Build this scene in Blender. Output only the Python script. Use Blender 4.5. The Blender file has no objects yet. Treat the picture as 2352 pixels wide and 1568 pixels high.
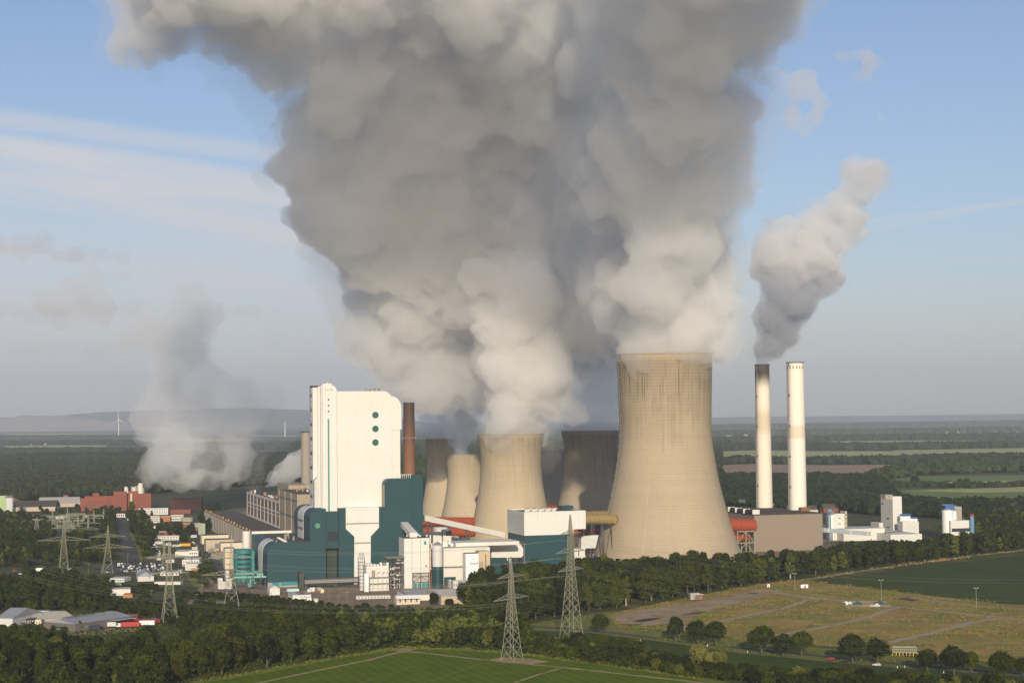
import bpy, bmesh, math, random
import numpy as np
from mathutils import Vector, Matrix

sc = bpy.context.scene
COL = sc.collection
R = math.radians
PI = math.pi

# ------------------------------------------------------------------ camera, sky, sun, exposure
F, HC = 3950.0, 139.0          # focal length in measuring units (picture 2352 wide), eye height in metres
cam = bpy.data.cameras.new('camera')
camo = bpy.data.objects.new('camera', cam)
COL.objects.link(camo)
sc.camera = camo
cam.lens = 36 * F / 2352
cam.clip_start, cam.clip_end = 1, 120000
CM = Matrix.Translation((0, 0, HC)) @ Matrix.Rotation(R(92.55), 4, 'X') @ Matrix.Rotation(R(-0.6), 4, 'Z')
camo.matrix_world = CM
SUN_EL, SUN_AZ = 16.5, 1.8     # sun low behind the camera, a little to its right
world = bpy.data.worlds.new('World')
sc.world = world
world.use_nodes = True
wn, wl = world.node_tree.nodes, world.node_tree.links
sky = wn.new('ShaderNodeTexSky')
sky.sky_type = 'NISHITA'
sky.sun_disc = False
sky.sun_elevation = R(SUN_EL)
sky.sun_rotation = R(180 - SUN_AZ)
sky.altitude = 100
sky.air_density, sky.dust_density, sky.ozone_density = 1.0, 0.6, 2.2
SKY_STRENGTH = 0.112
sun = bpy.data.lights.new('sun', 'SUN')
suno = bpy.data.objects.new('sun', sun)
COL.objects.link(suno)
sun.energy = 4.6
sun.angle = R(0.5)
sun.color = (1.0, 0.86, 0.66)
suno.rotation_euler = Vector((math.sin(R(SUN_AZ)) * math.cos(R(SUN_EL)), -math.cos(R(SUN_AZ)) * math.cos(R(SUN_EL)), math.sin(R(SUN_EL)))).to_track_quat('Z', 'Y').to_euler()
sc.view_settings.view_transform = 'Standard'
sc.view_settings.look = 'None'
sc.view_settings.exposure = 0.0
sc.view_settings.gamma = 1.0
sc.cycles.volume_bounces = 10
sc.cycles.max_bounces = 14
sc.cycles.diffuse_bounces = 3
sc.cycles.transparent_max_bounces = 64
sc.cycles.use_denoising = True


class NT:
    """small helper for node trees"""
    def __init__(s, nt):
        s.nt, s.n, s.l = nt, nt.nodes, nt.links

    def val(s, sock, v):
        if hasattr(v, 'is_linked'):
            s.l.new(v, sock)
        else:
            sock.default_value = v

    def m(s, op, a, b=0.0, c=0.0, clamp=False):
        q = s.n.new('ShaderNodeMath')
        q.operation, q.use_clamp = op, clamp
        for k, v in enumerate((a, b, c)):
            s.val(q.inputs[k], v)
        return q.outputs[0]

    def noise(s, vec, scale, detail=3, rough=.55):
        q = s.n.new('ShaderNodeTexNoise')
        q.inputs['Scale'].default_value, q.inputs['Detail'].default_value, q.inputs['Roughness'].default_value = scale, detail, rough
        if vec is not None:
            s.l.new(vec, q.inputs['Vector'])
        return q.outputs[0]

    def comb(s, x, y, z):
        q = s.n.new('ShaderNodeCombineXYZ')
        for k, v in enumerate((x, y, z)):
            s.val(q.inputs[k], v)
        return q.outputs[0]

    def sep(s, v):
        q = s.n.new('ShaderNodeSeparateXYZ')
        s.l.new(v, q.inputs[0])
        return q.outputs

    def rng(s, v, a, b, c=0.0, d=1.0, smooth=True):
        q = s.n.new('ShaderNodeMapRange')
        q.interpolation_type = 'SMOOTHSTEP' if smooth else 'LINEAR'
        s.val(q.inputs[0], v)
        for k, x in enumerate((a, b, c, d)):
            s.val(q.inputs[k + 1], x)
        return q.outputs[0]

    def mix(s, f, a, b, mode='MIX'):
        q = s.n.new('ShaderNodeMix')
        q.data_type, q.blend_type = 'RGBA', mode
        s.val(q.inputs[0], f)
        for k, v in ((6, a), (7, b)):
            s.val(q.inputs[k], (*v, 1) if isinstance(v, tuple) and len(v) == 3 else v)
        return q.outputs[2]

    def coord(s, kind='Object'):
        return s.n.new('ShaderNodeTexCoord').outputs[kind]


# sky with a thin veil of cirrus and two old contrails, all laid out by compass direction and height above the horizon
W = NT(world.node_tree)
dx, dy, dz = W.sep(W.coord('Generated'))
front = W.m('GREATER_THAN', dy, .05)
ay = W.m('MAXIMUM', dy, .05)
az, el = W.m('DIVIDE', dx, ay), W.m('DIVIDE', dz, ay)
tilt = W.m('ADD', el, W.m('MULTIPLY', az, .16))
n1 = W.noise(W.comb(W.m('MULTIPLY', az, 2.6), W.m('MULTIPLY', tilt, 26), 1.7), 1.0, 6, .6)
n2 = W.noise(W.comb(W.m('MULTIPLY', az, 7), W.m('MULTIPLY', tilt, 75), 4.2), 1.0, 5, .6)
veil = W.rng(W.m('ADD', W.m('MULTIPLY', n1, .7), W.m('MULTIPLY', n2, .3)), .36, .66)
edge = W.rng(W.m('ADD', tilt, W.m('MULTIPLY', W.m('SUBTRACT', n1, .5), .03)), .128, .118)
low = W.rng(el, .0, .055, .35, 1)
side = W.rng(az, -.02, .12, 1, .32)
veil = W.m('MULTIPLY', W.m('MULTIPLY', W.m('MULTIPLY', W.m('ADD', W.m('MULTIPLY', veil, .85), .28), edge), low), side)


def streak(a0, e0, slope, width, strength, amin, amax):
    d = W.m('SUBTRACT', W.m('SUBTRACT', el, e0), W.m('MULTIPLY', W.m('SUBTRACT', az, a0), slope))
    d = W.m('ADD', d, W.m('MULTIPLY', W.m('SUBTRACT', n2, .5), width * 1.6))
    k = W.rng(W.m('ABSOLUTE', d), width, 0)
    k = W.m('MULTIPLY', k, W.m('MULTIPLY', W.rng(az, amin, amin + .06), W.rng(az, amax, amax - .06)))
    return W.m('MULTIPLY', k, W.m('MULTIPLY', strength, W.rng(n1, .3, .6, .4, 1)))


cloud = veil
for a in ((-.3, .177, -.13, .010, .62, -.5, -.08), (-.25, .155, -.16, .009, .6, -.5, -.06), (-.22, .138, -.20, .010, .6, -.3, -.03), (-.25, .112, -.10, .012, .45, -.5, -.05), (.213, .113, .12, .0028, .55, .17, .34), (.213, .108, .17, .003, .5, .17, .30), (.25, .0905, -.04, .0022, .3, .18, .5)):
    cloud = W.m('MAXIMUM', cloud, streak(*a))
cloud = W.m('MULTIPLY', cloud, front, clamp=True)
clear = W.mix(1.0, sky.outputs[0], W.mix(W.rng(el, -.02, .16), (.84, .81, .92), (.90, .88, 1.0)), 'MULTIPLY')
skyc = W.mix(cloud, clear, (5.9, 6.0, 6.45))
wl.new(skyc, wn['Background'].inputs[0])
wn['Background'].inputs[1].default_value = SKY_STRENGTH

# ------------------------------------------------------------------ measuring helpers
CP = Vector((0, 0, HC))


def ray(uv):
    return CM.to_3x3() @ Vector(((uv[0] - 1176) / F, (784 - uv[1]) / F, -1))


def at(uv, Y):
    d = ray(uv)
    return CP + d * (Y / d.y)


def gp(uv, z=0.0):
    d = ray(uv)
    return CP + d * ((z - HC) / d.z)


def view(ox, oy, f):
    return lambda x, y: ((ox + x / f) * .57422, (oy + y / f) * .57422)


Z1, Z2, Z3, Z4, Z5 = view(0, 1900, 1.8875), view(800, 1900, 1.8875), view(1600, 1900, 1.8875), view(2400, 1900, 1.8875), view(3200, 1900, 1.8873)
B1, B2, B3, B4 = view(900, 1450, 1.96), view(1600, 1600, 2.4122), view(2300, 1350, 1.742), view(0, 1500, 2.4122)
D1, D2, D3, D4 = view(1560, 2050, 4.2), view(860, 2150, 4.2), view(0, 2400, 3.675), view(640, 2050, 4.48)

# ------------------------------------------------------------------ objects


def link(o, parent=None):
    COL.objects.link(o)
    if parent is not None:
        o.parent = parent
    return o


def tag(o, label=None, cat=None, group=None, kind=None):
    for k, v in (('label', label), ('category', cat), ('group', group), ('kind', kind)):
        if v:
            o[k] = v
    return o


def thing(name, label, cat, loc=(0, 0, 0), rz=0.0, group=None):
    o = link(bpy.data.objects.new(name, None))
    o.location = loc
    o.rotation_euler = (0, 0, rz)
    o.empty_display_size = 2
    return tag(o, label, cat, group)


def dup(root, loc, rz=0.0, label=None, group=None, scale=None):
    r = link(root.copy())
    r.location, r.rotation_euler = loc, (0, 0, rz)
    if scale:
        r.scale = scale
    tag(r, label, None, group)
    for ch in list(root.children):
        c = link(ch.copy(), r)
        for g in list(ch.children):
            link(g.copy(), c)
    return r


class MB:
    """collects shapes, links them as one mesh"""
    def __init__(s):
        s.v, s.f = [], []

    def add(s, vs, fs):
        n = len(s.v)
        s.v += [tuple(v) for v in vs]
        s.f += [tuple(i + n for i in f) for f in fs]
        return s

    def box(s, x0, x1, y0, y1, z0, z1):
        x0, x1 = min(x0, x1), max(x0, x1)
        y0, y1 = min(y0, y1), max(y0, y1)
        z0, z1 = min(z0, z1), max(z0, z1)
        return s.add([(x0, y0, z0), (x1, y0, z0), (x1, y1, z0), (x0, y1, z0), (x0, y0, z1), (x1, y0, z1), (x1, y1, z1), (x0, y1, z1)],
                     [(3, 2, 1, 0), (4, 5, 6, 7), (0, 1, 5, 4), (1, 2, 6, 5), (2, 3, 7, 6), (3, 0, 4, 7)])

    def prism(s, pts, h0, h1, fn):
        """extrude a 2d outline; fn(p, h) gives the 3d point"""
        n = len(pts)
        ar = sum(pts[i - 1][0] * pts[i][1] - pts[i][0] * pts[i - 1][1] for i in range(n))
        if ar < 0:
            pts = pts[::-1]
        k = len(s.v)
        s.v += [tuple(fn(p, h0)) for p in pts] + [tuple(fn(p, h1)) for p in pts]
        s.f += [tuple(k + i for i in range(n))[::-1], tuple(k + n + i for i in range(n))]
        s.f += [(k + i, k + (i + 1) % n, k + n + (i + 1) % n, k + n + i) for i in range(n)]
        return s

    def tube(s, p, q, r, r2=None, n=8, cap=True):
        p, q = Vector(p), Vector(q)
        d = (q - p).normalized()
        a = d.orthogonal().normalized()
        b = d.cross(a)
        r2 = r if r2 is None else r2
        k = len(s.v)
        for c, rr in ((p, r), (q, r2)):
            s.v += [tuple(c + (a * math.cos(2 * PI * i / n) + b * math.sin(2 * PI * i / n)) * rr) for i in range(n)]
        s.f += [(k + i, k + (i + 1) % n, k + n + (i + 1) % n, k + n + i) for i in range(n)]
        if cap:
            s.f += [tuple(k + i for i in range(n))[::-1], tuple(k + n + i for i in range(n))]
        return s

    def bar(s, p, q, r):
        return s.tube(p, q, r * .8, n=4)

    def lathe(s, prof, n=64, cap=False):
        k = len(s.v)
        for (r, z) in prof:
            s.v += [(r * math.cos(2 * PI * i / n), r * math.sin(2 * PI * i / n), z) for i in range(n)]
        for j in range(len(prof) - 1):
            s.f += [(k + j * n + i, k + j * n + (i + 1) % n, k + (j + 1) * n + (i + 1) % n, k + (j + 1) * n + i) for i in range(n)]
        if cap:
            s.f.append(tuple(k + (len(prof) - 1) * n + i for i in range(n)))
        return s

    def build(s, name, m, parent=None, smooth=False, loc=None):
        me = bpy.data.meshes.new(name)
        me.from_pydata(s.v, [], s.f)
        me.materials.append(m)
        if smooth:
            me.shade_smooth()
            if hasattr(me, 'set_sharp_from_angle'):
                me.set_sharp_from_angle(angle=R(40))
        o = link(bpy.data.objects.new(name, me), parent)
        if loc is not None:
            o.location = loc
        return o


class Fr:
    """a building frame: origin on the ground, a to the right along the front, b to the back, z up"""
    def __init__(s, name, label, cat, uv, Y=None, th=16.0, group=None):
        p = at(uv, Y) if Y else gp(uv)
        s.o = Vector((p.x, p.y, 0))
        s.th = R(th)
        s.e1, s.e2 = Vector((math.cos(s.th), math.sin(s.th), 0)), Vector((-math.sin(s.th), math.cos(s.th), 0))
        s.root = thing(name, label, cat, s.o, s.th, group)

    def fa(s, uv, b=0.0):
        d = ray(uv)
        t = (b - (CP - s.o).dot(s.e2)) / d.dot(s.e2)
        p = CP + d * t - s.o
        return (p.dot(s.e1), p.z)

    def fb(s, uv, a=0.0):
        d = ray(uv)
        t = (a - (CP - s.o).dot(s.e1)) / d.dot(s.e1)
        p = CP + d * t - s.o
        return (p.dot(s.e2), p.z)

    def tz(s, uv, z):
        p = gp(uv, z) - s.o
        return (p.dot(s.e1), p.dot(s.e2))

    def box(s, name, m, a0, a1, b0, b1, z0, z1, parent=None):
        return MB().box(a0, a1, b0, b1, z0, z1).build(name, m, parent or s.root)

    def poly(s, name, m, az_pts, b0, b1, parent=None):
        return MB().prism(az_pts, b0, b1, lambda p, h: (p[0], h, p[1])).flip().build(name, m, parent or s.root)

    def side(s, name, m, bz_pts, a0, a1, parent=None):
        return MB().prism(bz_pts, a0, a1, lambda p, h: (h, p[0], p[1])).build(name, m, parent or s.root)


def _flip(s):
    s.f = [f[::-1] for f in s.f]
    return s


MB.flip = _flip


def rounded(a0, a1, z0, z1, rl=0.0, rr=0.0, n=6):
    """an upright outline with rounded upper corners"""
    pts = [(a0, z0), (a1, z0)]
    for k in range(n + 1) if rr else ():
        t = k / n * PI / 2
        pts.append((a1 - rr + rr * math.cos(t), z1 - rr + rr * math.sin(t)))
    if not rr:
        pts.append((a1, z1))
    for k in range(n + 1) if rl else ():
        t = PI / 2 + k / n * PI / 2
        pts.append((a0 + rl + rl * math.cos(t), z1 - rl + rl * math.sin(t)))
    if not rl:
        pts.append((a0, z1))
    return pts


# ------------------------------------------------------------------ materials
MATS = {}


def mat(name, c, rough=.75, var=.10, scale=.08, streak=0.0, panel=None, seam=.25, metal=0.0, spec=.3):
    """painted, clad or concrete surface: mottling, rain streaks and panel seams on top of a base colour"""
    if name in MATS:
        return MATS[name]
    m = bpy.data.materials.new(name)
    m.use_nodes = True
    t = NT(m.node_tree)
    p = t.n['Principled BSDF']
    p.inputs['Roughness'].default_value = rough
    p.inputs['Metallic'].default_value = metal
    p.inputs['Specular IOR Level'].default_value = spec
    co = t.coord()
    x, y, z = t.sep(co)
    f = t.m('ADD', t.m('MULTIPLY', t.m('SUBTRACT', t.noise(co, scale, 5, .6), .5), var * 2.2), 1)
    f = t.m('MULTIPLY', f, t.m('ADD', t.m('MULTIPLY', t.m('SUBTRACT', t.noise(co, scale * 9, 3), .5), var), 1))
    if streak:
        s = t.noise(t.comb(t.m('MULTIPLY', t.m('ADD', x, t.m('MULTIPLY', y, .9)), .8), t.m('MULTIPLY', z, .03), 0.0), 1.0, 4, .65)
        f = t.m('MULTIPLY', f, t.m('SUBTRACT', 1, t.m('MULTIPLY', t.rng(s, .5, .75), streak)))
    if panel:
        for v, w, lw in ((t.m('ADD', x, y), panel[0], .12), (z, panel[1], .12)):
            fr = t.m('FRACT', t.m('ABSOLUTE', t.m('DIVIDE', v, w)))
            f = t.m('MULTIPLY', f, t.m('SUBTRACT', 1, t.m('MULTIPLY', t.m('LESS_THAN', fr, lw / w * 2), seam)))
    t.l.new(t.mix(1.0, (c[0], c[1], c[2], 1), t.comb(f, f, f), 'MULTIPLY'), p.inputs['Base Color'])
    MATS[name] = m
    return m


def ground_mat(name, c1, c2, c3=None, s1=.02, s2=.3, row=None, lo=.35, hi=.65):
    """earth, grass and crops: two or three tones in patches, fine speckle, and drilling rows where there are any"""
    m = bpy.data.materials.new(name)
    m.use_nodes = True
    t = NT(m.node_tree)
    p = t.n['Principled BSDF']
    p.inputs['Roughness'].default_value = .95
    p.inputs['Specular IOR Level'].default_value = .1
    co = t.coord()
    a = t.noise(co, s1, 6, .62)
    col = t.mix(t.rng(a, lo, hi), c1, c2)
    if c3:
        b = t.noise(t.comb(*[t.m('ADD', v, 300.0) for v in t.sep(co)]), s1 * 2.3, 6, .65)
        col = t.mix(t.rng(b, .54, .66), col, c3)
    f = t.m('ADD', t.m('MULTIPLY', t.m('SUBTRACT', t.noise(co, s2, 4, .6), .5), .9), 1)
    if row:
        x, y, _ = t.sep(co)
        w = t.m('SINE', t.m('MULTIPLY', t.m('ADD', t.m('MULTIPLY', x, math.cos(row)), t.m('MULTIPLY', y, math.sin(row))), .9))
        f = t.m('MULTIPLY', f, t.m('ADD', t.m('MULTIPLY', w, .09), 1))
    t.l.new(t.mix(1.0, col, t.comb(f, f, f), 'MULTIPLY'), p.inputs['Base Color'])
    MATS[name] = m
    return m


def tower_mat(name, ribs, top, conc, stain, hi_z, lo_z, ring=1.6):
    """cast concrete shell: formwork ribs and lift joints, dark algae streaks from the rim downwards"""
    m = bpy.data.materials.new(name)
    m.use_nodes = True
    t = NT(m.node_tree)
    p = t.n['Principled BSDF']
    p.inputs['Roughness'].default_value = .9
    p.inputs['Specular IOR Level'].default_value = .15
    co = t.coord()
    x, y, z = t.sep(co)
    ang = t.m('MULTIPLY', t.m('ARCTAN2', y, x), 1 / (2 * PI))
    rib = t.m('FRACT', t.m('ADD', t.m('MULTIPLY', ang, ribs), .5))
    groove = t.m('LESS_THAN', rib, .42)
    cell = t.m('FLOOR', t.m('ADD', t.m('MULTIPLY', ang, ribs), .5))
    rnd = t.noise(t.comb(t.m('MULTIPLY', cell, 1.37), t.m('MULTIPLY', z, .02), 0.0), 1.0, 3)
    hgt = t.m('DIVIDE', z, top)
    st = t.noise(t.comb(t.m('MULTIPLY', ang, ribs * 1.1), t.m('MULTIPLY', z, .012), 3.0), 1.0, 5, .7)
    patch = t.noise(co, .03, 4)
    band = t.noise(t.comb(0.0, 0.0, t.m('MULTIPLY', z, .12)), 1.0, 3)
    wet = t.rng(t.m('ADD', hgt, t.m('ADD', t.m('MULTIPLY', t.m('SUBTRACT', patch, .5), .5), t.m('MULTIPLY', t.m('SUBTRACT', st, .5), .55))), lo_z, hi_z)
    line = t.m('MULTIPLY', t.m('MULTIPLY', groove, t.rng(rnd, .36, .68)), t.m('ADD', t.m('MULTIPLY', wet, .78), .06), clamp=True)
    blotch = t.m('MULTIPLY', t.rng(t.m('ADD', st, t.m('MULTIPLY', t.m('SUBTRACT', band, .5), .5)), .42, .72), t.m('MULTIPLY', wet, .62))
    joint = t.m('MULTIPLY', t.m('LESS_THAN', t.m('FRACT', t.m('DIVIDE', z, ring * 2)), .3), t.m('ADD', t.m('MULTIPLY', wet, .10), .05))
    base = t.m('ADD', t.m('MULTIPLY', t.m('SUBTRACT', t.noise(co, .02, 5, .65), .5), .28), 1)
    base = t.m('MULTIPLY', base, t.m('ADD', t.m('MULTIPLY', t.m('SUBTRACT', t.noise(t.comb(t.m('MULTIPLY', ang, ribs), t.m('MULTIPLY', z, .3), 9.0), 1.0, 2), .5), .16), 1))
    d = t.m('MAXIMUM', t.m('MAXIMUM', line, blotch), t.m('MULTIPLY', wet, .36))
    d = t.m('MULTIPLY', d, t.rng(hgt, .985, .955, .25, 1))
    base = t.m('MULTIPLY', base, t.m('SUBTRACT', 1, joint))
    base = t.m('MULTIPLY', base, t.m('ADD', t.m('MULTIPLY', t.m('SUBTRACT', band, .5), .22), 1))
    pale = t.m('MULTIPLY', t.m('GREATER_THAN', t.noise(t.comb(t.m('MULTIPLY', cell, 3.7), 0.0, 5.0), 1.0, 1), .62), t.m('LESS_THAN', rib, .2))
    base = t.m('MULTIPLY', base, t.m('ADD', t.m('MULTIPLY', t.m('MULTIPLY', pale, t.rng(hgt, .62, .45)), .16), 1))
    col = t.mix(1.0, (*conc, 1), t.comb(base, base, base), 'MULTIPLY')
    t.l.new(t.mix(d, col, (*stain, 1)), p.inputs['Base Color'])
    return m


def leaf_mat(name, c1, c2, c3):
    m = bpy.data.materials.new(name)
    m.use_nodes = True
    t = NT(m.node_tree)
    p = t.n['Principled BSDF']
    p.inputs['Roughness'].default_value = .7
    p.inputs['Specular IOR Level'].default_value = .15
    oi = t.n.new('ShaderNodeObjectInfo')
    n = t.noise(t.coord(), .55, 3, .7)
    col = t.mix(t.rng(n, .35, .65), c1, c2)
    col = t.mix(t.rng(oi.outputs['Random'], .55, 1.0, 0, .55), col, c3)
    f = t.m('ADD', t.m('MULTIPLY', t.m('FRACT', t.m('MULTIPLY', oi.outputs['Random'], 7.31)), .9), .58)
    t.l.new(t.mix(1.0, col, t.comb(f, f, f), 'MULTIPLY'), p.inputs['Base Color'])
    tr = t.n.new('ShaderNodeBsdfTranslucent')
    t.l.new(col, tr.inputs[0])
    mx = t.n.new('ShaderNodeMixShader')
    mx.inputs[0].default_value = .18
    t.l.new(p.outputs[0], mx.inputs[1])
    t.l.new(tr.outputs[0], mx.inputs[2])
    t.l.new(mx.outputs[0], t.n['Material Output'].inputs['Surface'])
    MATS[name] = m
    return m


def vol_mat(name, c, dens, g=0.0):
    m = bpy.data.materials.new(name)
    m.use_nodes = True
    nt = m.node_tree
    nt.nodes.remove(nt.nodes['Principled BSDF'])
    p = nt.nodes.new('ShaderNodeVolumePrincipled')
    p.inputs['Color'].default_value = (*c, 1)
    p.inputs['Density'].default_value = dens
    p.inputs['Anisotropy'].default_value = g
    nt.links.new(p.outputs[0], nt.nodes['Material Output'].inputs['Volume'])
    return m


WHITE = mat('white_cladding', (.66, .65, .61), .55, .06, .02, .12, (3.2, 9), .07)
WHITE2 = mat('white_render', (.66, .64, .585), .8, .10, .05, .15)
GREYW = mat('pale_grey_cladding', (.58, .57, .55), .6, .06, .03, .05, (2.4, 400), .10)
TEAL = mat('petrol_blue_cladding', (.011, .054, .065), .5, .06, .02, .04, (2.4, 12), .14)
TEALR = mat('petrol_blue_roof', (.035, .085, .105), .5, .06, .02)
DTEAL = mat('dark_petrol_recess', (.016, .055, .065), .6, .08, .05)
SLATE = mat('dark_glazing', (.035, .045, .05), .25, .15, .4, spec=.6)
DGREEN = mat('dark_green_glass', (.03, .11, .085), .3, .05, .1)
TURQ = mat('turquoise_panels', (.028, .21, .225), .5, .05, .05)
MINT = mat('mint_paint', (.20, .40, .33), .45, .08, .2)
ROOFD = mat('dark_roof_felt', (.085, .075, .068), .95, .25, .06)
ROOFG = mat('grey_metal_roof', (.30, .31, .33), .5, .06, .05, 0, (2.0, 400), .10)
ROOFL = mat('pale_metal_roof', (.52, .49, .43), .6, .08, .05, 0, (2.4, 400), .08)
BEIGE = mat('beige_panels', (.36, .30, .225), .85, .12, .04, .25, (4.5, 2.2), .22)
BEIGEL = mat('pale_beige_panels', (.48, .41, .31), .85, .12, .04, .2, (6, 30), .18)
BROWNC = mat('brown_grey_cladding', (.255, .205, .16), .7, .05, .02, .04, (2.0, 400), .10)
BRICK = mat('red_brick', (.27, .085, .055), .9, .14, .06, .2, (7, 4), .18)
BRICKD = mat('dark_brick', (.15, .055, .045), .9, .14, .06, .2)
BRICKO = mat('orange_render', (.46, .19, .07), .9, .08, .06)
STEEL = mat('weathered_steel', (.16, .16, .16), .6, .15, .3)
DSTEEL = mat('dark_steel', (.055, .055, .06), .6, .2, .3)
GALV = mat('galvanised_steel', (.25, .25, .185), .55, .12, .5)
LSTEEL = mat('pale_painted_pipe', (.62, .60, .54), .5, .12, .3)
ORANGE = mat('orange_duct', (.33, .065, .024), .6, .14, .08, .2)
YELLOW = mat('ochre_duct', (.27, .20, .085), .65, .16, .15, .2)
RUST = mat('rust_brown', (.22, .10, .05), .9, .2, .1)
GLASS = mat('window_glass', (.045, .055, .065), .2, .25, .4, spec=.7)
BLUE = mat('blue_paint', (.035, .11, .30), .5, .1, .3)
REDP = mat('red_paint', (.42, .03, .03), .45, .08, .3)
BLACKP = mat('black_paint', (.02, .02, .022), .4, .1, .3)
YELP = mat('yellow_paint', (.75, .45, .03), .45, .06, .3)
ORP = mat('orange_tarpaulin', (.75, .33, .03), .6, .06, .3)
GREENP = mat('green_paint', (.02, .16, .07), .5, .1, .3)
LGREEN = mat('light_green_cladding', (.35, .48, .22), .7, .06, .1)
SILVER = mat('silver_paint', (.45, .47, .50), .35, .08, .3)
WHITEP = mat('white_paint', (.78, .78, .76), .4, .05, .3)
RUBBER = mat('tyre_rubber', (.02, .02, .02), .9, .1, 1)
BARK = mat('bark', (.10, .08, .055), .95, .3, .8)
BARKL = mat('pale_birch_bark', (.38, .34, .26), .9, .3, .8)
CONC = mat('concrete', (.36, .33, .28), .9, .12, .05, .3)
LEAF = leaf_mat('broadleaf_foliage', (.020, .031, .003), (.052, .066, .005), (.092, .090, .008))
LEAFD = leaf_mat('dark_foliage', (.015, .025, .003), (.036, .049, .005), (.060, .066, .007))
LEAFF = leaf_mat('far_foliage', (.024, .040, .010), (.042, .060, .014), (.06, .07, .02))
LEAFP = leaf_mat('pale_foliage', (.15, .15, .035), (.21, .20, .05), (.18, .18, .045))
LEAFY = leaf_mat('yellow_green_foliage', (.060, .076, .010), (.085, .10, .015), (.10, .105, .02))

# ------------------------------------------------------------------ ground, fields, roads
M_BASE = ground_mat('meadow_earth', (.060, .078, .022), (.095, .10, .034), (.15, .12, .06), .012, .25)
M_CROP = ground_mat('bright_green_crop', (.080, .128, .002), (.105, .150, .003), (.12, .14, .008), .035, .8, .35)
M_DCROP = ground_mat('dark_green_crop', (.040, .064, .012), (.058, .082, .014), (.075, .085, .025), .02, .6, .5)
M_DRY = ground_mat('dry_grass', (.36, .245, .075), (.20, .19, .040), (.30, .175, .085), .022, .30)
M_GRASS = ground_mat('rough_grass', (.14, .155, .035), (.19, .185, .05), (.22, .17, .07), .05, .5)
M_EDGE = ground_mat('field_edge_grass', (.15, .18, .025), (.20, .20, .035), (.19, .16, .06), .06, .6)
M_TRACK = ground_mat('dirt_track', (.40, .29, .16), (.33, .24, .13), (.20, .17, .06), .06, .6)
M_GRAVEL = ground_mat('gravel', (.34, .265, .18), (.39, .31, .21), (.28, .21, .11), .03, .5)
M_BARE = ground_mat('bare_earth', (.40, .30, .195), (.31, .225, .14), (.20, .155, .085), .03, .4)
M_YARD = ground_mat('yard_surface', (.23, .175, .12), (.28, .215, .15), (.17, .14, .10), .03, .5)
M_ASPH = ground_mat('asphalt', (.075, .073, .075), (.10, .095, .095), None, .03, .6)
M_PATCH = ground_mat('dark_wet_patch', (.060, .050, .038), (.085, .068, .05), None, .05, .5)
M_FAR1 = ground_mat('far_pale_field', (.48, .45, .18), (.40, .39, .15), None, .004, .05)
M_FAR2 = ground_mat('far_green_field', (.15, .21, .05), (.18, .23, .06), None, .004, .05)
M_FAR3 = ground_mat('far_brown_field', (.40, .27, .16), (.33, .23, .14), (.46, .34, .22), .006, .05)
M_FARW = ground_mat('far_countryside', (.045, .065, .030), (.075, .09, .045), (.13, .13, .07), .0022, .02)
M_HILL = ground_mat('wooded_hill', (.045, .060, .030), (.06, .072, .036), None, .004, .03)
M_SPOIL = ground_mat('spoil_slope', (.46, .33, .25), (.38, .29, .22), (.14, .14, .09), .003, .02)


def flat(name, m, pts, z):
    bm = bmesh.new()
    vs = [bm.verts.new((p.x, p.y, z)) for p in pts]
    f = bm.faces.new(vs)
    bmesh.ops.triangulate(bm, faces=[f])
    bm.normal_update()
    for f in bm.faces:
        if f.normal.z < 0:
            f.normal_flip()
    me = bpy.data.meshes.new(name)
    bm.to_mesh(me)
    bm.free()
    me.materials.append(m)
    return tag(link(bpy.data.objects.new(name, me)), kind='structure')


def patch(name, m, uvs, z=.05):
    return flat(name, m, [gp(p) for p in uvs], z)


def smooth_line(pts, n=6):
    out = []
    for i in range(len(pts) - 1):
        p0, p1, p2, p3 = pts[max(i - 1, 0)], pts[i], pts[i + 1], pts[min(i + 2, len(pts) - 1)]
        for k in range(n):
            t = k / n
            out.append(.5 * (2 * p1 + (p2 - p0) * t + (2 * p0 - 5 * p1 + 4 * p2 - p3) * t * t + (3 * p1 - p0 - 3 * p2 + p3) * t ** 3))
    return out + [pts[-1]]


def strip(name, m, uvs, width, z=.10, wob=0.0):
    pts = smooth_line([gp(p) for p in uvs])
    rg = random.Random(name)
    v, f = [], []
    for i, p in enumerate(pts):
        d = (pts[min(i + 1, len(pts) - 1)] - pts[max(i - 1, 0)])
        n = Vector((-d.y, d.x, 0)).normalized()
        w = width / 2
        v += [(p.x + n.x * (w + rg.uniform(-wob, wob)), p.y + n.y * (w + rg.uniform(-wob, wob)), z), (p.x - n.x * (w + rg.uniform(-wob, wob)), p.y - n.y * (w + rg.uniform(-wob, wob)), z)]
    for i in range(len(pts) - 1):
        f.append((2 * i, 2 * i + 1, 2 * i + 3, 2 * i + 2))
    me = bpy.data.meshes.new(name)
    me.from_pydata(v, [], f)
    me.materials.append(m)
    me.update()
    o = tag(link(bpy.data.objects.new(name, me)), kind='structure')
    return o


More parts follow.
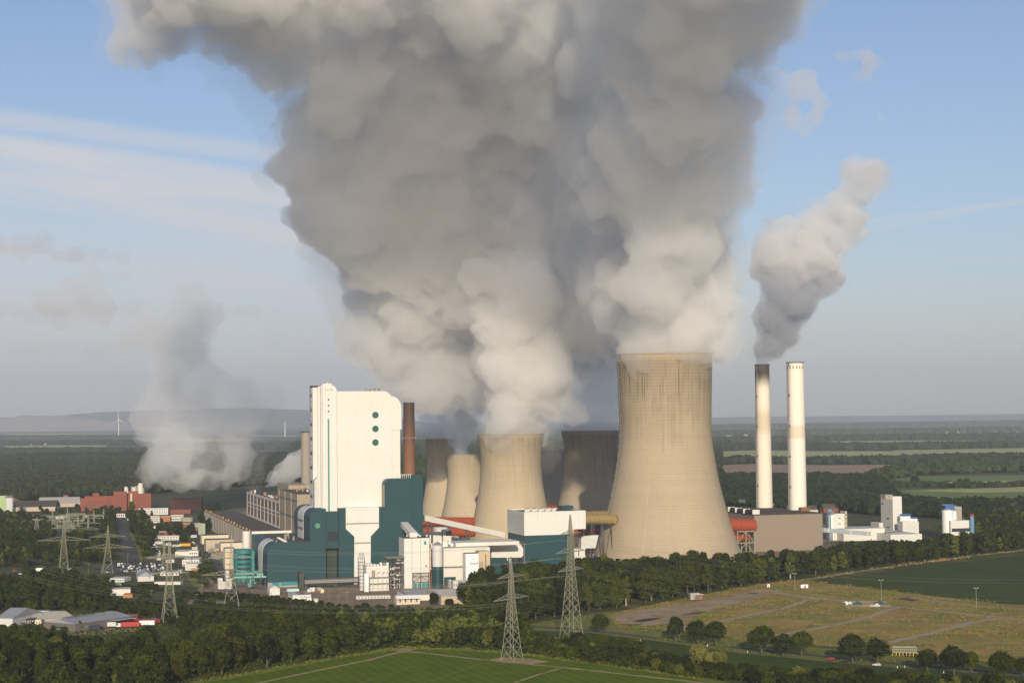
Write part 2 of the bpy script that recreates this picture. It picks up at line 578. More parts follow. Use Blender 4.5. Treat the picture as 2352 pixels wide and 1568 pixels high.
flat('ground', M_BASE, [Vector(p) for p in ((-30000, -3000, 0), (30000, -3000, 0), (30000, 60000, 0), (-30000, 60000, 0))], 0)
flat('countryside', M_FARW, [Vector(p) for p in ((-2900, 5600, 0), (-300, 5200, 0), (500, 5600, 0), (2500, 5000, 0), (30000, 8000, 0), (30000, 60000, 0), (-30000, 60000, 0), (-30000, 6500, 0))], .03)
patch('green_field', M_CROP, [(400, 1600), (470, 1567), (620, 1543), (770, 1513), (925, 1490), (1060, 1494), (1200, 1505), (1400, 1530), (1600, 1560), (1800, 1600)], .05)
patch('field_margin', M_EDGE, [(330, 1600), (450, 1562), (610, 1537), (765, 1509), (925, 1485), (1060, 1488), (1200, 1500), (1400, 1524), (1620, 1556), (1850, 1600)], .03)
strip('dirt_track', M_TRACK, [(560, 1575), (700, 1545), (850, 1514), (920, 1497), (975, 1499), (1060, 1509), (1170, 1520), (1300, 1533), (1440, 1548), (1620, 1568)], 3.2, .09, .5)
patch('bare_ground', M_TRACK, [(905, 1492), (925, 1487), (955, 1488), (945, 1494), (925, 1499)], .075)
patch('bare_ground', M_TRACK, [(1120, 1514), (1160, 1508), (1230, 1513), (1262, 1519), (1220, 1524), (1160, 1521)], .075)
strip('dirt_track', M_TRACK, [(1290, 1533), (1230, 1551), (1160, 1575)], 2.2, .10, .4)
for k in range(3):
    strip('tractor_line', M_GRASS, [(950 - k * 165, 1575 + k * 6), (1040 - k * 165, 1545 + k * 8), (1110 - k * 160, 1520 + k * 9)], 1.0, .08, .2)
# country road with the dark crop and the old works site behind it
patch('dark_crop_field', M_DCROP, [(1225, 1447), (1350, 1452), (1500, 1470), (1700, 1499), (2000, 1528), (2400, 1556), (2400, 1600), (1800, 1575), (1600, 1540), (1400, 1510), (1240, 1480)], .05)
patch('grass_verge', M_GRASS, [(1215, 1432), (1300, 1418), (1390, 1404), (1480, 1400), (1600, 1450), (1800, 1478), (2400, 1540), (2400, 1556), (2000, 1528), (1700, 1499), (1500, 1470), (1350, 1452), (1225, 1447)], .04)
patch('dry_grass_site', M_DRY, [(1395, 1409), (1470, 1394), (1580, 1372), (1690, 1350), (1780, 1335), (1860, 1333), (1990, 1347), (2150, 1366), (2400, 1392), (2400, 1536), (2150, 1505), (2000, 1490), (1850, 1480), (1700, 1468), (1560, 1445), (1420, 1440)], .07)
patch('bare_earth_site', M_BARE, [(1405, 1412), (1460, 1402), (1560, 1388), (1650, 1372), (1745, 1352), (1800, 1354), (1770, 1366), (1700, 1385), (1640, 1398), (1600, 1412), (1570, 1430), (1480, 1437), (1420, 1428)], .09)
for pts in ([(1452, 1425), (1490, 1419), (1525, 1417), (1500, 1424), (1470, 1429)], [(1560, 1412), (1600, 1405), (1625, 1404), (1600, 1410)], [(1415, 1433), (1450, 1433), (1480, 1432), (1455, 1437)], [(1715, 1362), (1740, 1361), (1735, 1364)]):
    patch('dark_patch', M_PATCH, pts, .11)
patch('dark_patch', M_PATCH, [(2045, 1373), (2085, 1371), (2120, 1374), (2100, 1380), (2060, 1377)], .11)
strip('gravel_road', M_GRAVEL, [(1530, 1447), (1580, 1437), (1640, 1428), (1690, 1419), (1760, 1404), (1810, 1393), (1850, 1378), (1890, 1372)], 6, .12, 1.6)
strip('gravel_road', M_GRAVEL, [(1790, 1457), (1860, 1446), (1930, 1432), (2000, 1414), (2040, 1400), (2070, 1394)], 6, .12, 1.6)
strip('gravel_road', M_GRAVEL, [(2040, 1475), (2100, 1462), (2180, 1443), (2240, 1427), (2300, 1420), (2360, 1421)], 7, .12, 1.8)
strip('gravel_road', M_GRAVEL, [(1780, 1360), (1850, 1371), (1930, 1378), (2040, 1391), (2150, 1402), (2250, 1412), (2380, 1424)], 7, .125, .6)
strip('gravel_road', M_GRAVEL, [(2090, 1372), (2170, 1382), (2260, 1392), (2390, 1402)], 6, .12, .6)
strip('concrete_kerb', M_FAR1, [(1800, 1356), (1880, 1366), (1960, 1375), (2060, 1386), (2200, 1401), (2390, 1418)], 1.6, .14)
strip('concrete_kerb', M_FAR1, [(2190, 1449), (2225, 1446), (2270, 1448)], 1.2, .15)
patch('dark_green_field', M_DCROP, [(1868, 1336), (1960, 1324), (2100, 1304), (2250, 1285), (2400, 1268), (2400, 1392), (2300, 1386), (2100, 1363), (1960, 1346)], .08)
strip('field_path', M_TRACK, [(1790, 1337), (1870, 1328), (1960, 1313), (2100, 1294), (2250, 1274), (2400, 1257)], 7, .06, 1.5)
strip('country_road', M_ASPH, [(1215, 1438), (1300, 1443), (1400, 1452), (1530, 1468), (1690, 1486), (1840, 1501), (1960, 1514), (2080, 1525), (2220, 1537), (2400, 1550)], 6.5, .13)
# the works and the town
patch('works_yard', M_YARD, [(420, 1400), (470, 1330), (500, 1250), (520, 1170), (700, 1150), (960, 1180), (1180, 1220), (1420, 1215), (1640, 1200), (1860, 1195), (1960, 1222), (1900, 1262), (1700, 1290), (1420, 1310), (1200, 1330), (1075, 1390), (1000, 1397), (800, 1398), (650, 1380), (560, 1378)], .04)
strip('access_road', M_ASPH, [(300, 1372), (400, 1374), (500, 1377), (600, 1386), (700, 1396), (800, 1405), (900, 1412), (1010, 1412)], 8, .09)
strip('works_road', M_ASPH, [(452, 1215), (463, 1240), (478, 1265), (495, 1290), (510, 1320), (528, 1350), (545, 1375)], 11, .09)
strip('town_road', M_ASPH, [(273, 1180), (275, 1205), (285, 1230), (297, 1255), (303, 1280), (300, 1296), (285, 1308)], 15, .09)
strip('main_road', M_ASPH, [(-20, 1318), (60, 1314), (140, 1310), (240, 1305), (330, 1302), (420, 1304)], 14, .10)
strip('verge_path', M_GRASS, [(308, 1222), (312, 1255), (318, 1275), (312, 1290)], 12, .08)
patch('car_park', M_ASPH, [(215, 1308), (225, 1297), (290, 1292), (340, 1289), (395, 1292), (398, 1308), (330, 1318), (250, 1318)], .085)
patch('meadow_strip', M_FAR2, [(0, 1276), (70, 1272), (70, 1281), (0, 1283)], .06)
patch('gravel_yard', M_GRAVEL, [(60, 1420), (180, 1408), (345, 1435), (340, 1446), (240, 1456), (130, 1460)], .07)
patch('grass_verge', M_GRASS, [(425, 1318), (450, 1313), (466, 1330), (470, 1352), (445, 1345)], .085)
patch('grass_verge', M_EDGE, [(795, 1420), (860, 1412), (900, 1418), (880, 1432), (810, 1436)], .06)
# fields further off, right and left
patch('pale_field', M_FAR2, [(2025, 1100), (2120, 1093), (2400, 1090), (2400, 1113), (2200, 1118), (2090, 1113)], .2)
patch('pale_field', M_FAR1, [(2150, 1108), (2400, 1101), (2400, 1112), (2260, 1116)], .25)
patch('green_strip_field', M_FAR2, [(2050, 1126), (2400, 1112), (2400, 1152), (2230, 1160), (2130, 1146)], .2)
patch('pale_field', M_FAR1, [(2080, 1127), (2400, 1116), (2400, 1128), (2250, 1131)], .25)
patch('pale_field', M_FAR1, [(2130, 1148), (2300, 1150), (2400, 1152), (2400, 1160), (2230, 1163)], .25)
patch('brown_field', M_FAR3, [(1640, 1068), (1760, 1064), (1900, 1068), (2100, 1066), (2200, 1072), (2080, 1082), (1900, 1088), (1700, 1090), (1640, 1090)], .2)
patch('pale_field', M_FAR1, [(1630, 1037), (1750, 1034), (1880, 1036), (2070, 1036), (2070, 1050), (1900, 1053), (1640, 1054)], .2)
patch('pale_field', M_FAR1, [(2050, 1034), (2200, 1031), (2400, 1028), (2400, 1042), (2250, 1046), (2100, 1048)], .25)
for k, (u0, u1, v, h) in enumerate(((1640, 1860, 1020, 3), (1900, 2300, 1013, 3), (1640, 1900, 1003, 2), (2000, 2352, 998, 2.5), (1700, 2100, 987, 1.5), (0, 330, 996, 2.5), (220, 560, 1009, 4), (0, 250, 1024, 4), (290, 500, 1030, 3), (0, 110, 1041, 3), (330, 410, 1043, 2.2), (525, 630, 1062, 3), (510, 720, 1020, 3), (0, 80, 1093, 2.5), (480, 700, 1000, 2))):
    patch('pale_field', M_FAR1, [(u0, v), ((u0 + u1) / 2, v - h * .5), (u1, v - h * .4), (u1 - 20, v + h), (u0 + 30, v + h)], .4 + .02 * k)


# ridges on the horizon
def ridge(name, m, crest, foot_drop, Y, depth):
    """a long hill: foot near, crest beyond, made of smooth rows"""
    pts = smooth_line([Vector((u, v, 0)) for u, v in crest], 5)
    v, f = [], []
    rg = random.Random(name)
    n = len(pts)
    rows = 7
    for j in range(rows):
        s = j / (rows - 1)
        for p in pts:
            c = at((p.x, p.y), Y + depth)
            g = at((p.x, p.y), Y)
            z = c.z * (math.sin(s * PI / 2) ** 1.3)
            v.append((g.x + (c.x - g.x) * s, g.y + (c.y - g.y) * s, max(-2, z - 2) + (rg.uniform(-4, 4) if 0 < s < 1 else 0)))
    for p in pts:
        c = at((p.x, p.y), Y + depth)
        v.append((c.x, c.y + depth, -2))
    for j in range(rows):
        for i in range(n - 1):
            f.append((j * n + i, j * n + i + 1, (j + 1) * n + i + 1, (j + 1) * n + i))
    me = bpy.data.meshes.new(name)
    me.from_pydata(v, [], f)
    me.materials.append(m)
    me.shade_smooth()
    return tag(link(bpy.data.objects.new(name, me)), kind='structure')


ridge('hill', M_HILL, [(-200, 958), (60, 957), (180, 950), (250, 945), (400, 941), (560, 937), (700, 941), (860, 950), (1000, 975), (1120, 1012), (1160, 1016)], 0, 33000, 3500)
ridge('spoil_heap', M_SPOIL, [(-200, 962), (0, 959), (60, 953), (150, 957), (240, 966), (330, 979), (420, 995), (500, 1016), (540, 1024)], 0, 29000, 1700)
ridge('low_ridge', M_HILL, [(1500, 962), (1700, 957), (1900, 955), (2100, 953), (2400, 949)], 0, 34000, 3500)

# ------------------------------------------------------------------ cooling towers
BIG = [(72.5, 5), (65, 26), (58.5, 48), (51.7, 76), (46.9, 104), (45.1, 122), (45.2, 139), (45.9, 168), (47, 200)]
SMALL = [(49.5, 2.5), (44.8, 20), (41, 37), (36.6, 62), (35.2, 78), (34.9, 88), (35.7, 102), (38.3, 121)]


def fine(prof, n=5):
    return [(p.x, p.y) for p in smooth_line([Vector((r, z, 0)) for r, z in prof], n)]


def cooling_tower(label, u, v, Y, prof, m, ladder=None, cols=40):
    p = at((u, v), Y)
    t = thing('cooling_tower', label, 'cooling tower', (p.x, p.y, 0), 0, 'cooling towers of the power station')
    pr = fine(prof)
    inner = [(r - .9, z) for r, z in pr]
    MB().lathe(pr + inner[::-1] + [pr[0]], 160).build('shell', m, t, True)
    r, z = pr[-1]
    MB().lathe([(r - 1.2, z - .7), (r + .9, z - .7), (r + .9, z + .5), (r - 1.2, z + .5), (r - 1.2, z - .7)], 160).build('rim', CONC, t)
    r0, z0 = pr[0]
    c = MB()
    for k in range(cols):
        for s in (-1, 1):
            a, b = 2 * PI * k / cols, 2 * PI * (k + s * .5) / cols
            c.tube((r0 * 1.03 * math.cos(a), r0 * 1.03 * math.sin(a), 0), (r0 * math.cos(b), r0 * math.sin(b), z0 + .4), .55, n=6)
    c.build('support_columns', CONC, t)
    MB().lathe([(r0 * 1.1, 0), (r0 * 1.1, 1.2), (r0 * 1.06, 1.2), (r0 * 1.06, 0)], 96).build('basin_wall', CONC, t)
    if ladder is not None:
        ca, sa = math.cos(R(ladder)), math.sin(R(ladder))
        lb = MB()
        for (ra, za), (rb, zb) in zip(pr, pr[1:]):
            for o in (-.6, .6):
                lb.bar(((ra + .8) * ca - o * sa, (ra + .8) * sa + o * ca, za), ((rb + .8) * ca - o * sa, (rb + .8) * sa + o * ca, zb), .35)
        lad = lb.build('ladder', STEEL, t)
        for i in range(1, 20):
            pf = MB()
            z = 5 + i * 9.6
            rr = next(ra + (rb - ra) * (z - za) / (zb - za) for (ra, za), (rb, zb) in zip(pr, pr[1:]) if za <= z <= zb + .01)
            for o in (-1.6, -.8, 0, .8, 1.6):
                pf.bar((rr * ca - o * sa, rr * sa + o * ca, z), ((rr + 2.2) * ca - o * sa, (rr + 2.2) * sa + o * ca, z), .7)
            pf.bar(((rr + 2) * ca + 2 * sa, (rr + 2) * sa - 2 * ca, z + .3), ((rr + 2) * ca - 2 * sa, (rr + 2) * sa + 2 * ca, z + .3), .5)
            pf.bar(((rr + 1) * ca, (rr + 1) * sa, z - 2.5), ((rr + 2.2) * ca, (rr + 2.2) * sa, z), .4)
            pf.build('landing_platform', STEEL, lad)
    return t


T_BIG = tower_mat('big_tower_concrete', 112, 200, (.41, .335, .235), (.080, .066, .046), .93, .52, 1.5)
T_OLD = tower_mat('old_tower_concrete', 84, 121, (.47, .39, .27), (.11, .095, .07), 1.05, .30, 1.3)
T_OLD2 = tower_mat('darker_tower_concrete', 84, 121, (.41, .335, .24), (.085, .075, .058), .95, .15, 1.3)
SC = lambda k, h: [(r * k, z * h) for r, z in SMALL]
cooling_tower('huge beige concrete cooling tower, much the tallest, with a ladder up its left edge', 1530, 1100, 1690, BIG, T_BIG, 193, 48)
cooling_tower('pale sunlit cooling tower straight behind the low white process halls, middle of the group', 1174, 1100, 1975, SMALL, T_OLD)
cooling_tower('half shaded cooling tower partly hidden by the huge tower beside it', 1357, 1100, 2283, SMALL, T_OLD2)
cooling_tower('lower cooling tower with a narrow steam column, just left of the pale middle tower', 1073, 1100, 2300, SC(.75, .755), T_OLD)
cooling_tower('cooling tower farthest left, next to the petrol blue block of the boiler house', 1026, 1100, 2400, SC(.77, .917), T_OLD)
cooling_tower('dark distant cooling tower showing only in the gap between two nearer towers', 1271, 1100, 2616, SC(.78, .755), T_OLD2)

# ------------------------------------------------------------------ chimneys


def soot_mat(name, c, top, d0, d1, dark, band=None):
    m = bpy.data.materials.new(name)
    m.use_nodes = True
    t = NT(m.node_tree)
    p = t.n['Principled BSDF']
    p.inputs['Roughness'].default_value = .75
    co = t.coord()
    x, y, z = t.sep(co)
    ang = t.m('ARCTAN2', y, x)
    st = t.noise(t.comb(t.m('MULTIPLY', ang, 5), t.m('MULTIPLY', z, .02), 0.0), 1.0, 5, .7)
    n = t.noise(co, .06, 4)
    k = t.rng(t.m('ADD', z, t.m('MULTIPLY', t.m('SUBTRACT', t.m('ADD', t.m('MULTIPLY', st, .6), t.m('MULTIPLY', n, .4)), .5), (d1 - d0) * .9)), d0, d1)
    f = t.m('ADD', t.m('MULTIPLY', t.m('SUBTRACT', st, .5), .30), 1)
    f = t.m('MULTIPLY', f, t.m('SUBTRACT', 1, t.m('MULTIPLY', t.m('LESS_THAN', t.m('FRACT', t.m('DIVIDE', z, 6.0)), .05), .12)))
    base = t.mix(1.0, (*c, 1), t.comb(f, f, f), 'MULTIPLY')
    if band:
        base = t.mix(t.m('MULTIPLY', t.rng(t.m('ADD', z, t.m('MULTIPLY', st, 10)), band[0], band[1]), t.rng(z, band[3], band[2])), base, (*band[4], 1))
    t.l.new(t.mix(k, base, (*dark, 1)), p.inputs['Base Color'])
    return m


def chimney(name, label, uv, top_v, Y, r0, r1, m, ladder=True, ring=None, slots=False):
    p = at(uv, Y)
    H = at((uv[0], top_v), Y).z
    t = thing(name, label, 'chimney', (p.x, p.y, 0), 0)
    MB().lathe([(r0 + (r1 - r0) * k / 12, H * k / 12) for k in range(13)] + [(r1 - .8, H), (r1 - .8, H - 12)], 48).build('shaft', m, t, True)
    MB().lathe([(r1 - 1, H - 1), (r1 + .35, H - 1), (r1 + .35, H + .4), (r1 - 1, H + .4)], 48).build('rim', DSTEEL if not slots else STEEL, t)
    if ladder:
        a = R(215)
        lb = MB()
        for o in (-.5, .5):
            lb.bar(((r0 + .4) * math.cos(a) + o, (r0 + .4) * math.sin(a), 0), ((r1 + .4) * math.cos(a) + o, (r1 + .4) * math.sin(a), H - 2), .3)
        lad = lb.build('ladder', STEEL, t)
        for k in range(1, 7):
            pf = MB()
            z = H * (k - .12) / 6
            rr = r0 + (r1 - r0) * z / H
            pf.box((rr + .2) * math.cos(a) - 1.3, (rr + .2) * math.cos(a) + 1.3, (rr + 1.6) * math.sin(a), rr * math.sin(a), z, z + .5)
            pf.box((rr + .2) * math.cos(a) - .5, (rr + .2) * math.cos(a) + .5, (rr + 1.2) * math.sin(a), rr * math.sin(a), z + .5, z + 2.6)
            pf.build('landing_platform', DSTEEL, lad)
    if ring:
        z = at((uv[0], ring), Y).z
        rr = r0 + (r1 - r0) * z / H
        g = MB().lathe([(rr - .1, z), (rr + 1.6, z), (rr + 1.6, z + .4), (rr - .1, z + .4)], 48)
        for k in range(28):
            g.bar(((rr + 1.5) * math.cos(k / 28 * 2 * PI), (rr + 1.5) * math.sin(k / 28 * 2 * PI), z), ((rr + 1.5) * math.cos(k / 28 * 2 * PI), (rr + 1.5) * math.sin(k / 28 * 2 * PI), z + 1.6), .25)
        g.build('gallery', GALV, t)
    if slots:
        for k in range(16):
            a = 2 * PI * k / 16
            c, s = math.cos(a), math.sin(a)
            MB().prism([(-.55, H - 7), (.55, H - 7), (.55, H - 4), (-.55, H - 4)], r1 - .3, r1 + .12, lambda q, h: (h * c - q[0] * s, h * s + q[0] * c, q[1])).build('vent_slot', RUST, t)
    return t


M_CH1 = soot_mat('sooty_white_chimney', (.74, .69, .58), 196, 166, 186, (.045, .04, .035), (118, 132, 138, 150, (.60, .52, .40)))
M_CH2 = soot_mat('clean_white_chimney', (.78, .74, .66), 196, 400, 420, (.1, .1, .1), (118, 120, 126, 130, (.66, .58, .46)))
M_CH3 = soot_mat('brown_brick_chimney', (.24, .105, .05), 150, 70, 165, (.055, .035, .028))
M_CH4 = soot_mat('grey_concrete_chimney', (.40, .36, .30), 120, 400, 420, (.1, .1, .1), (20, 60, 130, 140, (.30, .26, .22)))
chimney('chimney', 'tall white chimney with a soot black top, smoking', (1753, 1000), 837, 1900, 9.4, 7.9, M_CH1)
chimney('chimney', 'tall clean white chimney with a ring of small slots below its rim', (1829, 1000), 832, 1850, 9.9, 9.2, M_CH2, slots=True)
chimney('brick_chimney', 'tapering brown chimney with a dark top just right of the white boiler house', (939.5, 1000), 925, 1750, 6.9, 5.6, M_CH3, ladder=False, ring=1007)
chimney('grey_chimney', 'grey stained concrete chimney half hidden left of the white boiler house', (703, 1050), 991, 2050, 6.2, 5.8, M_CH4, ladder=False)

# ------------------------------------------------------------------ the boiler house
bh = Fr('boiler_house', 'tall white and petrol blue boiler house with three round dark windows', 'power station building', D2(878, 838))
fa, fb = bh.fa, bh.fb
bL = fb(D2(612, 300))[0]
zl = fa(Z2(700, 505))[1]
aT0, aT1 = fa(Z2(828, 300))[0], fa(Z2(950, 300))[0]
hall = bh.poly('lower_hall', TEAL, rounded(0, aT0, 0, zl, rl=9.5, n=8), 0, bL)


def arc_strip(name, m, a0, z0, z1, r, b0, b1, parent, off=.3, taper=None):
    out = [(a0 - off, z0)] + [(a0 + r - (r + off) * math.cos(k / 8 * PI / 2), z1 - r + (r + off) * math.sin(k / 8 * PI / 2)) for k in range(9)]
    inn = [(a0 - .02, z0)] + [(a0 + r - (r - .02) * math.cos(k / 8 * PI / 2), z1 - r + (r - .02) * math.sin(k / 8 * PI / 2)) for k in range(9)]
    mb = MB()
    n = len(out)
    for pts in (out,):
        vs = []
        for (a, z), (ai, zi) in zip(out, inn):
            bb0, bb1 = (b0, b1) if taper is None or z > taper else (b0 + (b1 - b0) * .18, b1 - (b1 - b0) * .22)
            vs += [(a, bb0, z), (a, bb1, z), (ai, bb1, zi), (ai, bb0, zi)]
        fs = []
        for i in range(n - 1):
            for k in range(4):
                fs.append((i * 4 + k, i * 4 + (k + 1) % 4, (i + 1) * 4 + (k + 1) % 4, (i + 1) * 4 + k))
        fs += [(0, 1, 2, 3), ((n - 1) * 4 + 3, (n - 1) * 4 + 2, (n - 1) * 4 + 1, (n - 1) * 4)]
        mb.add(vs, fs)
    return mb.build(name, m, parent)


arc_strip('grey_band', GREYW, 0, 3, zl, 9.5, fb(D2(800, 300))[0], fb(D2(725, 300))[0], hall, taper=zl - 28)
bh.box('roof', ROOFD, 9.6, aT0 - .1, 1.2, bL - 1, zl + .02, zl + .25, hall)
for x, y, r, h in ((1185, 35, 1.4, 5), (1225, 20, 1.4, 5), (1322, 50, .9, 4), (1032, 80, .7, 2)):
    a, b = bh.tz(D2(x, y), zl)
    MB().tube((a, b, zl + .2), (a, b, zl + h), r, n=14).build('roof_vent', GALV, hall)
for k in range(8):
    a, b = bh.tz(D2(1040 + k * 17, 10 + k * 9), zl)
    bh.box('roof_skylight', WHITE2, a - .2, a + 2.6, b - .5, b + .5, zl + .25, zl + 1, hall)
bh.box('plinth', CONC, 0.4, fa(D2(1410, 800))[0], -.25, -.003, 0, fa(D2(900, 755))[1])
bh.box('gate', TURQ, fa(D2(955, 760))[0], fa(D2(1080, 760))[0], -.5, -.26, 0, fa(D2(955, 750))[1])
bh.box('turquoise_base', TURQ, fa(D2(1105, 760))[0], fa(D2(1412, 760))[0], -.5, -.26, fa(D2(1105, 800))[1], fa(D2(1105, 740))[1])
zt = fa(Z2(900, 254))[1]
dT = fb(Z2(712, 300), aT0)[0]
tall = bh.poly('stair_block', TEAL, rounded(aT0, aT1, 0, zt, rl=8, n=8), .02, dT)
s0, s1 = fb(Z2(781, 400), aT0)[0], fb(Z2(740, 400), aT0)[0]
zb = [fb(Z2(760, y), aT0)[1] for y in (502, 412, 388, 352, 330)]
arc_strip('grey_band', GREYW, aT0, zb[0], zt, 8, s0, s1, tall)
bh.box('dark_stripe', STEEL, aT0 - .45, aT0 - .31, s0, s1, zb[2] - 2, zb[2], tall)
bh.box('dark_stripe', STEEL, aT0 - .45, aT0 - .31, s0, s1, zb[4] - 2, zb[4], tall)
bh.box('roof', TEALR, aT0 + 8, aT1 - 1, 2, dT - 1, zt + .02, zt + .2, tall)


def disc(name, m, a, z, r, b, parent, d=.3):
    return MB().tube((a, b - d, z), (a, b + .15, z), r, n=28).build(name, m, parent)


a, z = fa(B1(726, 1277))
disc('round_window', mat('light_green_disc', (.10, .24, .15), .5), a, z, 2.2, 0, tall)
# recessed bay with louvre and loading door
aR1 = fa(Z2(1050, 500))[0]
zr = fa(Z2(1000, 275))[1]
zd = fa(Z2(1000, 552))[1]
bay = bh.box('recessed_bay', DTEAL, aT1 + .01, aR1 - .01, 2.2, 24, zd, zr)
bh.box('door_bay', mat('olive_door', (.035, .05, .042), .7), aT1 + .01, aR1 - .01, 9.5, 24, 0, zd - .05)
l0, l1 = fa(Z2(965, 498), 2.2), fa(Z2(1040, 424), 2.2)
g = MB()
for k in range(8):
    g.box(l0[0] + (l1[0] - l0[0]) * k / 7 - .12, l0[0] + (l1[0] - l0[0]) * k / 7 + .12, 1.8, 2.1, l0[1], l1[1])
    g.box(l0[0], l1[0], 1.85, 2.15, l0[1] + (l1[1] - l0[1]) * k / 7 - .12, l0[1] + (l1[1] - l0[1]) * k / 7 + .12)
lo = bh.box('louvre', BLACKP, l0[0], l1[0], 2.16, 2.199, l0[1], l1[1], bay)
g.build('louvre_bars', DTEAL, lo)
# pier, white chute, right hand block
P = lambda pts, b=0.0, Zf=Z2: [fa(Zf(*q), b) for q in pts]
low = lambda pts: [(a, max(z, 0)) for a, z in pts]
bh.poly('pier', TEAL, low(P([(1050, 250), (1100, 250), (1100, 403), (1165, 463), (1165, 1200), (1050, 1200)])), 0, 20)
ch = bh.poly('white_chute', WHITE, low(P([(1100, 244), (1352, 240), (1352, 395), (1290, 460), (1290, 1200), (1165, 1200), (1165, 463), (1100, 403)], .6)), .6, 20)
for x0, x1, y0, y1 in ((1102, 1350, 355, 371), (1167, 1288, 503, 517)):
    q0, q1 = fa(Z2(x0, y1), .5), fa(Z2(x1, y0), .5)
    bh.box('grey_band', mat('taupe_band', (.30, .25, .20), .7), q0[0], q1[0], .35, .59, q0[1], q1[1], ch)
aB0 = fa(B1(1252, 1000))[0]
bW = fb(B1(1230, 1000), aB0)[0]
aB1, aB2 = fa(B1(1462, 1000))[0], fa(B1(1551, 1000))[0]
zB, zB2 = fa(B1(1380, 908))[1], fa(B1(1505, 877))[1]
blk = bh.poly('flue_block', TEAL, [(fa(Z2(1290, 600))[0], 0), (aB1, 0), (aB1, zB)] + [(aB0 + 5 - 5 * math.sin(k / 6 * PI / 2), zB - 5 + 5 * math.cos(k / 6 * PI / 2)) for k in range(7)] + [(aB0, fa(Z2(1380, 241))[1]), (fa(Z2(1352, 241))[0], fa(Z2(1380, 241))[1])] + P([(1352, 395), (1290, 460)]), .01, 30)
bh.box('side_face', mat('taupe_side_cladding', (.34, .30, .25), .7), aB0 - .3, aB0 - .01, 1.2, bW, fa(B1(1240, 1132))[1], zB - 5, blk)
bh.poly('flue_tower', TEAL, rounded(aB1 + .01, aB2, 0, zB2, rr=6), -.4, 32)
rl = MB()
for k in range(9):
    a = aB1 - 14 + k * 1.7
    rl.bar((a, 2, zB), (a, 2, zB + 3.5), .25).bar((a, 2, zB + 3.5), (a + 1.7, 2, zB + 1.7), .2).bar((a, 2, zB + 3.5), (a + 1.7, 2, zB + 3.5), .25)
rl.build('roof_railing', WHITE2, blk)
# white main body, right bay, stair tower, lift shaft
w0, w1 = fa(B1(879, 900), bW), fa(B1(1305, 222), bW)
zW = fa(B1(1000, 224), bW)[1]
body = bh.poly('boiler_body', WHITE, rounded(w0[0], w1[0], 40, zW, rr=7), bW, bW + 62)
for y in (410, 518, 625):
    a, z = fa(B1(1179, y), bW)
    disc('round_window', DGREEN, a, z, 2.8, bW, body)
for x0, x1, y in ((1103, 1147, 206), (1172, 1218, 201)):
    (p0, _), (p1, zz) = fa(B1(x0, y), bW + 10), fa(B1(x1, y), bW + 10)
    MB().tube(((p0 + p1) / 2, bW + 12, zW - .5), ((p0 + p1) / 2, bW + 12, zz), (p1 - p0) / 2, n=20).build('roof_vent', GALV, body)
for y0, y1, x0, x1 in ((922, 919, 882, 1226), (1140, 1136, 948, 1208)):
    q0, q1 = fa(B1(x0, y0), bW), fa(B1(x1, y1), bW)
    bh.box('cladding_joint', LSTEEL, q0[0], q1[0], bW - .1, bW - .003, q0[1] - .2, q0[1] + .2, body)
r1, r2 = fa(B1(1383, 523), bW + 2), fa(B1(1376, 905), bW + 2)
zr2 = fa(B1(1330, 248), bW + 2)[1]
bh.poly('side_bay', WHITE, rounded(w1[0] + .02, r1[0], r1[1], zr2, rr=12), bW + 1.6, bW + 45)
bh.box('lower_bay', WHITE, w1[0] + .02, r2[0], bW + 2.4, bW + 45, 40, r1[1] - .05)
tA, tB = fa(B1(765, 600), bW - 2.5)[0], fa(B1(878, 600), bW - 2.5)[0]
zS = fa(B1(820, 176), bW - 2.5)[1]
st = bh.poly('stair_tower', WHITE, rounded(tA, tB, 30, zS, rr=5), bW - 2.5, bW + 24)
cA = fa(B1(750, 600), bW - 2)[0]
rc = (tA - cA) * .9
MB().tube((tA + .6, bW + 1.2, 36), (tA + .6, bW + 1.2, zS - .3), rc + .3, n=24).build('corner_column', WHITE, st, True)
MB().tube((tA - .6, bW + 10.5, 36), (tA - .6, bW + 10.5, zS - 1), rc, n=24).build('corner_column', WHITE, st, True)
q0, q1 = fa(B1(808.5, 1165), bW - 2.5), fa(B1(816, 440), bW - 2.5)
bh.box('green_light_strip', mat('pale_green_glazing', (.10, .25, .21), .35), q0[0], q1[0] + .1, bW - 2.7, bW - 2.49, q0[1], q1[1], st)
for y in (290, 336, 381):
    a, z = fa(B1(812, y), bW - 2.5)
    disc('porthole', SLATE, a, z, .75, bW - 2.5, st, .15)
for x in (785, 803, 822, 834):
    q0, q1 = fa(B1(x, 216), bW - 2.5), fa(B1(x + 8, 207), bW - 2.5)
    bh.box('window', mat('taupe_band', (.30, .25, .20)), q0[0], q1[0], bW - 2.65, bW - 2.49, q0[1], q1[1], st)
for x0, x1, y in ((762, 790, 166), (790, 815, 158), (815, 840, 163)):
    q0, q1 = fa(B1(x0, 178), bW + 3), fa(B1(x1, y), bW + 3)
    bh.box('roof_plant', GREYW, q0[0], q1[0] - .1, bW + 3, bW + 9, zS, q1[1], st)
q0, q1 = fa(B1(689, 600), bW + 16)[0], fa(B1(740, 600), bW + 16)[0]
zL = fa(B1(710, 194), bW + 16)[1]
lift = bh.box('lift_shaft', WHITE, q0, q1 + 4, bW + 16, bW + 34, 30, zL)
bh.box('shaft_cap', DSTEEL, q0 - .3, q1 + 1, bW + 15.6, bW + 30, zL, zL + 1.6, lift)
for k in range(26):
    z = 60 + k * (zL - 64) / 25
    bh.box('side_window', GREYW if k % 3 else GLASS, q0 - .25, q0 - .01, bW + 21, bW + 30, z, z + 2.4, lift)
